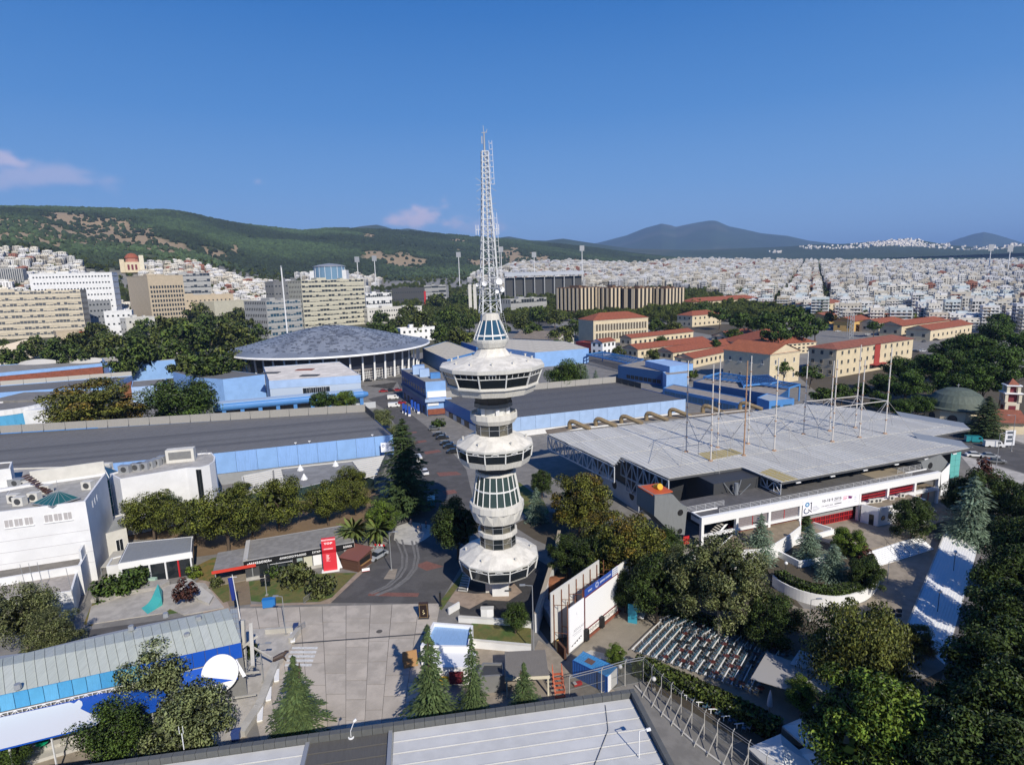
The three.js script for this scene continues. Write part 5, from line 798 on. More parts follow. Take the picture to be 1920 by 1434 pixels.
// white annex with coolers on its roof
{
const h=heightAt(1649,953,G(1647,987,TERR)),pts=[[1649,953],[1737,936],[1702,925],[1616,945]],o=outline('annex','low white annex with a tan flat roof in front of the pavilion facade','building',pts,h,{y0:TERR,wall:m.cleanWhite,roof:M(.27,.22,.155,.95,{tex:'patch',size:9}),parapet:.25,sunk:.12});
const [a,b,,d]=o.q;const dr=bx('door',m.glass,o.g,-.45,.45,0,2.2,-.03,.05);dr.position.set(lerp(d[0],a[0],.62),1.1,lerp(d[1],a[1],.62));dr.rotation.y=Math.atan2(-(a[1]-d[1]),a[0]-d[0]);
for(const k of [.1,.24,.9]){const w=new MB().lathe([[.55,0],[.5,.05],[.46,.01],[0,.01]],18).build('round_window',m.glass,o.g);w.position.set(lerp(a[0],b[0],k),1.5+k,lerp(a[1],b[1],k));w.rotation.set(Math.PI/2,0,0);w.rotation.order='YXZ';w.rotation.y=Math.atan2(-(b[1]-a[1]),b[0]-a[0]);w.position.z+=.03;w.position.x+=.02;}
for(const [px,py] of [[1628,941],[1637,940],[1643,939],[1666,935],[1686,930]]){const c=here(o.g,px,py,h);unit(o.g,m.offWhite,c[0],h-TERR-.12,c[1],1,.8,.5);}
}
}
outline('terrace_roof','tan flat terrace roof in front of the louvred facade bays','building',[[1338,1034],[1383,993],[1500,968],[1503,986],[1480,1004],[1457,1018],[1425,1030]],4.2,{wall:m.cleanWhite,roof:M(.30,.24,.165,.95,{tex:'patch',size:9}),parapet:.2,sunk:.1});
// angular white beams and low walls round the sunken garden
{
const o=thing('garden_wall','angular white concrete frames enclosing the garden before the pavilion','wall',G(1500,1050)),H=2.6,bar=(name,pts,h,th,y0)=>{for(let i=1;i<pts.length;i++){const a=here(o,...pts[i-1],h),b=here(o,...pts[i],h),L=Math.hypot(b[0]-a[0],b[1]-a[1]),s=bx(name,m.cleanWhite,o,-L/2,L/2,0,th,-.18,.18);s.position.set((a[0]+b[0])/2,h-th/2,(a[1]+b[1])/2);s.rotation.y=Math.atan2(-(b[1]-a[1]),b[0]-a[0]);} void y0;};
bar('beam',[[1518,976],[1560,990]],H,1.1);bar('beam',[[1565,992],[1528,1002]],H,1.0);bar('beam',[[1455,1013],[1480,1004],[1497,983],[1502,968]],H,1.2);bar('beam',[[1456,1018],[1502,1008]],H,1.2);bar('beam',[[1460,1032],[1500,1052],[1550,1043]],H-.2,1.2);bar('beam',[[1476,998],[1510,1010]],H,.9);
for(const [px,py] of [[1499,1052],[1566,993],[1457,1018]]){const [x,z]=here(o,px,py,H-.4);bx('post',m.cleanWhite,o,x-.3,x+.3,0,H-.6,z-.3,z+.3);}
}
{// curved retaining wall with clipped hedge on it
const arc0=[[1448,1098],[1460,1108],[1480,1119],[1508,1130],[1540,1137],[1572,1139],[1604,1133],[1628,1123],[1643,1108],[1650,1090],[1640,1068]].map(([x,y])=>G(x,y)),arc=new THREE.CatmullRomCurve3(arc0).getPoints(44),o=thing('retaining_wall','curved white retaining wall round the hedge at the edge of the lower plaza','wall',arc[0].clone()),q=arc.map((p)=>[p.x-arc[0].x,p.z-arc[0].z]),inn=q.map((p,i)=>{const a=q[Math.max(0,i-1)],b=q[Math.min(q.length-1,i+1)],l=Math.hypot(b[0]-a[0],b[1]-a[1]);return [p[0]+(b[1]-a[1])/l*.3,p[1]-(b[0]-a[0])/l*.3];});
const mb=new MB();for(let i=1;i<q.length;i++){mb.quad([q[i-1][0],-.02,q[i-1][1]],[q[i][0],-.02,q[i][1]],[q[i][0],1.9,q[i][1]],[q[i-1][0],1.9,q[i-1][1]]);mb.quad([q[i-1][0],1.9,q[i-1][1]],[q[i][0],1.9,q[i][1]],[inn[i][0],1.9,inn[i][1]],[inn[i-1][0],1.9,inn[i-1][1]]);mb.quad([inn[i][0],0,inn[i][1]],[inn[i-1][0],0,inn[i-1][1]],[inn[i-1][0],1.9,inn[i-1][1]],[inn[i][0],1.9,inn[i][1]]);} mb.build('wall',m.cleanWhite,o);
structure('garden_soil',new MB().poly([...inn.map((p)=>[p[0]+arc[0].x,p[1]+arc[0].z]),...xz([[1600,1030],[1560,1010],[1500,1010],[1450,1030],[1430,1070]])],1.2),m.soilDark);
const hedge=(name,label,line,w,h,y0,pal,seed)=>{const r=rngOf(seed),L=new Leaves();for(let i=1;i<line.length;i++){const a=line[i-1],b=line[i],len=Math.hypot(b[0]-a[0],b[1]-a[1]),n=Math.round(len*(w+h*2)*62);for(let k=0;k<n;k++){const f=r(),s=r(),side=r()<.5?-1:1,nx=-(b[1]-a[1])/len,nz2=(b[0]-a[0])/len,on=r()<.42,off=on?(r()*2-1)*w/2:side*w/2*(.85+.2*s),y=on?h*(.9+.16*r()):h*r(),c=V(lerp(a[0],b[0],f)+nx*off,y0+y,lerp(a[1],b[1],f)+nz2*off),out=on?V(0,1,0):V(nx*side,.25,nz2*side).normalize(),u=ball(r),v=V().crossVectors(u,ball(r)).normalize(),z=.13+.14*r();L.add(c,u.multiplyScalar(z),v.multiplyScalar(z*.6),out,mixed(pal,r,.6+.6*nz(c.x*.8,c.z*.8+c.y)));}} const o2=thing(name,label,'hedge',V(0,0,0));part('foliage',L.geo(),m.leaf,o2);const core=new MB();for(let i=1;i<line.length;i++) core.bar([line[i-1][0],y0+h*.45,line[i-1][1]],[line[i][0],y0+h*.45,line[i][1]],Math.min(w,h)*.42,Math.min(w,h)*.42,6);core.build('twigs',M(.02,.03,.012,1),o2);return o2;};
P.hedge=hedge;
hedge('hedge','thick dark green clipped hedge curving along the white retaining wall',arc.map((p,i)=>{const k=inn[i],dx=k[0]+arc[0].x-p.x,dz=k[1]+arc[0].z-p.z;return [p.x+dx*4.2,p.z+dz*4.2];}),1.9,1.3,1.4,[[.035,.06,.018],[.05,.08,.022]],77);
}
// ---------------------------------------------------------------- white building complex on the left
{
const h=15.5,pts=[[159,939.5],[-60,967],[-75,930],[60,906],[198,886]],o=outline('white_building','white block with pyramid skylight and a row of small square windows at left','building',pts,h,{wall:M(.76,.76,.77,.65,{tex:'grime',size:26}),roof:M(.40,.39,.37,.9,{tex:'patch',size:9}),parapet:.35,sunk:.5}),[a,b,,,e]=o.q,g=o.g;
const L=Math.hypot(b[0]-a[0],b[1]-a[1]);
// six square windows, in two threes
g.updateMatrixWorld(true);
for(const [px,py] of [[16.5,967.5],[35,965],[54,962.5],[91,958.5],[109,956],[127,953.5]]){const tgt=[a,b];let best=.5;for(let k=0;k <= 1;k+=.002){const w=V(lerp(b[0],a[0],k),h-2.5,lerp(b[1],a[1],k)).add(g.position),q=w.clone().project(camera),X=(q.x+1)/2*PW;if(Math.abs(X-px)<.6){best=k;break;}} windows(g,tgt[1],tgt[0],{x0:best-.001,x1:best+.001,n:1,y:h-3.1,h:1.5,w:1.35,pane:M(.42,.40,.40,.4),d:.06,sill:true});}
// board-marked joints across the front
for(let k=0;k<4;k++){const y=h-5.5-k*2.1,u=[(a[0]-b[0])/L,(a[1]-b[1])/L],n=[-u[1],u[0]];const j=bx('joint_strip',M(.5,.49,.5,.8),g,-L/2,L/2,-.04,.04,-.02,.03);j.position.set((a[0]+b[0])/2+n[0]*.01,y,(a[1]+b[1])/2+n[1]*.01);j.rotation.y=Math.atan2(-u[1],u[0]);}
for(const k of [.25,.35,.45]) windows(g,a,e,{x0:k-.001,x1:k+.001,n:1,y:h-2.8,h:1.3,w:.5,pane:m.cleanWhite,d:.05});
// pyramid skylight
const c=here(g,107,938,h),mb=new MB(),s=5.4,ap=[c[0],h+1.7,c[1]-.5],q=[[58,943],[96,949],[149,932],[108,929]].map(([x,y])=>{const w=here(g,x,y,h);return [w[0],h-.1,w[1]];});for(let i=0;i<4;i++) new MB().tri(q[i],q[(i+1) % 4],ap).build('skylight_glazing',m.glassTeal,g);for(let i=0;i<4;i++){mb.bar(q[i],ap,.06);for(const k of [.25,.5,.75]) mb.bar(q[i].map((v,z)=>lerp(v,q[(i+1) % 4][z],k)),ap,.03);mb.bar(q[i],q[(i+1) % 4],.12);} mb.build('skylight_bars',m.galv,g);void s;new MB().bar([ap[0],ap[1],ap[2]],[ap[0],ap[1]+2,ap[2]],.03).build('rod',m.galv,g);
// cream upper wall at the back of the roof with a slotted stair and coolers
const w0=here(g,60,906,h),w1=here(g,198,886,h);{const p=bx('rear_wall',m.offWhite,g,0,Math.hypot(w1[0]-w0[0],w1[1]-w0[1]),h-.3,h+2.6,-.3,0);p.position.set((w0[0]+w1[0])/2,h+1.1,(w0[1]+w1[1])/2+.2);p.rotation.y=Math.atan2(-(w1[1]-w0[1]),w1[0]-w0[0]);}
for(let k=0;k<11;k++){const p=here(g,lerp(52,92,k/10),lerp(908,920,k/10),h+.5);bx('stair_tread',m.woodDark,g,p[0]-.5,p[0]+.1,h+2.2-k*.2,h+2.34-k*.2,p[1]-.7,p[1]+.7);}
for(const [px,py] of [[58,922],[80,908],[158,901],[30,930],[20,925]]){const p=here(g,px,py,h+1);unit(g,m.offWhite,p[0],h-.5,p[1],1.9,1.6,1.2);}
}
{// teal glass corner tower beside it
const A=G(187,990,1.5),o=thing('glass_stair_tower','teal glass corner tower with sloping glazed top against the white block','tower',A.clone().setY(0)),hB=14.5,P=(x,y,h)=>{const w=here(o,x,y,h);return [w[0],h,w[1]];};
const lo0=P(188,990,1.6),lo1=P(217,979,1.6),mid0=[lo0[0],11.8,lo0[2]],mid1=[lo1[0],11.8,lo1[2]],up0=[lo0[0]-.6,hB,lo0[2]-4.4],lo2=[lo1[0]-1,1.6,lo1[2]-5],mid2=[lo2[0],11.8,lo2[2]];
const grid=(a,b,c,d,nx,ny)=>{for(let i=0;i<nx;i++) for(let j=0;j<ny;j++){const f=(u,v)=>a.map((q,k)=>lerp(lerp(q,b[k],u),lerp(d[k],c[k],u),v));new MB().quad(f((i+.03)/nx,(j+.03)/ny),f((i+.97)/nx,(j+.03)/ny),f((i+.97)/nx,(j+.97)/ny),f((i+.03)/nx,(j+.97)/ny)).build('glass_panel',m.glassTeal,o);}};
grid(lo0,lo1,mid1,mid0,2,5);grid(lo1,lo2,mid2,mid1,2,5);new MB().tri(mid0,mid1,up0).tri(mid1,mid2,up0).build('sloping_glass',m.glassBlue,o);
new MB().bar(lo0,mid0,.16).bar(lo1,mid1,.1).bar(mid0,mid1,.1).bar(mid0,up0,.1).bar(mid1,up0,.1).bar(lo2,mid2,.1).build('frame',m.whiteSteel,o);
bx('base',m.offWhite,o,lo0[0]-.3,lo1[0]+3,-.02,1.6,lo1[2]-5.5,lo0[2]+.2);
}
{// long white wing with curved end
const h=13,pts=[[349,877],[224,898],[205,888],[330,852],[396,848],[403,856],[402,864],[392,871],[375,876]],o=outline('white_building','long white building with a rounded end and a dark vertical window slit','building',pts,h,{wall:M(.77,.77,.78,.6,{tex:'grime',size:24}),roof:M(.46,.44,.41,.9,{tex:'patch',size:9}),parapet:.3,sunk:.3}),g=o.g,q=o.q;
windows(g,q[0],q[8],{x0:.72,x1:.98,n:1,y:4.5,h:8,w:1.2,pane:m.glass,d:.08,frame:m.darkGrey});
{const p=here(g,340,862,h);const b=bx('rooftop_unit',m.offWhite,g,p[0]-3,p[0]+3,h-.3,h+2.8,p[1]-1,p[1]+1);b.rotation.y=.25;bx('louvre',m.greyWall,b,-2.4,2.4,-.8,1.0,1.0,1.06);}
for(const [px,py,w] of [[250,878,2.2],[262,876,2.5],[276,873,2],[288,869,2],[300,864,1.6],[228,882,2.4]]){const p=here(g,px,py,h);unit(g,m.galv,p[0],h-.3,p[1],w,1.7,1.3);}
railing(g,[here(g,368,855,h),here(g,388,852,h)],h-.3,1.4,m.galv,3,1);
}
{// rear service roofs of the complex
const o=outline('service_building','cluttered white service roofs with ducts between the white block and blue hall','building',[[232,896],[0,925],[-80,905],[-60,880],[205,872]],10,{wall:m.offWhite,roof:M(.42,.40,.37,.9,{tex:'patch',size:7})}),g=o.g,r=rngOf(44);
for(let k=0;k<15;k++){const p=here(g,18+k*12+r()*8,912-k*2.1+(r()-.5)*16,10);unit(g,r()<.5?m.galv:m.offWhite,p[0],9.75,p[1],1.2+r()*2.4,.8+r()*1.4,1+r()*1.4);}
new MB().line([0,1,2,3,4].map((k)=>{const p=here(g,40+k*42,906-k*6,10);return [p[0],11,p[1]];}),.35,8).build('duct',m.galv,g);
}
outline('white_building','small white building with grey roof at the far left edge beside the blue hall roof','building',[[18,878],[-60,888],[-60,872],[22,865]],14,{wall:m.white,roof:m.roofFelt});
outline('white_building','white gabled annex at the left edge behind the pyramid skylight block','building',[[12,930],[-60,942],[-60,925],[22,912]],15,{wall:m.white,roof:m.roofFelt});
{// lower walled yard building in front of the white block
const h=5.6,o=outline('yard_building','roofless-looking low white building with brown felt roof and tall side wall','building',[[150,1060],[-80,1098],[-80,1062],[42,1030],[172,1018]],h,{wall:m.white,roof:M(.20,.185,.165,.95,{tex:'patch',size:8}),parapet:.45,sunk:.9,coping:m.white}),g=o.g;
const a=here(g,158,1104,0),b=here(g,181,1048,0),H=[7.4,7.4];new MB().prism([[a[0],a[1]],[a[0]+.5,a[1]+.1],[b[0]+.5,b[1]],[b[0],b[1]]],-.02,H[0]).build('side_wall',m.white,g);
}
{
const o=outline('yard_building','low white shed with stained roof terrace and thin steel poles at left','building',[[134,1108],[60,1118],[-80,1135],[-80,1086],[20,1084],[146,1066]],4.4,{wall:m.white,roof:M(.42,.38,.34,.95,{tex:'patch',size:5}),sunk:.15}),g=o.g,fr=o.q;
for(const [px,py] of [[41,1060],[57,1058],[73,1056],[127,1068]]){const p=here(g,px+8,py+48,4.4);new MB().bar([p[0],4.2,p[1]],[p[0]-.3,9.2,p[1]],.05,.04,5).build('steel_pole',m.galv,g);}
bx('red_beam',m.red,g,fr[1][0]-1,fr[0][0]-4,4.0,4.35,fr[0][1]+.1,fr[0][1]+.4);const d=bx('dark_opening',m.black,g,fr[1][0]-5,fr[1][0]-.5,.2,3,fr[1][1]-.1,fr[1][1]+.15);void d;for(let k=1;k<6;k++){const j=bx('cladding_joint',m.midGrey,g,fr[1][0],fr[0][0],k*.72,k*.72+.04,0,.04);const A2=fr[1],B2=fr[0],L=Math.hypot(B2[0]-A2[0],B2[1]-A2[1]);j.scale.x=L/Math.abs(B2[0]-A2[0]);j.position.set((A2[0]+B2[0])/2,k*.72,(A2[1]+B2[1])/2+.02);j.rotation.y=Math.atan2(-(B2[1]-A2[1]),B2[0]-A2[0]);}
}
{// cream entrance block below the glass tower
const o=outline('entrance_block','cream entrance block with grey awning below the teal glass tower','building',[[236,990],[189,1003],[186,975],[232,962]],5,{wall:m.offWhite,roof:m.midGrey}),g=o.g;windows(g,o.q[1],o.q[0],{x0:.5,x1:.8,n:1,y:.3,h:2.8,w:1.3,pane:m.glass});
const c=thing('canopy','pale ribbed canopy roof between the white block and the grey hall','canopy',G(190,1062,3).setY(0));const q=[[188,1064],[222,1060],[241,1030],[212,1034]].map(([x,y])=>here(c,x,y,3));new MB().prism(q,2.9,3.02).build('roof',M(.50,.47,.40,.8,{tex:'streak',size:3}),c);for(const p of q) new MB().bar([p[0],0,p[1]],[p[0],2.9,p[1]],.07).build('post',m.galv,c);
}
// ---------------------------------------------------------------- grey-roofed glass hall beside the skate slab
{
const h=4.6,o=outline('glass_hall','single-storey hall with grey ribbed roof, white fascia and glass front','building',[[358,1034],[222,1056],[240,1018],[360,1006]],h,{wall:m.glass,fascia:1.2,fasciaMat:m.cleanWhite,roof:m.midGrey,parapet:.12,sunk:.08}),g=o.g,q=o.q;
strips(g,q.map((p)=>p),h-.06,[q[1][0]-q[0][0],q[1][1]-q[0][1]],1.0,[M(.245,.255,.265,.5,{tex:'streak',size:6}),M(.26,.27,.28,.5,{tex:'streak',size:8})],'roof_panel',.06);
for(const k of [.02,.22,.4,.62,.8,.98]){const x=lerp(q[1][0],q[0][0],k),z=lerp(q[1][1],q[0][1],k);bx('column',k===.8?m.red:m.cleanWhite,g,x-.12,x+.12,0,h-1.2,z-.1,z+.14);}
const b=bx('cabinet',M(.35,.5,.42,.7),g,lerp(q[1][0],q[0][0],.4),lerp(q[1][0],q[0][0],.52),0,1.1,lerp(q[1][1],q[0][1],.45)+.5,lerp(q[1][1],q[0][1],.45)+1.2);void b;
outline('side_annex','small white annex with dark window at the left end of the glass hall','building',[[226,1058],[198,1062],[208,1046],[230,1040]],3.2,{wall:m.white,roof:m.roofFelt});
}
{// skate slab with banks and turquoise quarter pipe
const s=structure('skate_slab',new MB().prism(xz([[162,1172],[170,1138],[205,1124],[250,1112],[300,1100],[345,1092],[384,1094],[420,1140],[345,1154],[318,1142],[308,1150],[240,1160]]),-.01,.12),M(.45,.42,.38,.9,{tex:'patch',size:9}));void s;
structure('skate_bank',new MB().prism(xz([[170,1132],[176,1124],[215,1116],[216,1106],[262,1098],[310,1092],[318,1096],[300,1106],[240,1116],[218,1122],[206,1128]]),.1,.75),m.concrete);
const A=G(264,1148),o=thing('skate_ramp','turquoise quarter pipe ramp on the concrete skate slab','ramp',A),P=(x,y)=>{const w=here(o,x,y,.15);return w;},a=P(264,1140),b=P(276,1151),c=P(304,1134),d=P(288,1126),n=8,mb=new MB();for(let k=0;k<n;k++){const f=k/n,e=(k+1)/n,hh=(t)=>.15+1.1*t*t*t;const L=(p,q,t)=>[lerp(p[0],q[0],t),hh(t),lerp(p[1],q[1],t)];mb.quad(L(b,c,f),L(b,c,e),L(a,d,e),L(a,d,f));mb.quad(L(b,c,f),[L(b,c,f)[0],.1,L(b,c,f)[2]],[L(b,c,e)[0],.1,L(b,c,e)[2]],L(b,c,e));} mb.build('deck',m.turquoise,o);const u=P(297,1108),w=P(304,1112);new MB().quad([c[0],1.25,c[1]],[w[0],.8,w[1]],[u[0],1.5,u[1]],[d[0],1.25,d[1]]).quad([c[0],.1,c[1]],[w[0],.1,w[1]],[w[0],.8,w[1]],[c[0],1.25,c[1]]).build('curved_wall',m.turquoise,o);
structure('skate_bank',new MB().prism(xz([[338,1090],[356,1088],[400,1122],[392,1136],[372,1128],[352,1110]]),.1,.5),m.paleConcrete);
}
// ---------------------------------------------------------------- green-grey roofed pavilion with blue fascia, painted awning and steel frame, bottom left
{
const h=8,R=[[452,1205],[0,1303],[-120,1330],[-120,1262],[0,1228],[50,1222],[180,1190],[280,1168],[428,1140]],o=thing('pavilion','long pavilion with pale green-grey panel roof and blue painted fascia, bottom left','pavilion',G(452,1205,h).setY(0)),q=R.map(([x,y])=>here(o,x,y,h)),ridge=[[438,1170],[340,1182],[0,1258],[-120,1286]].map(([x,y])=>here(o,x,y,h));
const slope=(p,q2)=>[p[0],h+.02,p[1]];void slope;
new MB().walls(q,0,h-.1).build('wall',m.greyWall,o);new MB().poly(q,h-.1).build('roof_base',m.galv,o);
// two pitches of roof panels, each panel one piece
const pal=[M(.52,.55,.49,.55,{tex:'streak',size:7}),M(.50,.53,.47,.55,{tex:'streak',size:9}),M(.54,.565,.51,.5,{tex:'streak',size:12})],r=rngOf(12);
const front=(k)=>[lerp(q[0][0],q[2][0],k),lerp(q[0][1],q[2][1],k)],crest=(k)=>[lerp(ridge[0][0],ridge[3][0],k),lerp(ridge[0][1],ridge[3][1],k)],back=(k)=>[lerp(q[8][0],q[3][0],k),lerp(q[8][1],q[3][1],k)];
const n=30;for(let i=0;i<n;i++){const a=i/n+.0012,b=(i+1)/n-.0012,y1=h+.02,y2=h+.75,f0=front(a),f1=front(b),c0=crest(a),c1=crest(b),b0=back(a),b1=back(b);new MB().quad([f1[0],y1,f1[1]],[f0[0],y1,f0[1]],[c0[0],y2,c0[1]],[c1[0],y2,c1[1]]).build('roof_panel',pal[Math.floor(r()*3)],o);new MB().quad([c1[0],y2,c1[1]],[c0[0],y2,c0[1]],[b0[0],y1,b0[1]],[b1[0],y1,b1[1]]).build('roof_panel',pal[Math.floor(r()*3)],o);if(i) new MB().bar([f0[0],y1+.02,f0[1]],[c0[0],y2+.02,c0[1]],.045).bar([c0[0],y2+.02,c0[1]],[b0[0],y1+.02,b0[1]],.045).build('roof_seam',pal[0],o);}
for(const [px,py] of [[32,1288],[372,1160],[245,1178],[310,1154],[350,1192]]){const [x,z]=here(o,px,py,h+.5);new MB().bar([x,h+.3,z],[x,h+.9,z],.4,.34,7).build('roof_vent',m.galv,o);}
// blue fascia boards and lattice under it
const fz=.25,F0=front(0),F1=front(1),FL=Math.hypot(F1[0]-F0[0],F1[1]-F0[1]),u=[(F0[0]-F1[0])/FL,(F0[1]-F1[1])/FL],nn=[-u[1],u[0]],turn=Math.atan2(-u[1],u[0]);
for(let k=0;k<22;k++){const s=(k+.5)/22,p=front(s),b=bx('fascia_board',k<8?m.royal:[m.cyan,M(.06,.30,.55,.5,{tex:'streak',size:3}),M(.10,.36,.60,.5,{tex:'streak',size:4})][k % 3],o,-FL/44+.03,FL/44-.03,h-2.0,h,-.06,.06);b.position.set(p[0]+nn[0]*fz,h-.85,p[1]+nn[1]*fz);b.rotation.y=turn;}
truss(o,[front(.02)[0]+nn[0]*.3,front(.02)[1]+nn[1]*.3],[front(1)[0]+nn[0]*.3,front(1)[1]+nn[1]*.3],h-2.05,h-2.9,44,.05,m.whiteSteel);
// inclined deep blue board at the right with a white stroke
{const a=front(.02),b=front(.27),y0=h-2,y1=h-3.4;new MB().quad([b[0]+nn[0]*2.4,y1,b[1]+nn[1]*2.4],[a[0]+nn[0]*2.4,y1,a[1]+nn[1]*2.4],[a[0]+nn[0]*.4,y0,a[1]+nn[1]*.4],[b[0]+nn[0]*.4,y0,b[1]+nn[1]*.4]).build('slanted_board',m.royal,o);const c=front(.035),d=front(.0);new MB().quad([c[0]+nn[0]*.5,y0+.03,c[1]+nn[1]*.5],[c[0]+nn[0]*.3+u[0]*.35,y0+.06,c[1]+nn[1]*.3+u[1]*.35],[d[0]+nn[0]*2.3+u[0]*.4,y1+.1,d[1]+nn[1]*2.3+u[1]*.4],[d[0]+nn[0]*2.4,y1+.06,d[1]+nn[1]*2.4]).build('white_stroke',m.cleanWhite,o);}
// steel space frame, posts and white disc at the right end
{const [x,z]=here(o,470,1200,h-3),mb=new MB(),e=[[468,1176],[474,1238]].map(([px,py])=>here(o,px,py,h-.5));for(let k=0;k<6;k++) for(let j=0;j<3;j++){const X=x-7+k*1.5,Z=z+1.5+j*1.3;mb.bar([X,h-5.4,Z],[X+.75,h-4.2,Z+.6],.045).bar([X+1.5,h-5.4,Z],[X+.75,h-4.2,Z+.6],.045).bar([X,h-5.4,Z],[X+1.5,h-5.4,Z],.04).bar([X+.75,h-4.2,Z+.6],[X+.75,h-4.2,Z-.7],.04);} mb.build('space_frame',m.galv,o);void e;
const big=new MB(),B=(p,q2,r2)=>big.bar(p,q2,r2,r2,4),c0=here(o,456,1170,h),c1=here(o,468,1250,h-3);B([c0[0],h+.6,c0[1]],[c0[0]-.2,0,c0[1]+.8],.3);B([c0[0]+1,h,c0[1]],[c1[0]+.4,h-3,c1[1]],.32);B([c0[0]-2,h-3.5,c1[1]-1],[c0[0]+2.2,h-1.2,c1[1]-4],.16);B([c0[0]+.8,h-2,c0[1]+1.4],[c0[0]+4.5,h-3.4,c0[1]+2.6],.14);B([c1[0]-9,h-4.4,c1[1]+1],[c1[0]+1,h-4.0,c1[1]-.4],.13);B([c1[0]-9,h-6.2,c1[1]+3],[c1[0]+1.2,h-5.8,c1[1]+1.6],.13);big.build('white_girder',m.paleConcrete,o);
const grid=new MB(),g0=here(o,431,1143,h),g1=here(o,444,1142,h),g2=here(o,451,1198,h),g3=here(o,434,1201,h);for(let k=0;k <= 6;k++){const f=k/6;grid.bar([lerp(g0[0],g3[0],f),h+.1,lerp(g0[1],g3[1],f)],[lerp(g1[0],g2[0],f),h+.1,lerp(g1[1],g2[1],f)],.05);} for(let k=0;k <= 3;k++){const f=k/3;grid.bar([lerp(g0[0],g1[0],f),h+.1,lerp(g0[1],g1[1],f)],[lerp(g3[0],g2[0],f),h+.1,lerp(g3[1],g2[1],f)],.05);} grid.build('roof_grid',m.galv,o);new MB().prism([g0,g1,g2,g3],h-.2,h+.02).build('roof_glazing',M(.35,.39,.42,.3),o);
const disc=thing('disc_sign','large round white disc sign hung in the steel frame of the pavilion','sign',G(412,1262,5.4));const dm=new MB().lathe([[2.2,0],[2.2,.12],[2.1,.16],[0,.16]],40).build('disc',m.cleanWhite,disc);dm.rotation.set(1.1,0,-.15);new MB().lathe([[2.22,-.05],[2.22,.02],[0,.02]],40).build('rim',m.galv,disc).rotation.set(1.1,0,-.15);}
// painted awning: blue field with white cloud shape laid over it
const aw=thing('awning','flat awning painted blue with a wavy white cloud shape, bottom left','awning',G(0,1360,5.6).setY(0)),at=(pts)=>pts.map(([x,y])=>here(aw,x,y,5.6)),curve=[[130,1317],[138,1319],[147,1312],[153,1316],[154,1322],[150,1329],[164,1336],[180,1340],[196,1341]];
new MB().prism(at([[128,1315],[-120,1372],[-120,1438],[0,1403],[140,1368],[290,1330],[318,1310],[300,1290],[185,1300]]),5.3,5.6).build('blue_field',m.royal,aw);
new MB().prism(at([[-121,1372],...curve,[185,1357],[140,1369.5],[0,1404.5],[-121,1439]]),5.605,5.63).build('white_field',m.cleanWhite,aw);
for(const [px,py] of [[10,1398],[90,1378],[170,1358],[280,1330]]){const [x,z]=here(aw,px,py,5.3);new MB().bar([x,0,z-.3],[x,5.3,z-.3],.1).build('post',m.whiteSteel,aw);}
structure('terrace_steps',new MB().prism(xz([[40,1424],[150,1394],[172,1400],[60,1434]]),0,.45).prism(xz([[60,1405],[160,1378],[172,1388],[60,1420]]),0,.8),m.paleConcrete);structure('pavement',new MB().poly(xz([[40,1436],[175,1396],[430,1340],[470,1390],[420,1420],[200,1500],[0,1500]]),.03),m.paving);
{const t=thing('garden_table','round green table on the steps below the white awning','table',G(80,1402,.8).setY(.8));new MB().lathe([[.62,.68],[.64,.72],[.6,.75],[0,.75]],20).build('tabletop',m.green,t);for(let k=0;k<3;k++) new MB().bar([Math.cos(k*2.1)*.45,0,Math.sin(k*2.1)*.45],[0,.7,0],.025).build('leg',m.green,t);}
}
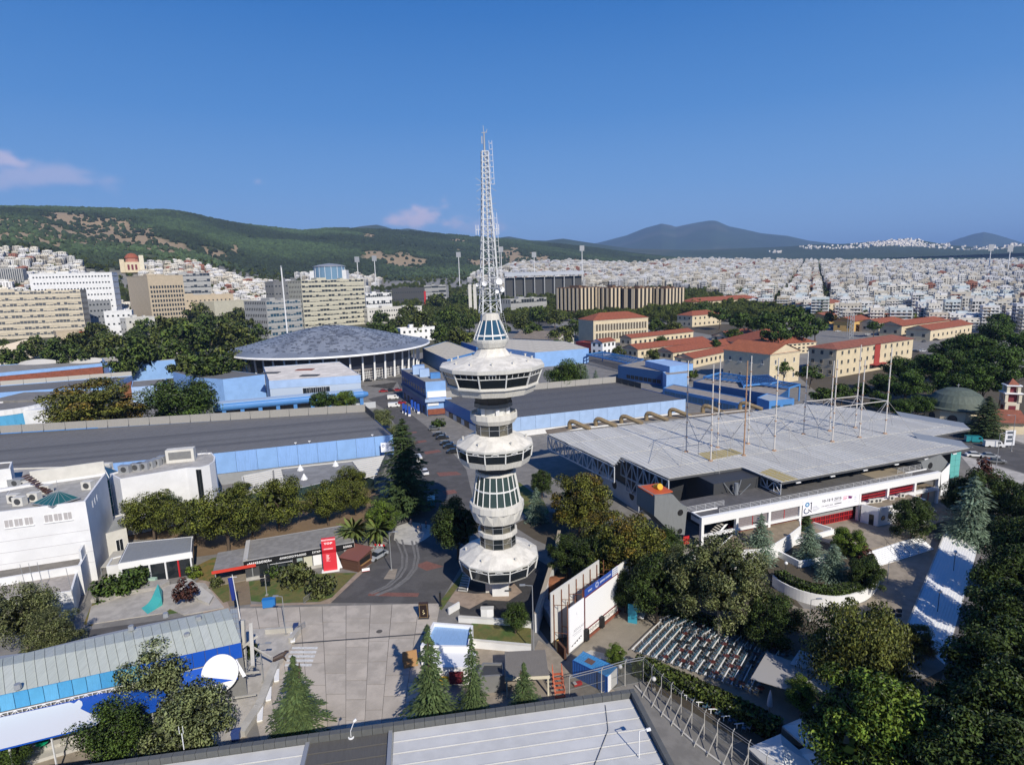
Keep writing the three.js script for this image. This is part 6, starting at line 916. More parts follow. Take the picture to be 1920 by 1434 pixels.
// ---------------------------------------------------------------- low press building with lettered black fascia, totem, hut
{
const h=3.9,A=G(457,1053,h),B=G(663,1017,h),o=frame('press_building','low flat-roofed building with black lettered fascia and weathered grey roof','building',A.clone().setY(0),B.clone().setY(0)),L=flat(A,B),D=-here(o,560,998,h)[1];
new MB().box(0,L,-.02,h-1.0,-D,-.4).build('wall',m.darkGrey,o);new MB().box(-.2,L+.1,h-1.1,h,-D,0).build('roof_slab',m.paleConcrete,o);
new MB().box(.2,L-.3,h,h+.06,-D+.4,-.35).build('roof',M(.27,.255,.23,.95,{tex:'patch',size:6}),o);new MB().box(.3,.6,h+.06,h+.3,-D+.3,-.2).box(-.2,.3,h,h+.14,-D,0).build('parapet',m.paleConcrete,o);
const txt=printed(2048,110,(c,w,hh)=>{c.fillStyle='#0c0d11';c.fillRect(0,0,w,hh);c.fillStyle='#f4f4f4';c.font='bold 62px sans-serif';c.fillText('«ΜΑΚΕΔΟΝΙΑ»',60,82);c.font='bold 54px sans-serif';c.fillText('ΔΗΜΟΣΙΟΓΡΑΦΙΚΟ',640,78);c.fillText('ΣΥΓΚΡΟΤΗΜΑ',1240,74);c.fillText('ΔΟΝΙΑ',1830,74);});
plate('fascia',txt,o,L+.2,1.12,L/2-.05,h-.56,.02);
// glazed front: base wall, panes, solid grey bays
new MB().box(0,L,0,.55,-.4,-.1).build('plinth',m.paleConcrete,o);
const bays=[[.12,.2,m.glass],[.2,.275,m.glass],[.29,.42,m.pane],[.42,.46,m.black],[.46,.51,M(.32,.38,.36,.2)],[.52,.60,M(.55,.54,.42,.4)],[.605,.70,m.cleanWhite],[.71,.78,m.midGrey],[.9,.98,m.midGrey]];
for(const [a,b,mat] of bays){bx('window_pane',mat,o,a*L+.04,b*L-.04,mat===m.midGrey?.02:.58,h-1.15,-.38,-.2);bx('mullion',m.galv,o,b*L-.03,b*L+.03,.55,h-1.12,-.4,-.15);}
new MB().bar([L*.22,h-1.2,.5],[L*.42,h-1.1,.9],.04).bar([L*.4,h-1.3,.1],[L*.42,h-1.1,.9],.03).build('awning_arm',m.cleanWhite,o);
// red-edged porch at the left end
new MB().box(-5.2,1.9,2.95,3.1,-8,.2).build('porch_roof',M(.27,.26,.25,.95,{tex:'patch',size:6}),o);bx('porch_fascia',M(.58,.05,.03,.5),o,-5.4,1.9,2.7,3.25,.2,.34);for(const x of [-4.9,1.2]) bx('porch_post',m.galv,o,x-.07,x+.07,0,2.9,-.3,-.16);bx('porch_wall',m.black,o,-4.9,1.2,0,2.9,-6,-5.8);bx('porch_floor',m.paving,o,-4.9,1.2,0,.08,-5.7,-.35);
}
{// red totem
const A=G(607,1073),B=G(637,1069),o=frame('totem_sign','tall red totem sign with white lettering beside the press building','sign',A,B),W=flat(A,B)*.86,H=heightAt(617,1008,A);
const p=printed(256,1024,(c,w,h)=>{c.fillStyle='#d7323f';c.fillRect(0,0,w,h);c.fillStyle='#fff';c.fillRect(0,34,w,12);c.fillRect(0,62,w,8);c.font='bold 84px sans-serif';c.fillText('TOP',44,190);c.fillRect(34,318,170,9);c.fillRect(34,340,170,9);c.fillStyle='#b30f20';c.fillRect(0,372,w,92);c.fillStyle='#f6d9da';c.save();c.translate(120,520);c.rotate(Math.PI/2);c.font='bold 38px sans-serif';c.fillText('ΤΕΧΝΗ  &',0,34);c.restore();for(let i=0;i<9;i++) c.fillRect(64,510+i*26,30+(i*37) % 50,9);});
bx('body',M(.55,.05,.06,.5),o,0,W,.25,H,-.42,-.04);plate('face',p,o,W,H-.25,W/2,.25+(H-.25)/2,0);bx('base',m.cleanWhite,o,-.35,W+.35,0,.25,-.7,.35);new MB().tri([W,.25,-.3],[W+.9,.25,-.3],[W,H*.55,-.3]).build('fin',m.cleanWhite,o);
}
{// timber hut
const A=G(640,1066),B=G(672,1073),o=frame('timber_hut','small brown timber hut with reddish-brown sloping roof at the roadside','hut',A,B),L=flat(A,B),D=4.2;for(let k=0;k<8;k++) bx('plank',k % 2?m.woodDark:M(.115,.055,.033,.8,{tex:'streak',size:2}),o,0,L,k*.3+.01,k*.3+.295,-D,0);new MB().quad([-.3,2.42,.3],[L+.3,2.42,.3],[L+.3,3.1,-D-.3],[-.3,3.1,-D-.3]).quad([-.3,2.32,.3],[-.3,3.0,-D-.3],[L+.3,3.0,-D-.3],[L+.3,2.32,.3]).quad([-.3,2.32,.3],[L+.3,2.32,.3],[L+.3,2.42,.3],[-.3,2.42,.3]).quad([L+.3,2.32,.3],[L+.3,3.0,-D-.3],[L+.3,3.1,-D-.3],[L+.3,2.42,.3]).build('roof',M(.20,.075,.055,.7),o);bx('counter',m.wood,o,L,L+.35,1.0,1.1,-D+.6,-.6);bx('hatch',m.black,o,L,L+.03,1.1,2.1,-D+.6,-.6);
}
// ---------------------------------------------------------------- white kiosk with blue roof, signs and planters near the cedars
{
const h=3.3,pts=[[881,1213],[788,1211],[812,1166],[887,1172]],o=outline('kiosk','white kiosk with a pale blue stepped roof behind the cedars','kiosk',pts,h,{wall:m.cleanWhite,roof:M(.26,.42,.66,.45,{tex:'streak',size:5}),parapet:.35,sunk:.5,coping:m.cleanWhite}),g=o.g,q=o.q;
new MB().prism([[q[1][0]+1,q[1][1]+.02],[q[0][0]+.8,q[0][1]+.02],[q[0][0]+.8,q[0][1]+3.4],[q[1][0]+1.6,q[1][1]+3.6]],-.02,2.6).build('front_bay',m.cleanWhite,g);bx('hatch',m.maroon,g,q[0][0]-2.6,q[0][0]-.7,.3,2.1,q[0][1]+3.45,q[0][1]+3.55);bx('hatch',m.yellow,g,q[0][0]-4.6,q[0][0]-2.7,.3,1.5,q[0][1]+3.5,q[0][1]+3.6);
const s=thing('sandwich_board','wooden A-frame board standing left of the white kiosk','sign board',G(769,1245));for(const k of [-1,1]){const b=bx('board',m.wood,s,-1.0,1.0,0,2.1,-.05,.05);b.rotation.x=k*.35;b.position.z=-k*.4;b.rotation.y=0;} s.rotation.y=.3;new MB().bar([-1,1.95,0],[1,1.95,0],.05).build('hinge',m.darkGrey,s);
}
{const A=G(795,1158),o=thing('planter_sign','tall dark brown box sign with a small plant print at the forecourt edge','sign',A);bx('body',M(.05,.028,.022,.6),o,-.75,.75,0,2.6,-.25,.25);plate('print',printed(128,256,(c)=>{c.fillStyle='#20120f';c.fillRect(0,0,128,256);c.strokeStyle='#b99b6a';c.lineWidth=4;c.strokeRect(6,6,116,244);c.fillStyle='#d8c89a';for(const [x,y,r] of [[64,120,10],[56,150,8],[74,170,12],[60,190,7]]){c.beginPath();c.arc(x,y,r,0,7);c.fill();}}),o,1.36,2.3,0,1.35,.29);bx('foot',m.darkGrey,o,-.85,.85,0,.12,-.5,.5);}
{const o=thing('bollard_post','thick black post on the verge left of the tower plaza','post',G(826,1136));new MB().bar([0,0,0],[0,2.5,0],.17,.17,8).build('post',m.black,o);bx('cap',m.darkGrey,o,-.2,.2,2.5,2.56,-.2,.2);bx('foot',m.darkGrey,o,-.3,.3,0,.05,-.3,.3);}
// low walls and steps of the tower plaza
{
const wallRun=(name,label,pts,h,th,mat,cap)=>{const A=G(...pts[0]),o=thing(name,label,'wall',A),w=pts.map(([x,y])=>{const p=G(x,y);return [p.x-A.x,p.z-A.z];});for(let i=1;i<w.length;i++){const a=w[i-1],b=w[i],L=Math.hypot(b[0]-a[0],b[1]-a[1]),turn=Math.atan2(-(b[1]-a[1]),b[0]-a[0]),s=bx('wall_section',mat,o,-L/2,L/2,-.02,h,-th/2,th/2);s.position.set((a[0]+b[0])/2,h/2,(a[1]+b[1])/2);s.rotation.y=turn;if(cap){const c=bx('coping',cap,o,-L/2,L/2,h,h+.1,-th/2-.08,th/2+.08);c.position.set((a[0]+b[0])/2,h+.05,(a[1]+b[1])/2);c.rotation.y=turn;}} return o;};
P.wallRun=wallRun;
wallRun('low_wall','low white wall between the dark tower plaza and the lawn',[[860,1166],[955,1172],[998,1177]],.9,.3,m.white,m.offWhite);
wallRun('low_wall','white retaining wall along the lower side of the small lawn',[[888,1214],[996,1224]],1.2,.3,m.white,m.offWhite);
wallRun('long_wall','long tall white wall with tiled coping running right of the tower',[[1006,1186],[1044,1056],[1049,1022]],3.1,.5,m.white,M(.42,.36,.28,.9,{tex:'streak',size:1}));
wallRun('low_wall','short white parapet wall beside the tower plaza entrance',[[841,1152],[861,1140]],1.1,.3,m.white);
wallRun('low_wall','low concrete wall along the left edge of the forecourt with bench blocks',[[560,1186],[545,1206]],.9,.7,m.paleConcrete);wallRun('low_wall','long low concrete kerb wall leading down towards the bottom edge',[[517,1250],[486,1330],[452,1382]],.8,1.0,m.paleConcrete);wallRun('low_wall','pale concrete wall behind the traffic lamp post at the forecourt corner',[[498,1188],[552,1184]],.8,.5,m.paleConcrete);
for(const [px,py,l] of [[549,1199,'beside the litter bin'],[519,1271,'nearest the zebra crossing'],[504,1306,'between the other two benches by the cedar'],[488,1344,'lowest of the row beside the cedar']]){const o=thing('bench','white concrete block bench on the forecourt edge, ' + l,'bench',G(px,py),.35);bx('seat',m.cleanWhite,o,-.32,.32,.32,.5,-1.3,1.3);for(const z of [-.9,.9]) bx('leg',m.paleConcrete,o,-.25,.25,0,.32,z-.2,z+.2);}
// stairs left of the tower foot
const s=thing('staircase','pale steps going down left of the tower foot','staircase',G(866,1100)),u=[[858,1104],[876,1106],[884,1082],[868,1079]].map(([x,y])=>here(s,x,y,.6));for(let k=0;k<7;k++){const f=k/7,e=(k+.55)/7,L=(t)=>[lerp(u[0][0],u[3][0],t),lerp(u[0][1],u[3][1],t)],R=(t)=>[lerp(u[1][0],u[2][0],t),lerp(u[1][1],u[2][1],t)];new MB().prism([L(f),R(f),R(e),L(e)],.2+k*.12,.32+k*.12).build('step',m.paleConcrete,s);} new MB().bar([u[1][0],.5,u[1][1]],[u[2][0],1.6,u[2][1]],.12).build('cheek',m.white,s);
const info=thing('info_sign','small dark information stand at the tower foot','sign',G(953,1117));new MB().bar([0,0,0],[0,1.2,0],.05).build('post',m.darkGrey,info);const bp=bx('panel',m.darkGrey,info,-.55,.55,1.1,1.2,-.35,.35);bp.rotation.x=.3;
const cab=thing('utility_cabinet','white utility cabinet against the low plaza wall','cabinet',G(914,1157));bx('body',m.white,cab,-1.0,1.0,0,1.6,-.4,.4);bx('door',m.cleanWhite,cab,-.05,.95,.1,1.5,.4,.43);bx('roof',m.offWhite,cab,-1.05,1.05,1.6,1.66,-.45,.45);
}
// ---------------------------------------------------------------- open-air cinema
{
const A=G(1067,1228),M1=G(1095,1204),B=G(1165,1145),C=G(1200,1120),o=frame('cinema_screen','large white open-air cinema screen with dark red frame and blue banner on top','screen',A,B),F=(x,y,z=0)=>onFace(o,x,y,z);
const a=F(1095,1120)[0],b=F(1158,1090)[0],y0=F(1097,1180)[1],y1=F(1094,1123)[1],top=F(1094,1106)[1];
bx('left_panel',m.cleanWhite,o,F(1067,1200)[0],a-.12,.3,F(1094,1115)[1]-.5,-.1,.05);plate('print',printed(256,512,(c)=>{c.fillStyle='#f3f3f6';c.fillRect(0,0,256,512);c.fillStyle='#8a8c96';c.save();c.translate(60,330);c.font='44px serif';c.fillText('ΑΠΟΛΛΩΝ',0,0);c.restore();c.fillStyle='#b9bbc4';c.fillRect(40,350,170,7);c.fillRect(60,372,140,5);c.fillRect(118,110,6,30);c.fillStyle='#33353d';for(let i=0;i<14;i++) c.fillRect(14+i*14,470-i*3,8+(i*5) % 9,6+(i*7) % 20);}),o,a-.3-F(1067,1200)[0],F(1094,1115)[1]-1,(a+F(1067,1200)[0])/2,(F(1094,1115)[1]-.2)/2+.2,.08);
bx('screen',M(.82,.82,.83,.8),o,a+.15,b-.15,y0,y1,-.05,.06);const fr=new MB().box(a,a+.15,.2,top,-.1,.12).box(b-.15,b,.2,top,-.1,.12).box(a+.15,b-.15,y1,y1+.22,-.1,.12).box(a+.15,b-.15,y0-.2,y0,-.1,.12);fr.build('frame',m.maroon,o);
const ban=printed(1024,128,(c)=>{c.fillStyle='#2c4fa0';c.fillRect(0,0,1024,128);c.strokeStyle='#e8eaf4';c.lineWidth=7;c.beginPath();c.arc(360,64,44,0,7);c.stroke();c.beginPath();c.arc(360,64,30,0,7);c.stroke();c.fillStyle='#e8eaf4';c.font='bold 40px sans-serif';c.fillText('ΟΠΑΠ',100,82);c.font='italic bold 44px sans-serif';c.fillText('ΘΕΡΙΝΟ ΣΙΝΕΜΑ',440,80);c.fillStyle='#dfe2ec';c.fillRect(830,0,194,128);c.fillStyle='#8d93a8';for(let i=0;i<9;i++) c.fillRect(846+(i % 3)*56,18+Math.floor(i/3)*36,40,22);});
plate('top_banner',ban,o,b-a,top-y1-.22,(a+b)/2,(top+y1+.22)/2,.1);
const strip=printed(1024,96,(c)=>{c.fillStyle='#ece9e4';c.fillRect(0,0,1024,96);c.fillStyle='#2a2a2e';const r=rngOf(8);for(let i=0;i<22;i++){const x=20+i*46;c.fillRect(x,24+r()*20,14,44);c.beginPath();c.arc(x+7+r()*12,20+r()*18,9,0,7);c.fill();c.fillRect(x-6+r()*20,40,18,9);}});
plate('silhouette_strip',strip,o,b-a-.3,y0-.9,(a+b)/2,(y0+.5)/2-.02,.06);bx('skirting',m.brickRed,o,a,b+.8,.1,.42,-.1,.16);for(const x of [a,(a+b)/2-.5]) bx('loudspeaker',m.black,o,x-.35,x+.35,.5,2.2,.15,.7);
bx('right_panel',m.cleanWhite,o,b+.1,b+5.2,2.6,top-.3,-.2,-.08);bx('rear_hoarding',M(.62,.61,.58,.8,{tex:'streak',size:4}),o,F(1067,1200)[0]-.5,b-1,1,top+.4,-2.9,-2.75);
const rig=new MB();for(let k=0;k <= 7;k++){const x=lerp(F(1067,1200)[0],b,k/7);rig.bar([x,0,-.2],[x,top-.2,-.2],.07).bar([x,0,-2.6],[x,top,-2.6],.07).bar([x,top-.8,-.2],[x,top-1.6,-2.6],.05).bar([x,2.5,-2.6],[x,3.2,-.2],.05);} rig.build('rear_scaffold',m.rust,o);void M1;void C;
// booth with white grid
const k=thing('refreshment_booth','small blue booth with a white lattice front beside the cinema screen','booth',G(1193,1158),o.rotation.y-.35+.7);for(const x of [-1.6,1.6]) bx('side',M(.04,.30,.42,.5),k,x-.12,x+.12,0,3.1,-1.0,.4);bx('back',m.pane,k,-1.48,1.48,.1,3,-.5,-.4);const lat=new MB();for(let i=0;i <= 6;i++) lat.bar([-1.4+i*.47,.4,-.3],[-1.4+i*.47,3,-.3],.06);for(let i=0;i <= 5;i++) lat.bar([-1.4,.4+i*.52,-.3],[1.4,.4+i*.52,-.3],.06);lat.build('lattice',m.cleanWhite,k);bx('table',m.cleanWhite,k,-.9,.9,.55,.62,.3,1.3);bx('table_leg',m.cleanWhite,k,-.1,.1,0,.55,.7,.9);
// rows: chairs one by one, white row rails, round tables
o.updateMatrixWorld(true);
const seat=new MB().box(-.22,.22,.40,.45,-.22,.22).geo(),backG=new MB().quad([-.22,.45,.20],[.22,.45,.20],[.22,.88,.30],[-.22,.88,.30]).quad([-.22,.45,.17],[-.22,.88,.27],[.22,.88,.27],[.22,.45,.17]).geo(),legs=new MB();for(const x of [-.19,.19]) for(const z of [-.19,.19]) legs.bar([x,0,z],[x,.40,z],.018,.018,4);legs.box(-.27,-.22,.6,.63,-.2,.22).box(.22,.27,.6,.63,-.2,.22);const legG=legs.geo();
const blue=M(.06,.20,.31,.5),slate=M(.055,.14,.23,.5),white2=M(.34,.46,.54,.5),chairs=[];
// rows defined on the plan by the four corners of each seating block
const blocks=[['middle',[1186,1224],[1238,1172],[1440,1228],[1406,1302],15,12],['rear',[1238,1168],[1262,1158],[1470,1212],[1455,1236],13,5],['front',[1148,1233],[1166,1242],[1418,1362],[1380,1366],12,4]],rowD=[],tabD=[];
for(const [bn,p0,p1,p2,p3,rows,per] of blocks){const c=[p0,p1,p2,p3].map(([x,y])=>G(x,y)),r=rngOf(per);for(let i=0;i<rows;i++){const f=i/(rows-1),s=c[0].clone().lerp(c[3],f),e=c[1].clone().lerp(c[2],f);rowD.push([bn,s,e,i]);for(let j=0;j<per;j++){const p=s.clone().lerp(e,(j+.5)/per);chairs.push([bn,p,o.rotation.y+(r()-.5)*.25]);} if(i>2) for(let j=0;j<(bn==='middle'?4:1);j++) tabD.push([s.clone().lerp(e,bn==="middle"?(j+.35+r()*.3)/4:.5).add(V(.8,0,.7)),r()]);}}
const dirTo=o.rotation.y;let proto;
chairs.slice(0,292).forEach(([bn,p,turn],i)=>{const c=thing('cinema_chair',`blue-grey chair in the ${bn} block of cinema seats facing the screen`,'chair',p.clone().add(V(.48,0,.43)),turn,`chairs in the ${bn} block of the open-air cinema`);const s=i % 7===3?white2:i % 3?blue:slate;part('seat',seat,s,c);part('backrest',backG,s,c);part('frame',legG,m.galv,c);proto ??= c;});
rowD.forEach(([bn,s,e,i])=>{const r=thing('row_rail',`white row rail number ${i + 1} from the screen in the ${bn} block of seats`,'rail',s.clone(),Math.atan2(-(e.z-s.z),e.x-s.x),`white rails between the rows of the ${bn} block`),L=flat(s,e);bx('rail',m.cleanWhite,r,-.2,L+.2,.62,.68,-.06,.06);for(const k of [.05,.35,.65,.95]) bx('post',m.cleanWhite,r,L*k-.04,L*k+.04,0,.62,-.04,.04);});
tabD.filter((q,i)=>i % 3 !== 1).slice(0,48).forEach(([p,k])=>{const t=thing('cafe_table','small round dark red café table between the rows of cinema chairs','table',p,0,'round tables among the cinema chairs');new MB().lathe([[.44,.70],[.45,.73],[0,.74]],14).build('tabletop',k<.7?M(.10,.03,.025,.5):m.black,t);new MB().bar([0,0,0],[0,.7,0],.04).lathe([[.25,0],[.2,.04],[0,.05]],8).build('pedestal',m.darkGrey,t);});void dirTo;
const um=thing('parasol','closed pale parasol standing behind the cinema seats','parasol',G(1443,1336));new MB().bar([0,0,0],[0,3.1,0],.04,.03,6).build('pole',m.wood,um);new MB().lathe([[.08,.9],[.34,1.0],[.30,1.6],[.2,2.4],[.04,3.1]],9).build('folded_canopy',M(.62,.52,.50,.85),um);
const sh=thing('shade_sails','flat grey-white shade roofs behind the cinema seats','canopy',G(1440,1250)),quad=(name,pts,h,mat)=>new MB().prism(pts.map(([x,y])=>here(sh,x,y,h)),h-.08,h).build(name,mat,sh);quad('shade_panel',[[1408,1272],[1438,1222],[1530,1256],[1500,1300]],2.8,M(.36,.345,.33,.8));quad('shade_panel',[[1482,1244],[1500,1218],[1568,1246],[1560,1268]],3.0,M(.55,.55,.56,.8));quad('shade_panel',[[1505,1272],[1560,1262],[1570,1272],[1552,1304],[1508,1290]],2.6,M(.62,.61,.58,.8));for(const [px,py] of [[1410,1270],[1500,1298],[1528,1258],[1484,1246],[1550,1302],[1566,1248]]){const [x,z]=here(sh,px,py,2.6);new MB().bar([x,0,z],[x,2.65,z],.06).build('post',m.galv,sh);}
const tents=[['white pagoda tent under the trees at the bottom right',1466,1418,1.9,3.4],['white folded market umbrella beside the bottom right tent',1514,1372,1.5,2.6],['small white tent under the lime tree at the bottom edge',1530,1432,1.5,3]];for(const [l,px,py,h,r] of tents){const t=thing('tent',l,'tent',G(px,py,h).setY(0),.4);new MB().lathe([[r,h],[r*.55,h+.5],[0,h+1.4]],4,.78).lathe([[r,h-.25],[r,h]],4,.78).build('canvas',m.tent,t);for(let k=0;k<4;k++){const w=.78+k*Math.PI/2;new MB().bar([Math.sin(w)*r,0,Math.cos(w)*r],[Math.sin(w)*r,h,Math.cos(w)*r],.05).build('pole',m.galv,t);}}
const kt=thing('garden_kiosk','brown-walled garden kiosk with white cross-beamed roof under the trees','kiosk',G(1548,1345));bx('wall',m.wood,kt,-2,2,0,2.3,-1.6,1.6);bx('roof',M(.22,.17,.12,.8),kt,-2.2,2.2,2.3,2.45,-1.9,1.9);new MB().box(-.15,.15,2.46,2.6,-2,2).box(-2.3,2.3,2.46,2.58,1.2,1.45).build('roof_beam',m.cleanWhite,kt);
}
// ---------------------------------------------------------------- container, shed, ladder cart, fences
{
const A=G(1074,1268),B=G(1139,1301),o=frame('shipping_container','blue corrugated shipping container with one white end beside the cinema','container',A,B),L=flat(A,B),D=2.5,h=2.45,n=20,sideM=M(.014,.085,.33,.55),endM=m.cleanWhite;
const corr=(mb,x0,x1,z,out,cnt)=>{const w=(x1-x0)/cnt;for(let k=0;k<cnt;k++){const a=x0+k*w,P=[[a,0],[a+w*.3,0],[a+w*.45,out],[a+w*.85,out],[a+w,0]];for(let i=1;i<P.length;i++) mb.quad([P[i-1][0],.12,z-P[i-1][1]],[P[i][0],.12,z-P[i][1]],[P[i][0],h-.1,z-P[i][1]],[P[i-1][0],h-.1,z-P[i-1][1]]);} return mb;};
corr(new MB(),.08,L-.08,-.02,.06,n).build('side_panel',sideM,o);corr(new MB(),.08,L-.08,-D+.08,.06,n).build('side_panel',sideM,o);new MB().box(.04,L-.1,.1,h-.06,-D+.12,-.12).build('core',sideM,o);
for(let k=0;k<8;k++){const z0=-D+.1+k*(D-.2)/8;bx('end_plank',endM,o,L-.08,L+.02,.12,h-.1,z0+.02,z0+(D-.2)/8-.02);}
for(let k=0;k<14;k++) bx('roof_sheet',M(.05,.26,.55,.5,{tex:'patch',size:2}),o,.05+k*(L-.1)/14+.02,.05+(k+1)*(L-.1)/14-.02,h-.06,h+.01,-D+.06,-.06);new MB().box(1.4,2.6,h+.012,h+.03,-1.7,-.7).build('rust_patch',M(.12,.07,.06,.9),o);
const fr=new MB();for(const x of [.04,L-.04]) for(const z of [-.04,-D+.04]) fr.bar([x,0,z],[x,h,z],.08);for(const y of [.06,h-.05]){fr.bar([0,y,-.04],[L,y,-.04],.07).bar([0,y,-D+.04],[L,y,-D+.04],.07);} fr.build('corner_posts',sideM,o);
}
{
const h=2.9,A=G(948,1270,h),B=G(1029,1266,h),o=frame('shed','open shed with grey corrugated roof and cream posts behind the bottom roof','shed',A.clone().setY(0),B.clone().setY(0)),L=flat(A,B),D=-here(o,1022,1222,h)[1],mb=new MB();const n=40;for(let k=0;k<n;k++){const a=k*L/n,b=(k+.5)*L/n,c=(k+1)*L/n;mb.quad([a,h+.1,.2],[b,h+.16,.2],[b,h+.36,-D],[a,h+.3,-D]).quad([b,h+.16,.2],[c,h+.1,.2],[c,h+.3,-D],[b,h+.36,-D]);} mb.build('roof',M(.25,.23,.205,.8,{tex:'streak',size:3}),o);bx('fascia',m.paleCream,o,-.1,L+.1,h-.35,h+.08,.1,.22);for(const x of [.1,L-.1]) for(const z of [0,-D+.2]) bx('post',m.paleCream,o,x-.1,x+.1,0,h,z-.1,z+.1);bx('back_wall',m.darkGrey,o,0,L,0,h,-D,-D+.12);
const g=outline('flat_roof_store','low dark grey flat-roofed store between the kiosk and the shed','building',[[946,1266],[890,1270],[905,1242],[945,1242]],2.4,{wall:m.greyWall,roof:m.darkGrey});void g;
const c=thing('step_ladder_cart','orange-red wheeled steel steps beside the shed','steps',G(1048,1300),.1);for(let k=0;k<6;k++) bx('step',M(.46,.10,.04,.6),c,-.6,.6,.3+k*.36,.38+k*.36,.9-k*.4,1.25-k*.4);for(const x of [-.62,.62]) new MB().bar([x,.1,1.2],[x,2.5,-1.2],.07).bar([x,1,1.2],[x,3.4,-1.2],.04).bar([x,0,-1.2],[x,3.4,-1.2],.06).build('side_rail',M(.46,.10,.04,.6),c);
const bo=thing('toolbox','small red box lying before the blue container','box',G(1083,1284),.4);bx('body',m.red,bo,-.6,.6,0,.35,-.25,.25);bx('lid',m.offWhite,bo,-.62,-.2,.35,.42,-.27,.27);
const tk=thing('storage_tank','rusty red-brown tank behind the long wall','tank',G(1039,1112));new MB().lathe([[0,.1],[1.3,.3],[1.3,2.3],[.9,2.7],[0,2.9]],16).build('tank',m.rust,tk);new MB().bar([.6,2.7,0],[1.9,2.9,.2],.12,.12,6).build('pipe',m.rust,tk);
const bl=thing('block_stack','row of grey concrete blocks stacked behind the long wall','blocks',G(1030,1158),.25);for(let k=0;k<5;k++) bx('block',m.midGrey,bl,-.7,.7,0,1.7,-3.2+k*1.25,-2.05+k*1.25);for(let k=0;k<3;k++) bx('slab',m.paleConcrete,bl,-1.2+k*.9,-.4+k*.9,0,.3+k*.1,4,5.6);
const pf=thing('picket_fence','brown plank fence with one yellow gatepost near the screen','fence',G(1046,1222));const e=here(pf,1062,1240,0);for(let k=0;k<9;k++){const f=k/9;bx('plank',k===0?m.ochre:m.woodDark,pf,e[0]*f-.16,e[0]*f+.16,0,1.9,e[1]*f-.03,e[1]*f+.03);}
}
{// wire fence between the asphalt yard and the garden: concrete posts, raking struts, wire mesh
const pts=[[1068,1316],[1128,1300],[1172,1286],[1206,1279],[1222,1296],[1240,1314],[1258,1331],[1277,1348],[1297,1366],[1320,1386],[1344,1404],[1372,1424],[1402,1446],[1436,1470],[1480,1500]],o=thing('wire_fence','wire mesh fence with grey posts and raking struts along the asphalt yard','fence',G(1206,1279)),q=pts.map(([x,y])=>here(o,x,y,0)),H=3.4,net=new MB(),mesh=new THREE.MeshStandardMaterial({color:new THREE.Color(.05,.06,.05),roughness:.8,transparent:true,opacity:.30,side:THREE.DoubleSide});
q.forEach(([x,z],i)=>{new MB().bar([x,0,z],[x,H,z],.07,.06,5).bar([x,H,z],[x+.3,H+.35,z-.2],.04).build('post',m.paleConcrete,o);if(i>3) new MB().bar([x,H*.62,z],[x-1.5,0,z+1.1],.055).build('strut',m.paleConcrete,o);if(i) net.quad([q[i-1][0],.1,q[i-1][1]],[x,.1,z],[x,H,z],[q[i-1][0],H,q[i-1][1]]);});
net.build('mesh',mesh,o);const wr=new MB();for(let i=1;i<q.length;i++) for(const y of [.15,1.7,H-.03,H+.3]) wr.bar([q[i-1][0],y,q[i-1][1]],[q[i][0],y,q[i][1]],y>H-.1&&i<4?.05:.022,y>H-.1&&i<4?.05:.022,4);wr.build('wire',m.galv,o);const kb=new MB();for(let i=4;i<q.length;i++) kb.bar([q[i-1][0]-1.2,.1,q[i-1][1]+.8],[q[i][0]-1.2,.1,q[i][1]+.8],.16);kb.build('kerb',m.paleConcrete,o);
}
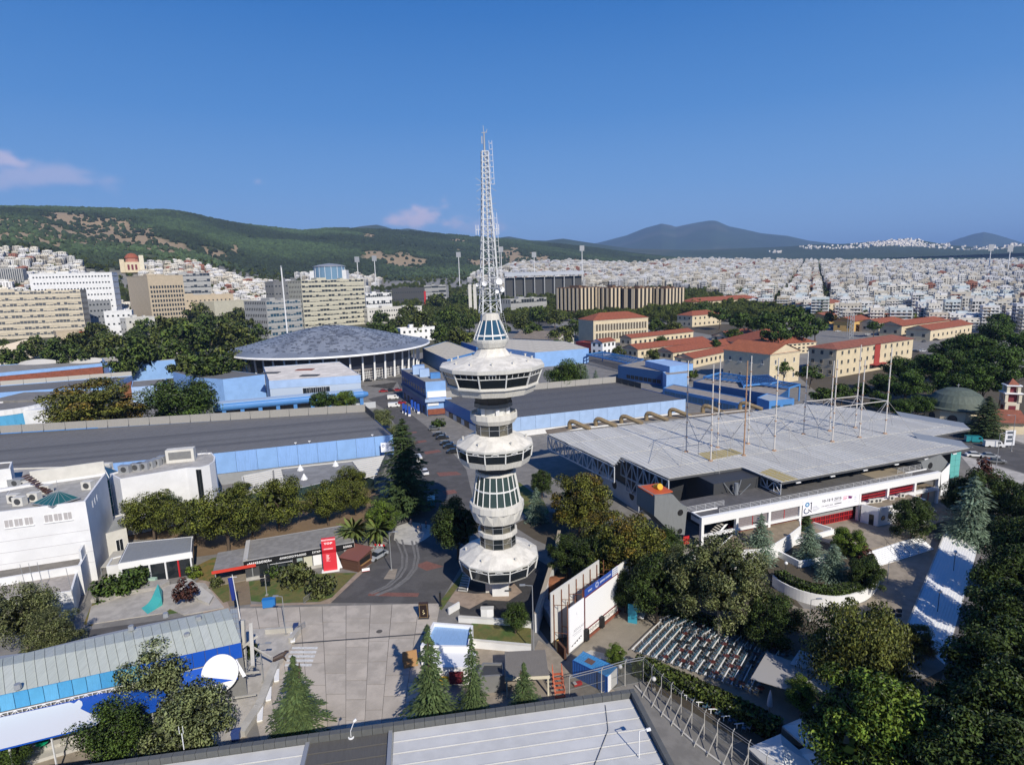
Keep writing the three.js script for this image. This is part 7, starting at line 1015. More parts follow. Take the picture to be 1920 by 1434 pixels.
// gates, bins, barriers, small things on the forecourt
{
const bin=(l,px,py,mat,w=1.1,h=1.2)=>{const o=thing('waste_bin',l,'bin',G(px,py),.2);bx('body',mat,o,-w/2,w/2,.15,h,-.45,.45);bx('lid',mat,o,-w/2-.04,w/2+.04,h,h+.14,-.5,.5);for(const x of [-w/2+.15,w/2-.15]){const wh=new MB().lathe([[.13,-.05],[.13,.05],[0,.05]],8).build('wheel',m.rubber,o);wh.rotation.x=Math.PI/2;wh.position.set(x,.13,.3);}};
bin('blue wheeled rubbish container at the forecourt lawn corner',505,1138,M(.02,.17,.48,.5),2,1.4);bin('dark blue litter bin at the end of the forecourt wall',555,1183,M(.03,.05,.14,.5),.7,1);bin('dark blue bin at the foot of the kerb wall near the bottom edge',443,1386,M(.03,.06,.2,.5),.9,1);
const bar=(l,px,py,turn,n)=>{const o=thing('crowd_barrier',l,'barrier',G(px,py),turn);const f=new MB().bar([-1.1,.15,0],[-1.1,1.1,0],.03).bar([1.1,.15,0],[1.1,1.1,0],.03).bar([-1.1,1.1,0],[1.1,1.1,0],.03).bar([-1.1,.25,0],[1.1,.25,0],.03);f.build('frame',m.galv,o);const b=new MB();for(let k=1;k<n;k++) b.bar([-1.1+k*2.2/n,.25,0],[-1.1+k*2.2/n,1.1,0],.014);b.build('bars',m.galv,o);for(const x of [-.9,.9]) bx('foot',m.galv,o,x-.03,x+.03,0,.06,-.3,.3);};
bar('steel crowd barrier standing angled beside the zebra crossing',563,1183,1.15,12);bar('steel crowd barrier beside the bush on the lawn edge',578,1126,1.2,12);
const ad=thing('folded_sign','small red and white folded sign on the road edge by the hut','sign',G(686,1072),.3);for(const k of [-1,1]){const p=bx('board',k>0?m.red:m.cleanWhite,ad,-.7,.7,0,.7,-.03,.03);p.rotation.x=k*1.0;p.position.set(0,.25,k*.28);}
const ob=thing('striped_barrier','red and white road barrier boards near the palms','barrier',G(712,1028),-.2);for(let k=0;k<5;k++) bx('stripe',k % 2?m.cleanWhite:m.red,ob,-1.1+k*.44,-.66+k*.44,.5,.9,-.04,.04);for(const x of [-1,1]) bx('foot',m.rubber,ob,x-.1,x+.1,0,.5,-.3,.3);
const bs=thing('bicycle_rack','white bicycle rack with parked bicycles beside the palms','bicycle rack',G(695,1030),-.2);for(let k=0;k<5;k++) new MB().bar([k*.6,0,0],[k*.6,.8,0],.03).bar([k*.6,.8,0],[k*.6+.3,.8,0],.03).bar([k*.6+.3,.8,0],[k*.6+.3,0,0],.03).build('hoop',m.cleanWhite,bs);
const us=thing('bronze_sculpture','dark bronze figure of a crouching animal on the sandy path','statue',G(524,1241),.5);new MB().bar([-.8,.7,0],[.6,.95,0],.32,.42,8).bar([.6,1.0,0],[1.0,1.35,0],.28,.2,8).bar([1.0,1.35,0],[1.35,1.25,0],.16,.1,6).build('body',M(.06,.04,.035,.5),us);for(const [x,z] of [[-.7,-.2],[-.6,.25],[.5,-.25],[.6,.22]]) new MB().bar([x,.7,z],[x+(x>0?.25:-.2),0,z],.13,.08,6).build('leg',M(.06,.04,.035,.5),us);
}
// ---------------------------------------------------------------- buildings farther off: front face between two ground pixels, top row, depth
function block(name,label,bl,br,ty,D,o={}){
const A=G(...bl),B=G(...br),g=frame(name,label,o.cat ?? 'building',A,B,o.group),L=flat(A,B),h=heightAt(bl[0],ty,A),wall=o.wall ?? m.white,roof=o.roof ?? m.roofFelt,rows=o.rows ?? 3,cols=o.cols ?? 6,fh=(h-(o.base ?? 0))/rows,y0=o.base ?? 0;
new MB().walls([[0,0],[0,-D],[L,-D],[L,0]],-.5,h).build('wall',wall,g);
if(o.hip !== undefined){const e=Math.max(.6,L*.012),r=o.rise ?? D*.22,k=o.hip?D*.5:-e,mb=new MB(),P=[[-e,h,e],[L+e,h,e],[L+e,h,-D-e],[-e,h,-D-e],[k,h+r,-D/2],[L-k,h+r,-D/2]];mb.quad(P[0],P[1],P[5],P[4]).quad(P[2],P[3],P[4],P[5]);if(o.hip) mb.tri(P[1],P[2],P[5]).tri(P[3],P[0],P[4]);mb.quad(P[3],P[2],P[1],P[0]);mb.build('roof',roof,g);if(!o.hip) new MB().tri([0,h,0],[0,h+r,-D/2],[0,h,-D]).tri([L,h,0],[L,h,-D],[L,h+r,-D/2]).build('gable',wall,g);if(o.cornice !== 0) new MB().box(-.3,L+.3,h-.5,h-.1,-D-.3,.3).build('cornice',o.trim ?? m.paleCream,g);}
else {new MB().box(0,L,h-.4,h-.3,-D,0).build('roof',roof,g);new MB().box(-.15,L+.15,h-.3,h+.6,-.4,.15).box(-.15,.3,h-.3,h+.6,-D,-.4).box(L-.3,L+.15,h-.3,h+.6,-D,-.4).box(.3,L-.3,h-.3,h+.6,-D-.1,-D+.3).build('parapet',o.trim ?? wall,g);if(o.top !== 0){new MB().box(L*.3,L*.45,h-.3,h+3,-D*.7,-D*.3).box(L*.7,L*.76,h-.3,h+2,-D*.6,-D*.4).build('rooftop_structure',wall,g);}}
const faces=[[[0,0],[L,0],cols],[[L,0],[L,-D],Math.max(1,Math.round(cols*D/L))],[[0,-D],[0,0],Math.max(1,Math.round(cols*D/L))]];
if(o.style==='band'){for(let r=0;r<rows;r++){const y=y0+r*fh;new MB().box(-.3,L+.3,y,y+fh*.52,-.2,.45).build('spandrel',wall,g);new MB().box(.4,L-.4,y+fh*.52,y+fh,0,.06).build('window_band',o.pane ?? m.pane,g);const mb=new MB();for(let i=0;i <= cols;i++) mb.box(lerp(.3,L-.3,i/cols)-.16,lerp(.3,L-.3,i/cols)+.16,y+fh*.52,y+fh,.06,.16);const rr=rngOf(r*31+cols);for(let i=0;i<cols;i++) if(rr()<.55) mb.box(lerp(.3,L-.3,i/cols)+.16,lerp(.3,L-.3,(i+1)/cols)-.16,y+fh*(.62+.2*rr()),y+fh,.06,.12);mb.build('window_posts',o.trim ?? wall,g,true);} for(const f of faces.slice(1)) windows(g,f[0],f[1],{n:f[2],y:y0+fh*.5,h:fh*.45,w:1.6,rows,dy:fh,merged:true});}
else if(o.style==='fin'){for(const [a,b,n] of faces){const len=Math.hypot(b[0]-a[0],b[1]-a[1]),gl=new MB(),mb=new MB(),c=Math.max(2,n),u=[(b[0]-a[0])/len,(b[1]-a[1])/len],nn=[-u[1],u[0]],P=(s,d,y)=>[a[0]+u[0]*s+nn[0]*d,y,a[1]+u[1]*s+nn[1]*d];gl.quad(P(.2,.05,y0+.4),P(len-.2,.05,y0+.4),P(len-.2,.05,h-.5),P(.2,.05,h-.5)).build('dark_glazing',o.pane ?? m.pane,g);for(let i=0;i<c;i++){const s0=len*(i+.5-.27*(o.fat ?? 1))/c,s1=len*(i+.5+.27*(o.fat ?? 1))/c;new MB().quad(P(s0,.7,y0),P(s1,.7,y0),P(s1,.7,h),P(s0,.7,h)).quad(P(s1,.7,y0),P(s1,0,y0),P(s1,0,h),P(s1,.7,h)).quad(P(s0,0,y0),P(s0,.7,y0),P(s0,.7,h),P(s0,0,h)).quad(P(s0,.7,h),P(s1,.7,h),P(s1,0,h),P(s0,0,h)).build('pier',i % 2||!o.alt?o.finMat ?? wall:o.alt,g);} void mb;} if(y0) new MB().box(.5,L-.5,-.4,y0,-D+.5,-.4).build('base',m.white,g);}
else if(o.style !== 'none') for(const f of faces){const q=windows(g,f[0],f[1],{n:f[2],y:y0+fh*.32,h:Math.min(2.1,fh*.48),w:o.w ?? Math.min(2,.5*L/cols),rows,dy:fh,merged:!o.own,pane:o.pane,frame:o.trim,sill:true});void q;}
return {g,L,h};
}
const beige=M(.60,.53,.41,.85,{tex:'grime',size:19}),pale=M(.56,.53,.42,.85,{tex:'grime',size:19}),cgrey=M(.38,.38,.37,.85,{tex:'grime',size:15});
block('office_building','long beige concrete office slab with ribbon windows at the far left edge',[-70,640],[162,629],550,18,{wall:beige,rows:8,cols:34,style:'band',pane:M(.10,.105,.11,.3)});
block('office_building','white office slab with many small square windows left of the tan tower',[70,618],[223,611],514,26,{rows:9,cols:24,wall:m.white});
block('office_building','grey office block with close vertical fins, far left behind the beige slab',[-50,612],[57,607],505,20,{wall:cgrey,style:'fin',cols:26});
block('office_building','tan tower block with a blank front and gridded side, upper left',[250,613],[288,616],519,44,{wall:m.tan,style:'none'});{const o=scene.children[scene.children.length-1];const B=flat(G(250,613),G(288,616));windows(o,[B,0],[B,-44],{n:12,y:4,h:3.4,w:2.2,rows:9,dy:6,merged:true});}
block('office_building','plain grey block below the white slab on the left',[157,624],[214,619],566,16,{wall:m.midGrey,rows:5,cols:8});
block('low_building','small white flat-roofed house among campus roofs, lower left of the tan tower',[200,630],[252,627],584,16,{rows:3,cols:5});block('low_building','pale block with billboard panel beside the small white house',[240,637],[294,632],597,14,{rows:3,cols:4,wall:m.offWhite});
block('office_building','concrete block with deep balcony bands behind the campus trees, upper left',[325,600],[402,596],513,18,{rows:8,cols:12,wall:cgrey,style:'band'});block('low_building','long tan low building right of the tan tower',[306,607],[442,599],556,26,{rows:3,cols:16,wall:m.tan});block('low_building','beige hall with blank front before the long tan building',[405,606],[472,600],566,34,{style:'none',wall:pale,top:0});
block('office_building','grey office block with blue ribbon windows left of the arena',[505,636],[569,629],565,40,{rows:6,cols:12,wall:cgrey,style:'band',pane:m.glassBlue});
block('office_building','tall beige slab with nine banded storeys behind the arena dome',[572,617],[687,607],526,34,{rows:10,cols:20,wall:pale,style:'band',trim:pale});
block('office_building','dark gridded block peeking out left of the tall beige slab',[519,600],[553,597],528,20,{rows:5,cols:5,wall:m.greyWall,w:3});
{const p=G(623,575),t=thing('round_tower','round blue glass tower with shallow domed roof above the beige slab','tower',p),D=Math.hypot(p.x,p.z),r=27*D/FOC,h=heightAt(623,500,p);new MB().lathe([[r,-1],[r,h]],32).build('glass_drum',M(.16,.27,.38,.2),t);for(let k=0;k<32;k+=2){const a=k/32*6.283;new MB().bar([Math.sin(a)*r,h*.5,Math.cos(a)*r],[Math.sin(a)*r,h,Math.cos(a)*r],.5).build('mullion',m.cleanWhite,t);} new MB().lathe([[r+1.5,h],[r+1.5,h+1],[r*.6,h+5],[0,h+7.5]],32).build('roof',m.galv,t);bx('wing',m.white,t,-r*1.18,-r*.8,0,h-8,-8,r*.4);bx('wing',m.white,t,r*.8,r*1.18,0,h-8,-8,r*.4);}
block('low_building','white and grey glazed building with rounded end right of the beige slab',[688,592],[736,589],551,20,{rows:3,cols:12,style:'band'});block('low_building','long low white building behind the arena on the right',[690,608],[792,600],580,22,{rows:3,cols:22,wall:m.offWhite});
block('office_building','red and grey cube-like building in the middle distance left of the mast',[797,578],[838,577],536,24,{rows:5,cols:3,wall:cgrey,style:'band'});bx('red_panel',m.red,scene.children[scene.children.length-1],-8,3,0,32,-6,.8);block('office_building','low dark glass building left of the red and grey one',[737,580],[798,578],541,20,{rows:3,cols:14,wall:m.darkGrey});
block('villa','white stepped villa among trees right of the arena dome',[752,642],[816,637],617,12,{rows:2,cols:6,wall:m.cleanWhite});block('low_building','grey school-like block in the middle distance right of the mast',[958,592],[1025,586],562,22,{rows:2,cols:14,style:'band',wall:cgrey});
for(const [i,[bl,br,D]] of [[[1087,596],[1128,592],42],[[1143,594],[1185,590],22],[[1194,593],[1237,588],22],[[1246,590],[1283,586],22]].entries()) block('striped_block',`brown and cream block with tall vertical stripes, ${['leftmost and longest', 'second from the left', 'third from the left', 'rightmost'][i]} of the four`,bl,br,540+(i>1?1:0),D,{style:'fin',cols:6,wall:M(.15,.085,.05,.8),finMat:M(.60,.50,.36,.8),pane:m.black,base:9,fat:.8});
{const r=block('school_building','cream arcaded school with long terracotta roof right of the tower',[1113,645],[1215,637],601,24,{hip:true,rise:5,roof:m.terracotta,wall:m.cream,style:'none'});for(const y of [.16,.54]){windows(r.g,[0,0],[r.L,0],{n:18,y:r.h*y,h:r.h*.28,w:r.L/24,merged:true,pane:M(.12,.10,.075,.6),d:.08});for(let i=0;i <= 18;i++) bx('pilaster',m.paleCream,r.g,r.L*(.03+.94*i/18)-.35,r.L*(.03+.94*i/18)+.35,r.h*y,r.h*(y+.3),0,.4);}}
{const A=G(948,574),B=G(1096,569),t=frame('stadium_stand','stadium grandstand with long silver curved roof in the middle distance','stadium',A,B),L=flat(A,B),h=heightAt(948,512,A),mb=new MB();for(let k=0;k<8;k++){const f=(q)=>[-2-q*34,h+3*Math.sin(q*2.6)-5*q];const [z0,y0]=f(k/8),[z1,y1]=f((k+1)/8);mb.quad([0,y0,z0],[L,y0,z0],[L,y1,z1],[0,y1,z1]);} mb.build('roof',m.aluminium,t);bx('fascia',m.aluminium,t,0,L,h-6,h,-3,-1);bx('stand',m.darkGrey,t,3,L-3,0,h-9,-34,-10);for(let k=0;k <= 8;k++) new MB().bar([L*k/8,0,-4],[L*k/8,h-3,-4],1).build('column',m.galv,t);}
for(const [px,by,ty,w] of [[863,560,482,'left of the lattice mast'],[942,560,472,'just right of the lattice mast'],[1092,556,470,'at the right end of the stadium roof'],[1003,556,482,'behind the silver stadium roof'],[544,684,500,'slim, in front of the arena dome'],[675,570,491,'left of the round tower'],[707,568,489,'right of the round tower'],[1852,530,470,'left one in the far city at right'],[1888,530,472,'right one in the far city at right']]){const p=G(px,by),t=thing('floodlight_mast',`tall floodlight mast ${w}`,'floodlight',p),h=heightAt(px,ty,p),s=Math.hypot(p.x,p.z)/1000;new MB().bar([0,0,0],[0,h,0],.3+s*.6,.25+s*.4,6).build('pole',m.whiteSteel,t);const k=px===544?.4:1.2+3*s;new MB().box(-k,k,h-.4,h+k*2.2,-.4,.4).build('lamp_rack',m.galv,t);}
for(const px of [883,892]){const o=thing('concrete_pylon',`pale concrete pylon, ${px < 890 ? 'left' : 'right'} of the pair behind the tower`,'pylon',G(px,592)),D=800;void D;new MB().box(-2.2,2.2,0,heightAt(px,533,G(px,592)),-2,2).build('shaft',m.offWhite,o);bx('base',m.white,o,-4,4,0,6,-4,4);}
// barracks: cream walls, terracotta roofs
{const a=block('barracks_building','cream gabled building with bright terracotta roof behind the blue sheds',[1356,709],[1442,723],655,22,{hip:false,rise:4.2,roof:M(.42,.13,.055,.85,{tex:'patch',size:7,bump:'rib',bsize:2.2,depth:.05}),wall:m.cream,rows:2,cols:4,own:true,w:1.3});void a;
const b=block('barracks_building','three-storey cream barracks with rows of windows and a red entrance strip',[1566,708],[1709,682],655,15,{hip:true,rise:2.2,roof:m.terracottaDull,wall:m.cream,rows:3,cols:12,own:true,w:1.7,trim:m.paleCream});bx('entrance_strip',M(.34,.05,.04,.7),b.g,b.L*.47,b.L*.54,2,b.h,.06,.3);bx('porch',M(.34,.05,.04,.7),b.g,b.L*.42,b.L*.6,3.4,3.8,0,3);
const L=[[[1424,668],[1530,660],648,40,'broad hip-roofed hall left of the three-storey barracks'],[[1196,672],[1330,655],655,14,'long low range nearest the street, behind the blue sheds'],[[1262,676],[1392,655],661,14,'low range in front of the broad hall, second from the street'],[[1184,650],[1300,636],634,12,'low range left of the dark pine clump'],[[1300,690],[1395,668],672,12,'short low range beside the gabled cream building'],[[1376,652],[1420,645],632,18,'two-storey block at the right end of the low ranges'],[[1298,613],[1352,608],592,20,'cream two-storey block under the big pines'],[[1300,586],[1420,577],566,24,'long roofed range behind the pines'],[[1533,600],[1583,594],571,24,'white three-storey block in the rear rows'],[[1545,608],[1600,602],592,14,'small ochre range right of the pines'],[[1600,622],[1690,606],602,16,'ochre-walled range at the left of the parking lot rows'],[[1648,624],[1698,618],606,16,'cream range with gable in the parking rows'],[[1690,632],[1785,618],611,16,'long cream range in the middle of the parking rows'],[[1744,639],[1822,626],619,16,'cream range nearest the parking lot, right end'],[[1690,604],[1720,601],586,16,'small raised block above the rear rows'],[[1790,616],[1895,612],600,20,'long dull red roofed range far right']];
for(const [bl,br,ty,D,l] of L) block('barracks_building',`cream-walled ${l} with terracotta roof`.replace('cream-walled cream','cream').replace('cream-walled ochre-walled','ochre-walled').replace('cream-walled white','white').replace('cream-walled small ochre','small ochre'),bl,br,ty,D,{hip:D>18,rise:D*.2,roof:bl[0] % 3?m.terracotta:m.terracottaDull,wall:/ochre/.test(l)?m.ochre:m.cream,rows:/three/.test(l)?3:/two/.test(l)?2:1,cols:Math.round((br[0]-bl[0])/9)});
block('gatehouse','small white gatehouse with red roof beside the street',[1130,667],[1154,663],642,10,{hip:false,rise:2,roof:m.terracotta,cols:3,rows:2,wall:m.cleanWhite});block('shelter','dull red flat canopy beside the white gatehouse',[1080,655],[1130,660],642,10,{style:'none',wall:m.maroon,roof:m.terracotta,top:0});
const st=thing('lattice_tower','pale steel lattice tower standing in the parking lot','tower',G(1594,634)),H=heightAt(1594,589,G(1594,634)),mb=new MB();for(const [x,z] of [[-1.5,-1.5],[1.5,-1.5],[1.5,1.5],[-1.5,1.5]]) mb.bar([x,0,z],[x,H,z],.22);mb.build('leg',m.galv,st);const br=new MB();for(let y=0;y<H-2;y+=3) br.bar([-1.5,y,1.5],[1.5,y+3,1.5],.14).bar([1.5,y,1.5],[1.5,y+3,-1.5],.14).bar([-1.5,y+3,1.5],[1.5,y+3,1.5],.14);br.build('bracing',m.galv,st);}
{// chapel with green dome and bell tower
const p=G(1790,800),t=thing('chapel','cream chapel with green dome and red tiled side roofs among pines','church',p,-.35),s=Math.hypot(p.x,p.z)/FOC;const r=40*s,h=heightAt(1790,762,p);new MB().lathe([[r,-.2],[r,h]],8).build('wall',m.cream,t);new MB().lathe([[r+.5,h],[r+.6,h+.4],[r*.96,h+.7],[r*.9,h+2.4],[r*.7,h+4.6],[r*.4,h+6],[0,h+6.6]],28).build('dome',M(.105,.13,.105,.7,{tex:'patch',size:5}),t);new MB().bar([0,h+6.5,0],[0,h+7.8,0],.1).bar([-.4,h+7.3,0],[.4,h+7.3,0],.1).build('cross',m.galv,t);
for(let k=0;k<8;k++){const a=(k+.5)/8*6.283,q=r*.925;const w=new MB().lathe([[1.3,0],[1.3,.1],[0,.1]],16,0).build('arched_window',m.pane,t);w.rotation.set(Math.PI/2,0,0);w.rotation.order='YXZ';w.rotation.y=a;w.position.set(Math.sin(a)*q,h*.62,Math.cos(a)*q);const b=bx('arched_window',m.pane,t,-1.3,1.3,h*.2,h*.62,-.1,.1);b.position.set(Math.sin(a)*(q+.02),h*.41,Math.cos(a)*(q+.02));b.rotation.y=a;}
bx('porch_wall',m.cream,t,r*.7,r*1.9,0,h*.55,-1,r*.7);new MB().quad([r*.6,h*.55,r*.85],[r*2.0,h*.55,r*.85],[r*2.0,h*.95,-.2],[r*.6,h*.95,-.2]).quad([r*2,h*.55,-r*.9],[r*.6,h*.55,-r*.9],[r*.6,h*.95,-.2],[r*2,h*.95,-.2]).build('porch_roof',m.terracottaDull,t);
const q=G(1889,800),b=thing('bell_tower','slender cream and red bell tower with arched openings beside the chapel','bell tower',q,-.35),H=heightAt(1892,722,q),w=8.5*Math.hypot(q.x,q.z)/FOC;bx('shaft',m.paleCream,b,-w,w,0,H*.62,-w,w);for(const [y0,y1,e] of [[.62,.82,.95],[.84,1,.75]]){for(const [x,z] of [[-1,-1],[1,-1],[1,1],[-1,1]]) bx('pier',m.paleCream,b,x*w*e-.4,x*w*e+.4,H*y0,H*y1,z*w*e-.4,z*w*e+.4);bx('dark_belfry',m.maroon,b,-w*e*.7,w*e*.7,H*y0,H*y1,-w*e*.7,w*e*.7);bx('cornice',m.cleanWhite,b,-w*e-.7,w*e+.7,H*y1,H*y1+.35,-w*e-.7,w*e+.7);} for(const k of [.16,.38]) for(const s2 of [0,1]){const a=bx('arched_opening',m.maroon,b,-w*.5,w*.5,H*k,H*(k+.16),-.05,.05);a.position.set(s2?-w-.02:0,H*(k+.08),s2?0:w+.02);a.rotation.y=s2?-Math.PI/2:0;} new MB().lathe([[w*1.15,H*1.005+.35],[0,H*1.1+1]],4,Math.PI/4).build('roof',m.terracottaDull,b);
}
// the round arena: dome of panels on tall white columns
{
const c=G(626,695),t=thing('arena','large round arena with shallow grey domed roof on tall white columns','arena',c),D=Math.hypot(c.x,c.z),R=174*D/FOC,h=heightAt(452,661,c),top=heightAt(626,609,c),prof=[[1,0],[.86,.14],[.68,.36],[.48,.62],[.28,.84],[.1,.97],[0,1]].map(([r,k])=>[r*R,lerp(h+1,top,k)]),n=48,r=rngOf(3),roofs=[0,1,2,3].map((k)=>M(.185+k*.03,.20+k*.032,.23+k*.034,.45,{tex:'streak',size:6+k*3}));
for(let k=1;k<prof.length;k++) for(let i=0;i<n;i++) new MB().lathe([prof[k-1],prof[k]],n,0,i,i+1).build('roof_panel',roofs[Math.min(3,Math.floor(r()*4))],t);
{const mb=new MB(),pr2=prof.slice().reverse();for(let k=0;k<1500;k++){const a=r()*6.283,q=(Math.floor(Math.sqrt(r())*26)+.5)/26*.9*R,y=along(pr2,q)+.1,w=.3+r()*.9,l=.12+r()*.2,u=[Math.cos(a),-Math.sin(a)],x=Math.sin(a)*q,z=Math.cos(a)*q,s=.42;mb.quad([x-u[0]*w,y,z-u[1]*w],[x+u[0]*w,y,z+u[1]*w],[x+u[0]*w+Math.sin(a)*-l*2,y+l*s*2,z+u[1]*w-Math.cos(a)*l*2],[x-u[0]*w-Math.sin(a)*l*2,y+l*s*2,z-u[1]*w-Math.cos(a)*l*2]);} mb.build('roof_patches',M(.045,.05,.065,.5),t,true);}
new MB().lathe([[R-6,h+1.4],[R,h+1.02],[R+.4,h+.2],[R-1,h-.3]],n).build('rim',m.cleanWhite,t);new MB().lathe([[R-1,h-.25],[R*.8,h-1]],n).build('soffit',m.greyWall,t);
new MB().lathe([[R*.80,-.2],[R*.80,h-.5]],n).build('wall',M(.085,.08,.088,.5),t);new MB().lathe([[R*.805,h*.36],[R*.805,h*.55]],n).build('wall_band',M(.27,.25,.245,.8),t);
for(let i=0;i<n;i++){const a=(i+.5)/n*6.283,s=Math.sin(a),z=Math.cos(a);if(z<-.35) continue;new MB().bar([s*R*.875,0,z*R*.875],[s*R*.89,h,z*R*.89],.65,.5).build('column',m.cleanWhite,t);const g=new MB();for(let j=-2;j <= 2;j++){const b=a+j*.022+.065;g.bar([Math.sin(b)*R*.808,0,Math.cos(b)*R*.808],[Math.sin(b)*R*.808,h*.34,Math.cos(b)*R*.808],.13);} for(let j=0;j<4;j++) g.bar([Math.sin(a)*R*.808,h*.09*j,Math.cos(a)*R*.808],[Math.sin(a+.13)*R*.808,h*.09*j,Math.cos(a+.13)*R*.808],.13);g.build('window_grid',m.cleanWhite,t);}
}
// blue exhibition sheds in the middle distance
const O=(l,pts,h,o)=>outline('exhibition_shed',l,'building',pts,h,o),bl=m.blueLight,bm=m.blueMid,bn=M(.02,.085,.24,.5),tanR=M(.34,.30,.26,.95,{tex:'patch',size:8});
O('flat-roofed blue building with worn white roof and holes before the arena',[[675,703],[504,714],[494,688],[636,678]],13.5,{wall:M(.42,.5,.62,.6),fascia:3.4,fasciaMat:m.bluePale,roof:m.roofWhite,sunk:.1,parapet:.1});{const g=scene.children[scene.children.length-1],q=[[675,703],[504,714]].map(([x,y])=>here(g,x,y,13.5));windows(g,q[1],q[0],{x0:.36,x1:.64,n:4,y:6.9,h:2.6,w:3.4,pane:m.glass});for(const [px,py] of [[571,693],[580,704],[506,699]]){const p=here(g,px,py,13.5);bx('roof_opening',px===571?m.brickRed:m.darkGrey,g,p[0]-4,p[0]+4,13.3,13.6,p[1]-2.5,p[1]+2);}}
O('blue hall with dark grey hipped roof left of the worn white roof',[[495,702],[417,711],[367,708],[323,697],[378,688]],11,{wall:bl,roof:M(.15,.15,.152,.85,{tex:'streak',size:9}),sunk:.05,parapet:.2});
{const A=G(403,795),B=G(692,766),t=frame('tube_canopy','long rounded blue tube canopy on blue posts along the sheds','canopy',A,B),L=flat(A,B);const mb=new MB().bar([0,6.4,0],[L-2,6.4,0],1.5,1.5,12).bar([L-2,6.4,0],[L,6.4,0],1.5,.8,12);mb.build('tube',m.blueMid,t);new MB().box(0,L-2,6.9,8.1,-5,.3).build('deck',M(.36,.47,.62,.7),t);bx('shop_wall',m.pane,t,0,L-8,0,5.2,-3,-2);for(let k=0;k<9;k++) bx('post',bm,t,L*k/9+3,L*k/9+4.4,0,5,-.6,.6);for(let k=0;k<9;k++) bx('shop_sill',M(.45,.47,.5,.8),t,L*k/9+4.5,L*(k+1)/9+2.9,0,2.6,-1,-.6);}
O('small light blue shed with grey roof between the two large trees',[[300,722],[245,726],[248,714],[312,709]],9,{wall:m.bluePale});O('rusty-roofed service lean-to beside the small light blue shed',[[245,724],[205,725],[210,716],[246,714]],6,{wall:m.rust,roof:m.rust});
O('blue hall with cream roof and white disc emblem at left',[[327,674],[203,683],[190,671],[346,656]],11,{wall:bl,roof:M(.55,.49,.38,.9,{tex:'patch',size:12}),parapet:.1,sunk:.05});{const g=scene.children[scene.children.length-1],a=here(g,225,680,11),w=new MB().lathe([[3.6,0],[3.6,.15],[0,.15]],28).build('disc_emblem',m.cleanWhite,g);w.rotation.x=Math.PI/2;w.position.set(a[0],6.4,a[1]+1.2);}
{const r=O('brick-red hall numbered 2 with pale blue eaves at left',[[190,681],[85,691],[-80,706],[-80,690],[180,672]],8,{wall:m.brickRed,fascia:2,fasciaMat:bl,roof:m.roofDirty}),q=r.q,s=part('number',new THREE.BoxGeometry(3.4,4.4,.05),printed(128,160,(c)=>{c.fillStyle='#6e3527';c.fillRect(0,0,128,160);c.fillStyle='#111';c.font='bold 150px sans-serif';c.fillText('2',22,134);}),r.g);s.position.set(q[0][0]-3,3.4,q[0][1]+.7);s.rotation.y=Math.atan2(-(q[0][1]-q[1][1]),q[0][0]-q[1][0]);}
{const r=O('long blue hall with plain grey roof and panel screen behind the blue drum building',[[205,722],[0,736],[-90,742],[-90,727],[0,723],[247,704]],8.5,{wall:bl,roof:m.roofGrey});panelFence(r.g,r.q[4],r.q[5],8.3,2.4,9,M(.42,.40,.36,.8),m.darkSteel);}
{const p=G(24,812),t=thing('drum_building','round blue drum building with white bands at the left edge','building',p),s=Math.hypot(p.x,p.z)/FOC,r=46*s,h=heightAt(24,758,p);new MB().lathe([[r,2],[r*.98,h-2]],32).build('wall',m.cyan,t);new MB().lathe([[r*.99,h-2],[r*.99,h],[r*.9,h],[r*.9,h-.5],[0,h-.5]],32).build('parapet',m.white,t);new MB().lathe([[r*.9,h-.48],[0,h-.45]],32).build('roof',m.roofFelt,t);new MB().lathe([[r*1.02,1.2],[r*1.1,1.4],[r*1.1,2.6],[r,2.7]],32).build('canopy_band',m.offWhite,t);new MB().lathe([[r*.95,-.2],[r*.95,1.3]],32).build('base',m.glassTeal,t);bx('wing',m.white,t,r*.8,r*1.6,0,h-1,-r*.6,r*.5);bx('wing',m.white,t,r*1.3,r*2,0,h*.5,-r*.3,r*.7);bx('rear_roof',m.roofFelt,t,-r*1.2,r*1.5,0,h+.4,-r*2.1,-r*.6);}
{const t=thing('tent','large cream gabled marquee tent at the far left edge','tent',G(30,672)),s=Math.hypot(t.position.x,t.position.z)/FOC,w=60*s;new MB().tri([-w,5,2],[w*.85,5,0],[.2*w,15,-4]).quad([-w,0,2],[w*.85,0,0],[w*.85,5,0],[-w,5,2]).tri([w*.85,5,0],[w*.6,5,-26],[.2*w,15,-4]).build('canvas',M(.62,.53,.42,.8,{two:true}),t);const k=thing('canopy','white wavy fabric canopy behind the brick-red hall at left','canopy',G(55,706)),mb=new MB(),W=80*s;for(let i=0;i<16;i++){const x=(q)=>lerp(-W,W,q/16),y=(q)=>8+2.4*Math.abs(Math.sin(q*.55));mb.quad([x(i),y(i)-4,6],[x(i+1),y(i+1)-4,6],[x(i+1),y(i+1),-6],[x(i),y(i),-6]);} mb.build('fabric',M(.60,.57,.51,.8,{two:true}),k);for(const x of [-W,0,W]) new MB().bar([x,0,4],[x,6,4],.2).build('pole',m.galv,k);}
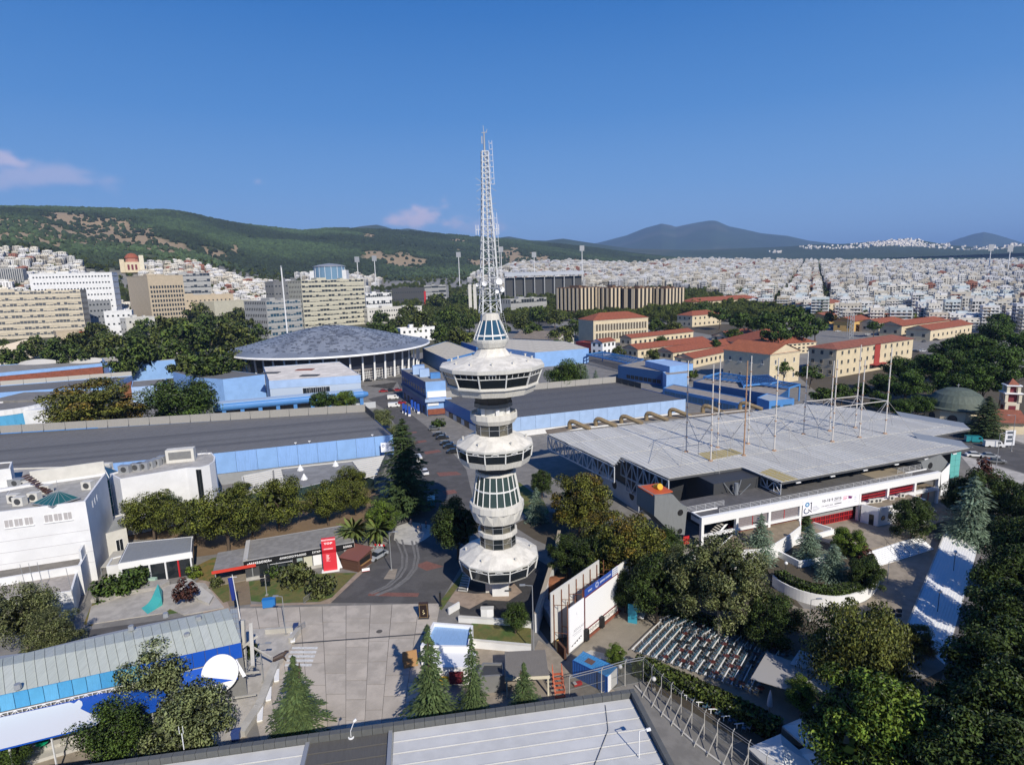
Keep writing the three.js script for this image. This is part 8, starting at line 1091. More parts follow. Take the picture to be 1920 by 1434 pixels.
{// blue three-storey shop building by the avenue
const A=G(801,780),B=G(838,777),t=frame('shop_building','blue flat-roofed three-storey building with banners beside the avenue','building',A,B),L=flat(A,B),h=heightAt(799,716,A),bk=here(t,752,692,h),D=-bk[1],sk=bk[0]/D;const q=[[0,0],[L,0],[L+sk*D,-D],[sk*D,-D]];new MB().walls([q[3],q[0]],0,h,false).build('wall',bn,t);new MB().walls([q[0],q[1],q[2],q[3]].reverse(),0,h,false).build('wall',bl,t);new MB().poly(q,h-.2).build('roof',m.roofDirty,t);windows(t,q[3],q[0],{n:10,y:h*.62,h:2.2,w:2.4,pane:m.glass,frame:bm});windows(t,q[3],q[0],{n:6,y:.4,h:3.2,w:3.4,pane:m.black,frame:bm});const ld=new MB().walls(grow([q[3],q[0]].concat([[.6,-.4],[q[3][0]+.6,q[3][1]]]),.5),h*.44,h*.54);ld.build('ledge',M(.20,.22,.27,.8),t);
bx('awning',M(.36,.47,.66,.6),t,-.6,L+2,h*.42,h*.5,0,1.4);bx('white_panel',m.cleanWhite,t,.4,L,h*.54,h*.72,0,.5);bx('brick_counter',m.brickRed,t,.3,L-.2,.6,h*.2,.1,.9);bx('white_panel',m.cleanWhite,t,.4,L*.6,h*.3,h*.4,0,.3);for(const [x,z,w,e] of [[.2,.35,4,3],[.1,.55,5,3.4],[.55,.2,4,2],[.5,.75,4,2.6]]) bx('rooftop_box',x<.3?m.bluePale:bm,t,x*L+sk*D*z,x*L+sk*D*z+w,h-.2,h+e,-D*z-3,-D*z);
}
O('pale-roofed hall with blue sides between the arena and the tower',[[838,674],[792,653],[838,639],[893,659]],9,{wall:bm,roof:M(.58,.53,.43,.9,{tex:'patch',size:12}),parapet:.1});O('blue hall behind the crown cone of the tower',[[893,650],[862,640],[900,632],[925,640]],9,{wall:bm});
O('hall with cream roof and light blue front right of the tower crown',[[1104,653],[1003,661],[940,652],[952,636],[1060,640]],9,{wall:bl,roof:M(.60,.55,.46,.9,{tex:'patch',size:14}),parapet:.1,sunk:.05});block('warehouse','old grey-roofed warehouse behind the cream-roofed hall',[962,652],[1046,656],634,26,{hip:false,rise:5,roof:M(.24,.20,.165,.9,{tex:'patch',size:9}),wall:m.offWhite,style:'none',cornice:0});
{const r=O('low navy blue pavilion with tan flat roof right of the ribbed hall',[[1243,697],[1159,685],[1205,675],[1290,690]],7,{wall:bn,roof:tanR});windows(r.g,r.q[1],r.q[0],{n:8,y:1,h:2,w:2.6,pane:m.black,frame:bn,x0:.2});O('pale blue raised roof box on the navy pavilion',[[1256,687],[1210,676],[1247,673],[1300,682]],10,{y0:6.9,wall:bl,roof:m.bluePale});O('blue porch block with glazed front beside the navy pavilion',[[1292,699],[1250,703],[1243,697],[1290,692]],7.2,{wall:bl,roof:tanR});}
{const r=O('long dark blue terrace wing with beige roof behind the pavilion masts',[[1385,756],[1243,727],[1262,720],[1400,746]],4,{wall:bm,roof:tanR});windows(r.g,r.q[1],r.q[0],{n:12,y:.5,h:2.4,w:3.4,pane:M(.05,.14,.24,.3),frame:bm});O('dark blue upper terrace wing with railings behind the pavilion masts',[[1462,742],[1300,715],[1330,706],[1480,730]],6,{wall:bn,roof:tanR});O('bright blue box-shaped pavilion behind the pavilion roof',[[1443,752],[1420,745],[1439,737],[1490,747]],6.4,{wall:bm,roof:M(.36,.40,.44,.8)});const w=scene.children[scene.children.length-1];windows(w,here(w,1443,752,6.4),here(w,1490,747,6.4),{n:2,y:1.5,h:3,w:4,pane:m.glassBlue,frame:bm});
for(const [l,pts,h] of [['long dark blue pergola beyond the tree right of the tower',[[1100,664],[1190,683],[1206,673],[1130,659]],6],['blue slatted pergola canopy behind the pavilion masts',[[1395,722],[1462,716],[1440,703],[1385,706]],7],['dark blue pergola strip along the upper terrace',[[1320,706],[1480,726],[1500,720],[1350,698]],7]]){const A=G(...pts[0],h),t=thing('pergola',l,'pergola',A.clone().setY(0)),q=pts.map(([x,y])=>here(t,x,y,h));for(let k=0;k <= 16;k++){const f=k/16;new MB().bar([lerp(q[0][0],q[1][0],f),h,lerp(q[0][1],q[1][1],f)],[lerp(q[3][0],q[2][0],f),h,lerp(q[3][1],q[2][1],f)],.3).build('beam',bn,t);} for(let i=0;i<4;i++){const a=q[i],b=q[(i+1) % 4];new MB().bar([a[0],h-.2,a[1]],[b[0],h-.2,b[1]],.5).bar([a[0],0,a[1]],[a[0],h,a[1]],.35).build('edge_beam',bm,t);}}}
{// church on the left slope, low building with a red sign
const q=march(250,512),x=Math.sin(q.yaw)*q.r,z=-Math.cos(q.yaw)*q.r,t=thing('church','cream and red church with terracotta dome on the left slope','church',V(x,landAt(x,z),z),.5),k=q.r/FOC;bx('nave',m.cream,t,-12*k,12*k,0,16*k,-10*k,10*k);new MB().lathe([[9*k,16*k],[9*k,22*k]],12).build('drum',M(.45,.2,.14,.8),t);new MB().lathe([[10*k,22*k],[8*k,26*k],[4.5*k,29*k],[0,30*k]],16).build('dome',m.terracotta,t);for(const s of [-1,1]) bx('bell_tower',s<0?m.cream:m.paleCream,t,s*13*k-3*k,s*13*k+3*k,0,(s<0?20:26)*k,6*k,12*k);for(const s of [-5,0,5]) bx('arched_window',m.maroon,t,s*k-1.4*k,s*k+1.4*k,4*k,12*k,10*k,10*k+.3);
const b=block('low_building','low tan building with a square red sign, far left',[108,646],[184,640],622,20,{wall:m.tan,style:'none',top:0});bx('red_sign',m.red,b.g,b.L*.55,b.L*.8,b.h*.3,b.h*.9,.05,.3);bx('white_emblem',m.cleanWhite,b.g,b.L*.63,b.L*.71,b.h*.45,b.h*.75,.3,.36);
}
// ---------------------------------------------------------------- trees where the photograph shows them
treeOn('cedar',562,1368,1226,138,'conical cedar standing alone on the forecourt beside the zebra crossing');treeOn('cedar',812,1372,1170,150,'tallest broad cedar before the white kiosk');treeOn('cedar',890,1364,1178,96,'slender drooping cedar right of the tallest cedar');treeOn('cedar',985,1352,1242,104,'small cedar in front of the corrugated shed');treeOn('cypress',764,962,784,118,'very dark tall conifer at the corner of the blue hall');
for(const [k,x,y,w,l,o] of [
['plane',855,985,105,'dark leafy tree close left of the tower'],['pine',281,962,88,'rounded pine nearest the white buildings'],['broad',322,952,62,'darker tree behind the rounded pine near the white buildings'],['pine',362,972,74,'pine behind the glass hall, second from the left'],['pine',420,965,116,'wide yellowish-green pine left of the press building'],['pine',450,925,46,'small pine above the wide yellowish-green one'],['pine',518,940,98,'broad olive pine behind the press building'],['pine',612,938,84,'pine in front of the pergola building'],['pine',655,900,58,'open reddish-branched pine at the pergola corner'],['pine',664,930,66,'low pine under the reddish-branched one'],['limetree',716,968,66,'bright rounded tree behind the palms'],['pine',470,972,62,'pine behind the left end of the press building'],
['poplar',36,1150,118,'silvery tree at the left edge beside the white shed'],['poplar',95,1188,92,'pale-flowering tree at the end of the lane, left'],['plane',-6,1010,84,'dark tree cut by the left edge beside the white block'],['olive',292,1272,140,'pale ragged tree growing through the blue-fascia pavilion'],['limetree',362,1288,70,'leafy tree touching the steel frame of the pavilion'],['olive',350,1368,148,'big soft grey-green olive tree above the bottom roof'],['broad',214,1378,112,'dense green tree left of the big olive'],['broad',15,1420,60,'green bush-like tree in the bottom left corner'],
['broad',966,1156,58,'small round tree on the lawn below the tower'],['chestnut',1086,940,128,'large rusty-leaved tree left of the pavilion truss'],['chestnut',1178,1030,150,'large browning tree before the grey end tower'],['chestnut',1138,1010,110,'browning tree between the two large rusty ones'],['broad',1244,1026,84,'light green tree against the white stair wall'],['poplar',1354,1086,200,'huge silvery poplar above the cinema seats'],['poplar',1285,1075,120,'smaller silvery poplar behind the huge one'],['plane',1232,1100,118,'dark tree left of the huge poplar'],['plane',1110,1050,92,'dark tree behind the cinema screen'],['plane',1062,1040,80,'dark tree right of the long wall'],['plane',1172,1105,70,'dark tree beside the blue booth'],['plane',1016,905,52,'dark tree right behind the tower, by the lawn'],['spruce',1006,952,46,'pale blue-grey spruce right of the tower'],
['limetree',1594,1018,56,'tall vivid green tree in the sunken garden'],['plum',1620,1042,36,'reddish-leaved shrub tree at the head of the steps'],['plane',1626,1078,62,'dark round bush tree at the hedge end'],['willow',1614,1218,168,'large willow-like tree beside the lower plaza'],['chestnut',1722,1204,58,'brown-tinged tree at the foot of the white bank'],['limetree',1648,1378,196,'big bright green tree at the bottom right'],['limetree',1506,1300,58,'small bright green tree behind the shade roofs'],['limetree',1155,1228,40,'small big-leaved tree beside the blue container'],['plane',1450,1160,100,'dark tree right of the huge poplar'],['plane',1560,1360,90,'dark tree between the tents and the bright tree'],
['plane',1712,972,72,'dark flowering tree beside the annex'],['plane',1852,928,84,'round green tree at the plaza end of the avenue'],['plane',1800,930,60,'green tree beside the teal tower'],['plum',1842,888,52,'dark purple-leaved tree near the road'],['broad',1060,702,80,'wide tree at the corner of the ribbed hall right of the tower'],['spruce',1117,718,28,'small blue-grey tree behind the ribbed hall, right'],['spruce',1098,708,28,'small blue-grey tree behind the ribbed hall, left'],['broad',1042,645,26,'small tree beside the cream-roofed hall'],['darkpine',603,752,50,'dark pine in front of the tube canopy'],['limetree',645,758,56,'yellow-green bushes at the end of the tube canopy'],['olive',716,785,50,'olive bush at the corner of the long blue hall'],['olive',744,812,46,'olive bush beside the dark conifer'],
['goldshrub',365,1072,28,'clipped bright green ball shrub by the glass hall'],['plum',345,1105,44,'round purple-brown shrub on the skate slab edge'],['shrub',512,1071,34,'clipped round bush before the press building'],['oleander',556,1078,60,'tall grass-like shrub on the lawn'],['oleander',600,1102,58,'dark leafy bush at the lawn corner'],['shrub',212,1098,58,'dark shrub left of the glass hall'],['shrub',242,1090,56,'dark shrub before the glass hall'],['oleander',405,1092,26,'white-flowered shrub beside the path'],['shrub',822,793,28,'clipped hedge block by the parked cars'],['shrub',1553,1092,30,'small rounded shrub behind the curved hedge'],['plane',470,1222,30,'low dark bush beside the steel frame'],
]) treeAt(k,x,y,w,l,undefined,o);
treeOn('spruce',1424,1062,962,74,'blue-grey conifer before the louvred facade');treeOn('spruce',1516,1062,982,72,'blue-grey spruce inside the sunken garden');treeOn('spruce',1560,1096,1018,76,'spreading blue-grey spruce at the curved hedge');treeOn('spruce',1818,1014,888,92,'large blue-green spruce at the avenue');treeOn('midcypress',1511,1006,966,22,'narrow dark conifer by the banner');treeOn('cypress',1848,822,742,62,'dark cedar before the chapel porch');treeOn('cypress',1762,790,738,50,'dark conifer left of the chapel dome');
for(const [x,y,w,l] of [[1935,960,84,'furthest'],[1925,1030,104,'second furthest'],[1912,1105,122,'third'],[1900,1185,142,'fourth'],[1886,1275,160,'fifth'],[1872,1372,180,'sixth'],[1850,1480,200,'nearest'],[2000,1050,130,'added shade-casting outer third'],[2000,1200,170,'added shade-casting outer fifth'],[2010,1380,200,'added shade-casting outer nearest']]) treeAt('plane',x,y,w,`${l} dark tree of the row along the avenue at the right edge`,'row of dark trees along the avenue',{tall:1.05});  // outer trees stand beyond the view, added to cast shade on the avenue
const grove=(k,list,label,group)=>list.forEach(([x,y,w])=>treeAt(k,x,y,w,label,group));
treeOn('chestnut',190,828,722,165,'large brownish-green tree left of the pair behind the blue hall');treeOn('broad',345,816,718,140,'large olive-green tree right of the pair behind the blue hall');
grove('darkpine',[[1752,690,74],[1830,652,72],[1884,684,84],[1702,722,68],[1794,722,66],[1846,712,74],[1905,648,66],[1690,690,54],[1664,722,50],[1775,752,44],[1725,760,46],[1690,765,44],[1650,752,44],[1800,680,60],[1866,625,54],[1785,655,50]],'dark pine of the dense grove round the green-domed chapel','pines of the grove round the chapel');
grove('midpine',[[1445,602,62],[1490,592,62],[1420,608,44],[1388,602,52],[1502,620,52],[1460,628,56],[1350,590,40],[1320,580,36],[1530,612,44],[1375,628,34],[1242,640,30],[1545,742,44],[1580,735,44],[1612,732,38],[1520,700,40],[1340,645,26],[1640,612,26],[1470,690,40],[1820,640,40],[1870,600,30]],'dark pine among the red-roofed cream buildings','pines among the red-roofed buildings');
grove('midtree',[[205,652,66],[252,668,80],[322,606,84],[348,628,92],[300,646,62],[392,612,62],[432,628,74],[472,628,62],[150,650,62],[108,660,54],[440,592,44],[385,694,90],[352,694,70],[432,694,64],[408,680,82],[28,670,52],[482,606,50],[230,690,50],[180,620,40],[270,612,40],[370,582,50],[500,652,40],[455,655,50],[140,672,50],[290,672,60],[330,665,70],[60,652,40]],'green tree of the belt between the office slabs and the blue halls','trees between the office slabs and the blue halls');
grove('midtree',[[722,622,52],[790,606,62],[832,628,54],[866,634,60],[700,618,44],[752,608,44],[842,594,54],[765,585,44],[880,606,40],[980,604,44],[1002,624,52],[1052,628,52],[1080,612,44],[1160,660,30],[1232,612,40],[1262,615,40],[1010,588,44],[1040,596,40],[945,618,30],[1225,665,30],[1295,700,30],[1330,715,28],[712,596,36],[820,560,44],[860,560,40]],'green tree of the wooded strip behind the arena and the tower crown','trees behind the arena and the tower crown');
grove('midtree',[[1300,556,30],[1330,548,32],[1352,552,30],[1380,548,34],[1410,552,34],[1440,548,32],[1470,556,34],[1500,552,30],[1530,562,30],[1560,572,28],[1620,592,28],[1660,600,28],[1760,596,30],[1720,590,24]],'dark green tree of the row behind the cream barracks','tree row behind the barracks');
P.hedge('hedge','loose green hedge along the wire fence in front of the cinema seats',[[1190,1258],[1230,1272],[1290,1300],[1350,1328],[1410,1358],[1460,1385]].map(([x,y])=>{const p=G(x,y);return [p.x,p.z];}),2.2,1.9,0,[[.05,.075,.02],[.07,.095,.024]],31);P.hedge('hedge','dark hedge with white fence posts along the rear of the cinema',[[1215,1142],[1300,1166],[1400,1196],[1480,1222]].map(([x,y])=>{const p=G(x,y);return [p.x,p.z];}),1.6,1.5,0,[[.03,.05,.016],[.04,.065,.02]],32);
// palms: every frond a piece of its own
function palm(px,py,label,H,n,fruit){
const t=thing('palm_tree',label,'tree',G(px,py)),r=rngOf(px),mb=new MB();for(let k=0;k<6;k++) mb.bar([0,H*k/6,0],[0,H*(k+1)/6,0],.42-k*.02,.36-k*.015,8);mb.build('trunk',m.bark,t);
const variants=[0,1,2].map((v)=>{const L=new Leaves(),len=3.2+v*.3,drop=.5+v*.22;for(let k=0;k<26;k++){const f=k/26,x=len*f,y=.9*f-drop*2.2*f*f,w=.62*Math.sin(Math.min(1,f*1.15)*2.7+.25);for(const s of [-1,1]) L.add(V(x+w*.3,y-w*.12,s*w*.5),V(.35*w+.08,-.22*w,s*w*.55),V(.09,0,-s*.03),V(0,1,0),mixed([[.07,.11,.035],[.09,.13,.04],[.11,.13,.05]],r,1));} for(let k=0;k<8;k++){const f=k/8;L.add(V(len*(f+.06),.9*f-drop*2.2*f*f,0),V(len*.07,.05,0),V(0,.02,.045),V(0,1,0),[.13,.13,.06]);} return L.geo();});
for(let k=0;k<n;k++){const o=part('frond',variants[k % 3],m.leaf,t);o.position.y=H;o.rotation.order='YXZ';o.rotation.set(0,k*2.4,.75-1.35*(k/n)+(r()-.5)*.2);}
if(fruit) for(let k=0;k<7;k++){const mb2=new MB(),a=k*.9;for(let j=0;j<9;j++) mb2.bar([Math.sin(a)*(.5+.1*j),H-.1-j*.09,Math.cos(a)*(.5+.1*j)],[Math.sin(a)*(.6+.1*j)+(r()-.5)*.4,H-.5-j*.1,Math.cos(a)*(.6+.1*j)+(r()-.5)*.4],.08,.06,5);mb2.build('fruit_cluster',M(.55,.28,.03,.7),t);}
}
palm(664,1034,'tall palm with orange date clusters beside the timber hut',4.6,44,true);palm(708,1018,'lower palm right of the palm with date clusters',3,32,false);
{// garden of trees on the campus, a mass with gaps
const r=rngOf(71),spots=[];for(let i=0;i<900&&spots.length<120;i++){const px=-60+r()*940,py=588+r()*(px<480?84:40),p=G(px,py);if(px>470&&px<700&&py>600) continue;if(fbm(p.x/50,p.z/50,3)<.42) continue;if((px<170&&py>610&&py<645)||(px>240&&px<330&&py<632)||(px>500&&px<690)) continue;const s=.7+.6*r(),k=.8+.4*r();spots.push([p.x,0,p.z,s,s*(.9+.4*r()),r()*6,[k,k,k]]);}
mass('campus_trees','green trees massed between the campus buildings on the left','trees',P.midtree[1][0],spots,m.leaf);
}
// ---------------------------------------------------------------- cars, vans, lamps, flags, people
const carGeo=(kind)=>{const van=kind==='van',L=van?2.5:2.15,top=van?2.0:1.45,w=.86,P=van?[[-L,.3],[L,.3],[L,.95],[L-.55,1.15],[L-1.1,top],[-L,top]]:[[-L,.32],[L,.32],[L,.72],[L-.9,.88],[-L+.5,.95],[-L,.85]],body=new MB(),glass=new MB(),roof=new MB();const ex=(mb,pts,a,b)=>{for(let i=0;i<pts.length;i++){const p=pts[i],q=pts[(i+1) % pts.length];mb.quad([p[0],p[1],a],[p[0],p[1],-a],[q[0],q[1],-b],[q[0],q[1],b]);} const c=[0,.8];for(let i=0;i<pts.length;i++){const p=pts[i],q=pts[(i+1) % pts.length];mb.tri([c[0],c[1],a],[p[0],p[1],a],[q[0],q[1],b]).tri([c[0],c[1],-a],[q[0],q[1],-b],[p[0],p[1],-a]);}};ex(body,P,w,w);
if(van) glass.quad([L-.53,1.17,.72],[L-.53,1.17,-.72],[L-1.08,top-.08,-.68],[L-1.08,top-.08,.68]).box(L-1.9,L-1.15,1.2,top-.2,-w-.01,w+.01);else {const g=[[L-1.0,.88],[L-1.75,1.38],[-L+1.1,1.38],[-L+.45,.95]];for(const s of [1,-1]) glass.quad([g[0][0],g[0][1],s*.8],[g[1][0],g[1][1],s*.66],[g[2][0],g[2][1],s*.66],[g[3][0],g[3][1],s*.8]);glass.quad([g[0][0],g[0][1],.8],[g[0][0],g[0][1],-.8],[g[1][0],g[1][1],-.66],[g[1][0],g[1][1],.66]).quad([g[2][0],g[2][1],.66],[g[2][0],g[2][1],-.66],[g[3][0],g[3][1],-.8],[g[3][0],g[3][1],.8]);roof.box(-L+1.05,L-1.7,1.37,top,-.68,.68);}
return {body:body.geo(),glass:glass.geo(),roof:roof.p.length?roof.geo():null,L};};
const carKinds={car:carGeo('car'),van:carGeo('van')},wheelG=new MB().lathe([[0,-.1],[.33,-.1],[.33,.1],[.2,.11],[0,.09]],12).geo(),lampG=new MB().box(-.04,.04,-.08,.08,-.16,.16).geo(),paints={};
function car(kind,px,py,hue,turn,label,group){const k=carKinds[kind],t=thing(kind==='van'?'parked_van':'parked_car',label,kind,G(px,py),turn,group),c={white:[.75,.75,.75],silver:[.36,.38,.41],black:[.015,.016,.02],red:[.38,.02,.025],blue:[.05,.09,.2],teal:[.03,.26,.30],grey:[.14,.145,.15]}[hue],pm=paints[hue] ??= M(...c,.3,{phys:{clearcoat:.8,clearcoatRoughness:.1}});part('body',k.body,pm,t);part('windows',k.glass,m.glass,t);if(k.roof) part('roof',k.roof,pm,t);for(const x of [-1.35,1.35]) for(const z of [-.8,.8]){const w=part('wheel',wheelG,m.rubber,t);w.rotation.x=Math.PI/2;w.position.set(x,.33,z);} for(const z of [-.62,.62]) part('headlight',lampG,m.cleanWhite,t).position.set(k.L,.68,z);return t;}
car('car',708,1046,'silver',-2.15,'silver saloon car parked beside the timber hut');car('van',784,865,'white',1.9,'white van parked beside the dark conifer');car('car',796,888,'white',1.9,'white car parked behind the white van');car('van',809,945,'teal',1.7,'teal pickup van in the tree shade near the palms');
[[815,806,'grey','first'],[824,817,'black','second'],[830,823,'black','third'],[838,834,'black','fourth'],[844,840,'black','fifth'],[851,849,'black','nearest']].forEach(([x,y,c,n])=>car('car',x,y,c,.15,`${n} dark car of the row parked beside the ribbed hall`,'dark cars parked beside the ribbed hall'));
for(const [k,x,y,c,l] of [['car',719,735,'red','red car left of the group before the arena'],['car',732,734,'black','black car beside the red one before the arena'],['car',745,733,'red','dark red car nearest the blue shop building'],['van',737,748,'white','white van, upper of two on the avenue'],['van',739,763,'white','white van, lower of two on the avenue'],['car',752,757,'red','red car right of the two white vans'],['car',690,715,'black','black car at the arena columns'],['car',712,712,'grey','grey car at the arena columns'],['van',1828,829,'teal','turquoise van on the road right of the pavilion'],['van',1864,838,'white','white van on the road right of the pavilion'],['car',1828,856,'white','white car turning onto the road, right'],['car',1856,858,'silver','silver-blue car beside the white one, right'],['car',1868,868,'grey','grey car behind the silver-blue one, right']]) car(k,x,y,c,x>1700?-.28:.1,l);
{const r=rngOf(66),cs=['white','black','silver','grey','red','blue'];for(const [x,y] of [[1532,620],[1545,617],[1560,616],[1572,622],[1502,618],[1628,628],[1650,628],[1682,627],[1722,637],[1733,641],[1756,638],[1760,632],[1717,660],[1732,659],[1748,661],[1775,632],[1800,634],[1762,659],[1782,660],[1810,668],[1830,668],[1850,660],[1870,660],[1488,622]]){const c=cs[Math.floor(r()*6)];car('car',x,y,c,r()<.6?-.35:1.2,`${c} car standing in the open parking lot of the barracks`,'cars in the barracks parking lot');} for(const [x,y] of [[1100,655],[1112,657],[1142,660],[1150,663],[1164,664],[1176,668],[1200,670],[1090,648],[880,575],[905,572],[860,582]]){const c=cs[Math.floor(r()*6)];car('car',x,y,c,-.6,`${c} car on the street behind the blue sheds`,'cars on the street behind the sheds');}}
// lamps
function lamp(px,py,ty,label,style='street',reach=1.2){const p=G(px,py),t=thing('street_lamp',label,'street lamp',p),h=heightAt(px,ty,p);new MB().bar([0,0,0],[0,h,0],style==='globe'?.06:.1,.06,6).build('pole',style==='globe'?m.darkSteel:m.galv,t);bx('base',m.concrete,t,-.22,.22,0,.15,-.22,.22);if(style==='globe') part('globe',new THREE.SphereGeometry(.3,12,10),m.cleanWhite,t).position.y=h+.25;else if(style==='flood'){for(const x of [-.5,.5]) for(const y of [0,.75]) bx('floodlight',m.black,t,x-.32,x+.32,h-.3+y,h+.15+y,-.2,.2);new MB().bar([-.5,h,0],[.5,h,0],.05).build('crossbar',m.galv,t);} else {new MB().bar([0,h,0],[reach,h+.15,0],.05).build('arm',m.galv,t);bx('lamp_head',m.galv,t,reach-.4,reach+.4,h+.08,h+.22,-.16,.16);} return t;}
for(const [x,y,ty,l] of [[1436,1062,1036,'beside the blue-grey conifer'],[1473,1082,1058,'at the left end of the curved hedge'],[1602,1092,1063,'at the right end of the curved hedge'],[1758,1153,1110,'low on the white bank'],[1788,1075,1036,'midway up the white bank'],[1807,1014,996,'at the top of the white bank'],[1752,975,960,'behind the annex terrace'],[1732,1000,980,'on the small lawn by the annex'],[1163,1266,1253,'at the right end of the container'],[1404,1190,1170,'behind the cinema seats'],[1226,1292,1276,'at the wire fence corner'],[1366,1345,1330,'in the loose hedge'],[1017,830+100,905,'on the lawn right of the tower']]) lamp(x,y,ty,'white globe lamp ' + l,'globe');
lamp(1664,1094,1052,'thin dark lamp post on the lower plaza');lamp(1519,1164,1124,'thin dark lamp post below the retaining wall');lamp(1677,1180,1152,'four-lamp floodlight post on the lower plaza','flood');lamp(734,1069,998,'tall lamp post on the traffic island');lamp(536,1190,1117,'pale lamp post at the forecourt corner','street',-1);lamp(1001,1224,1098,'very tall concrete lamp post in front of the long wall','street',-1.4);lamp(494,1280,1206,'thin white post beside the kerb wall');lamp(1783,797,756,'curved roadside lamp left of the chapel');lamp(1897,846,778,'roadside lamp at the right edge','street',-2);lamp(1868,882,812,'lamp post at the pavement corner, right');lamp(500,1116,1086,'twin-headed lamp on the press building lawn','flood');
{const p=G(452,1172),t=thing('flag','blue flag hanging on a white pole by the pavilion end','flag',p),h=heightAt(428,1080,p);new MB().bar([0,0,0],[-.5,h,0],.08,.05,6).bar([-.9,h-.4,0],[.2,h-.4,0],.04).build('pole',m.cleanWhite,t);const f=new MB();for(let k=0;k<6;k++) f.quad([-1.3+k*.14,h-.5,Math.sin(k)*.12],[-1.3+(k+1)*.14,h-.5,Math.sin(k+1)*.12],[-1.0+(k+1)*.1,h-4.4,Math.sin(k+1.5)*.15],[-1.0+k*.1,h-4.4,Math.sin(k+.5)*.15]);f.build('cloth',M(.01,.03,.22,.8,{two:true}),t);
const s=thing('road_sign','white roadside advertising sign on a post at the right edge','sign',G(1892,838)),H=heightAt(1892,806,s.position);new MB().bar([0,0,0],[0,H,0],.12).build('post',m.galv,s);plate('board',printed(128,256,(c)=>{c.fillStyle='#d9dade';c.fillRect(0,0,128,256);c.fillStyle='#4d5560';c.fillRect(20,20,80,40);c.fillRect(30,90,60,50);c.fillRect(16,160,90,40);}),s,3,4.6,0,H-2.3,.15);}
// blue and white gate posts across the avenue
for(const [x,y] of [[757,774],[762,777],[768,780],[773,767],[779,771],[785,775]]){const t=thing('gate_bollard','blue and white banner bollard of the double row across the avenue','bollard',G(x,y),0,'banner bollards across the avenue');bx('banner',M(.01,.07,.40,.6),t,-.45,.45,.8,4,-.12,.12);bx('foot',m.cleanWhite,t,-.5,.5,0,.8,-.4,.4);}
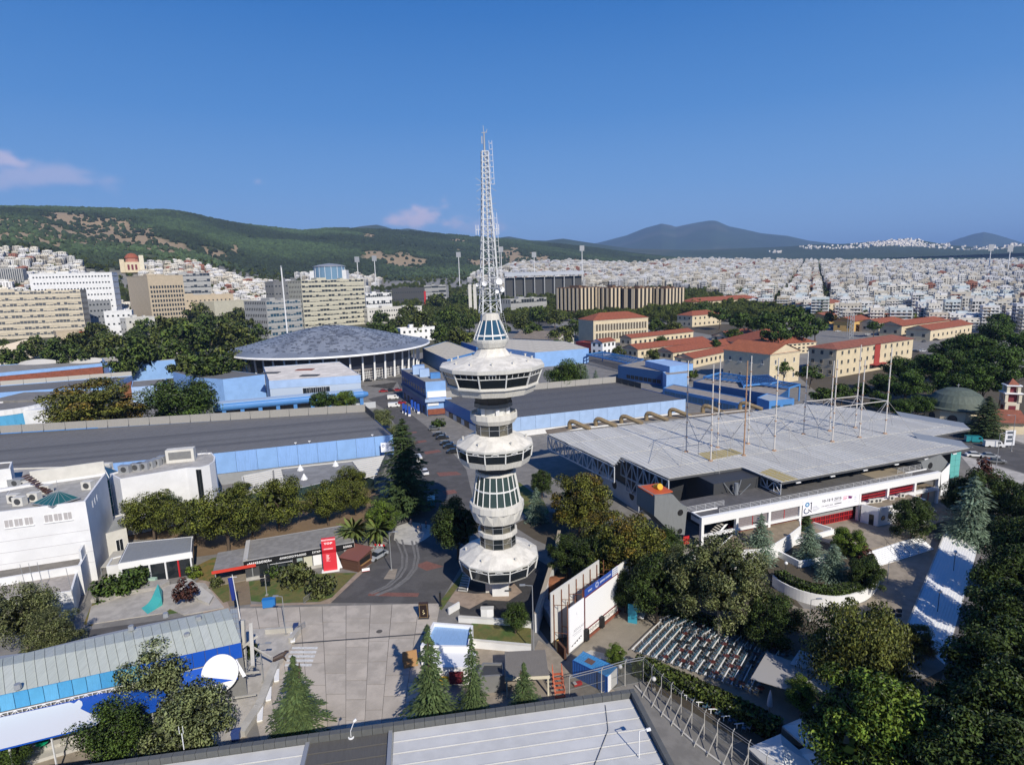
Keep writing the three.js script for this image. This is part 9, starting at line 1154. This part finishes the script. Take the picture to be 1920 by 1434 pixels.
// people: one continuous body each
function personGeo(seed,stride){
const n=44,S=2.0,mc=new MarchingCubes(n,new THREE.MeshBasicMaterial(),false,false,40000),r=rngOf(seed),cap=[[[0,.95,0],[0,1.38,0],.15,.17],[[-.09,.92,0],[-.11,.5,stride*.18],.085,.06],[[-.11,.5,stride*.18],[-.11,.06,stride*.12-.08],.06,.045],[[.09,.92,0],[.11,.5,-stride*.14],.085,.06],[[.11,.5,-stride*.14],[.11,.06,-stride*.3],.06,.045],[[-.11,.05,stride*.12],[-.11,.04,stride*.12+.12],.045,.04],[[.11,.05,-stride*.3],[.11,.04,-stride*.3+.12],.045,.04],[[-.17,1.38,0],[-.24,1.1,-stride*.1],.06,.05],[[-.24,1.1,-stride*.1],[-.22,.86,.06],.05,.038],[[.17,1.38,0],[.24,1.1,stride*.1],.06,.05],[[.24,1.1,stride*.1],[.22,.86,.1],.05,.038],[[0,1.42,0],[0,1.56,.01],.06,.055],[[0,1.62,.01],[0,1.66,0],.095,.1],[[0,1.6,.1],[0,1.58,.115],.02,.015]];void r;
for(let z=0;z<n;z++) for(let y=0;y<n;y++) for(let x=0;x<n;x++){const p=[(x/n*2-1)*S/2,(y/n*2-1)*S/2+.92,(z/n*2-1)*S/2];let d=0,first=true;for(const [a,b,ra,rb] of cap){const ab=b.map((q,i)=>q-a[i]),ap=p.map((q,i)=>q-a[i]),t=Math.max(0,Math.min(1,(ab[0]*ap[0]+ab[1]*ap[1]+ab[2]*ap[2])/(ab[0] ** 2+ab[1] ** 2+ab[2] ** 2))),e=Math.hypot(ap[0]-ab[0]*t,ap[1]-ab[1]*t,ap[2]-ab[2]*t)-lerp(ra,rb,t);if(first){d=e;first=false;} else {const k=Math.max(0,.04-Math.abs(d-e))/.04;d=Math.min(d,e)-k*k*.01;}} mc.field[x+y*n+z*n*n]=-d;}
mc.isolation=0;mc.update();const c=mc.count,pos=Float32Array.from(mc.positionArray.subarray(0,c*3)),nor=Float32Array.from(mc.normalArray.subarray(0,c*3));for(let i=0;i<c;i++){pos[i*3] *= S/2;pos[i*3+1]=pos[i*3+1]*S/2+.92;pos[i*3+2] *= S/2;} return {pos,nor};
}
{const base=[personGeo(1,1),personGeo(2,.2)],spots=[[771,986,0,[.05,.06,.1],[.03,.03,.05],'dark blue top standing on the dusty patch'],[784,1000,0,[.04,.05,.08],[.35,.34,.32],'dark top and pale trousers walking on the dusty patch'],[789,996,1,[.3,.3,.32],[.04,.05,.12],'grey top beside the dark-topped walker'],[799,990,0,[.16,.05,.05],[.05,.05,.06],'dark red top at the right of the group near the tower'],[765,978,1,[.05,.05,.06],[.05,.05,.07],'black clothes at the back of the group near the palms'],[1881,918,0,[.05,.07,.13],[.03,.04,.07],'dark blue clothes at the head of the avenue, left of a pair'],[1888,918,0,[.06,.06,.08],[.04,.05,.08],'dark clothes at the head of the avenue, right of a pair'],[1898,936,1,[.62,.22,.25],[.2,.03,.04],'pink top on the avenue beside the trees'],[1846,1038,1,[.03,.03,.035],[.02,.02,.025],'black clothes in the shade at the top of the bank'],[1838,1060,0,[.04,.03,.03],[.03,.03,.03],'dark clothes lower in the avenue shade']];
for(const [px,py,v,top,low,l] of spots){const {pos,nor}=base[v],col=new Float32Array(pos.length);for(let i=0;i<pos.length;i+=3){const y=pos[i+1],c=y>1.66||(y>1.58&&pos[i+2]<-.02)?[.03,.02,.015]:y>1.45||(Math.abs(pos[i])>.19&&y<1.0&&y>.7)?[.42,.26,.18]:y>.93?top:y>.09?low:[.03,.03,.03];col.set(c,i);} const g=new THREE.BufferGeometry();g.setAttribute('position',new THREE.BufferAttribute(pos,3));g.setAttribute('normal',new THREE.BufferAttribute(nor,3));g.setAttribute('color',new THREE.BufferAttribute(col,3));const t=thing('person','person in ' + l,'person',G(px,py),px*1.7);part('body',g,m.vc,t);}}
renderer.render(scene,camera);
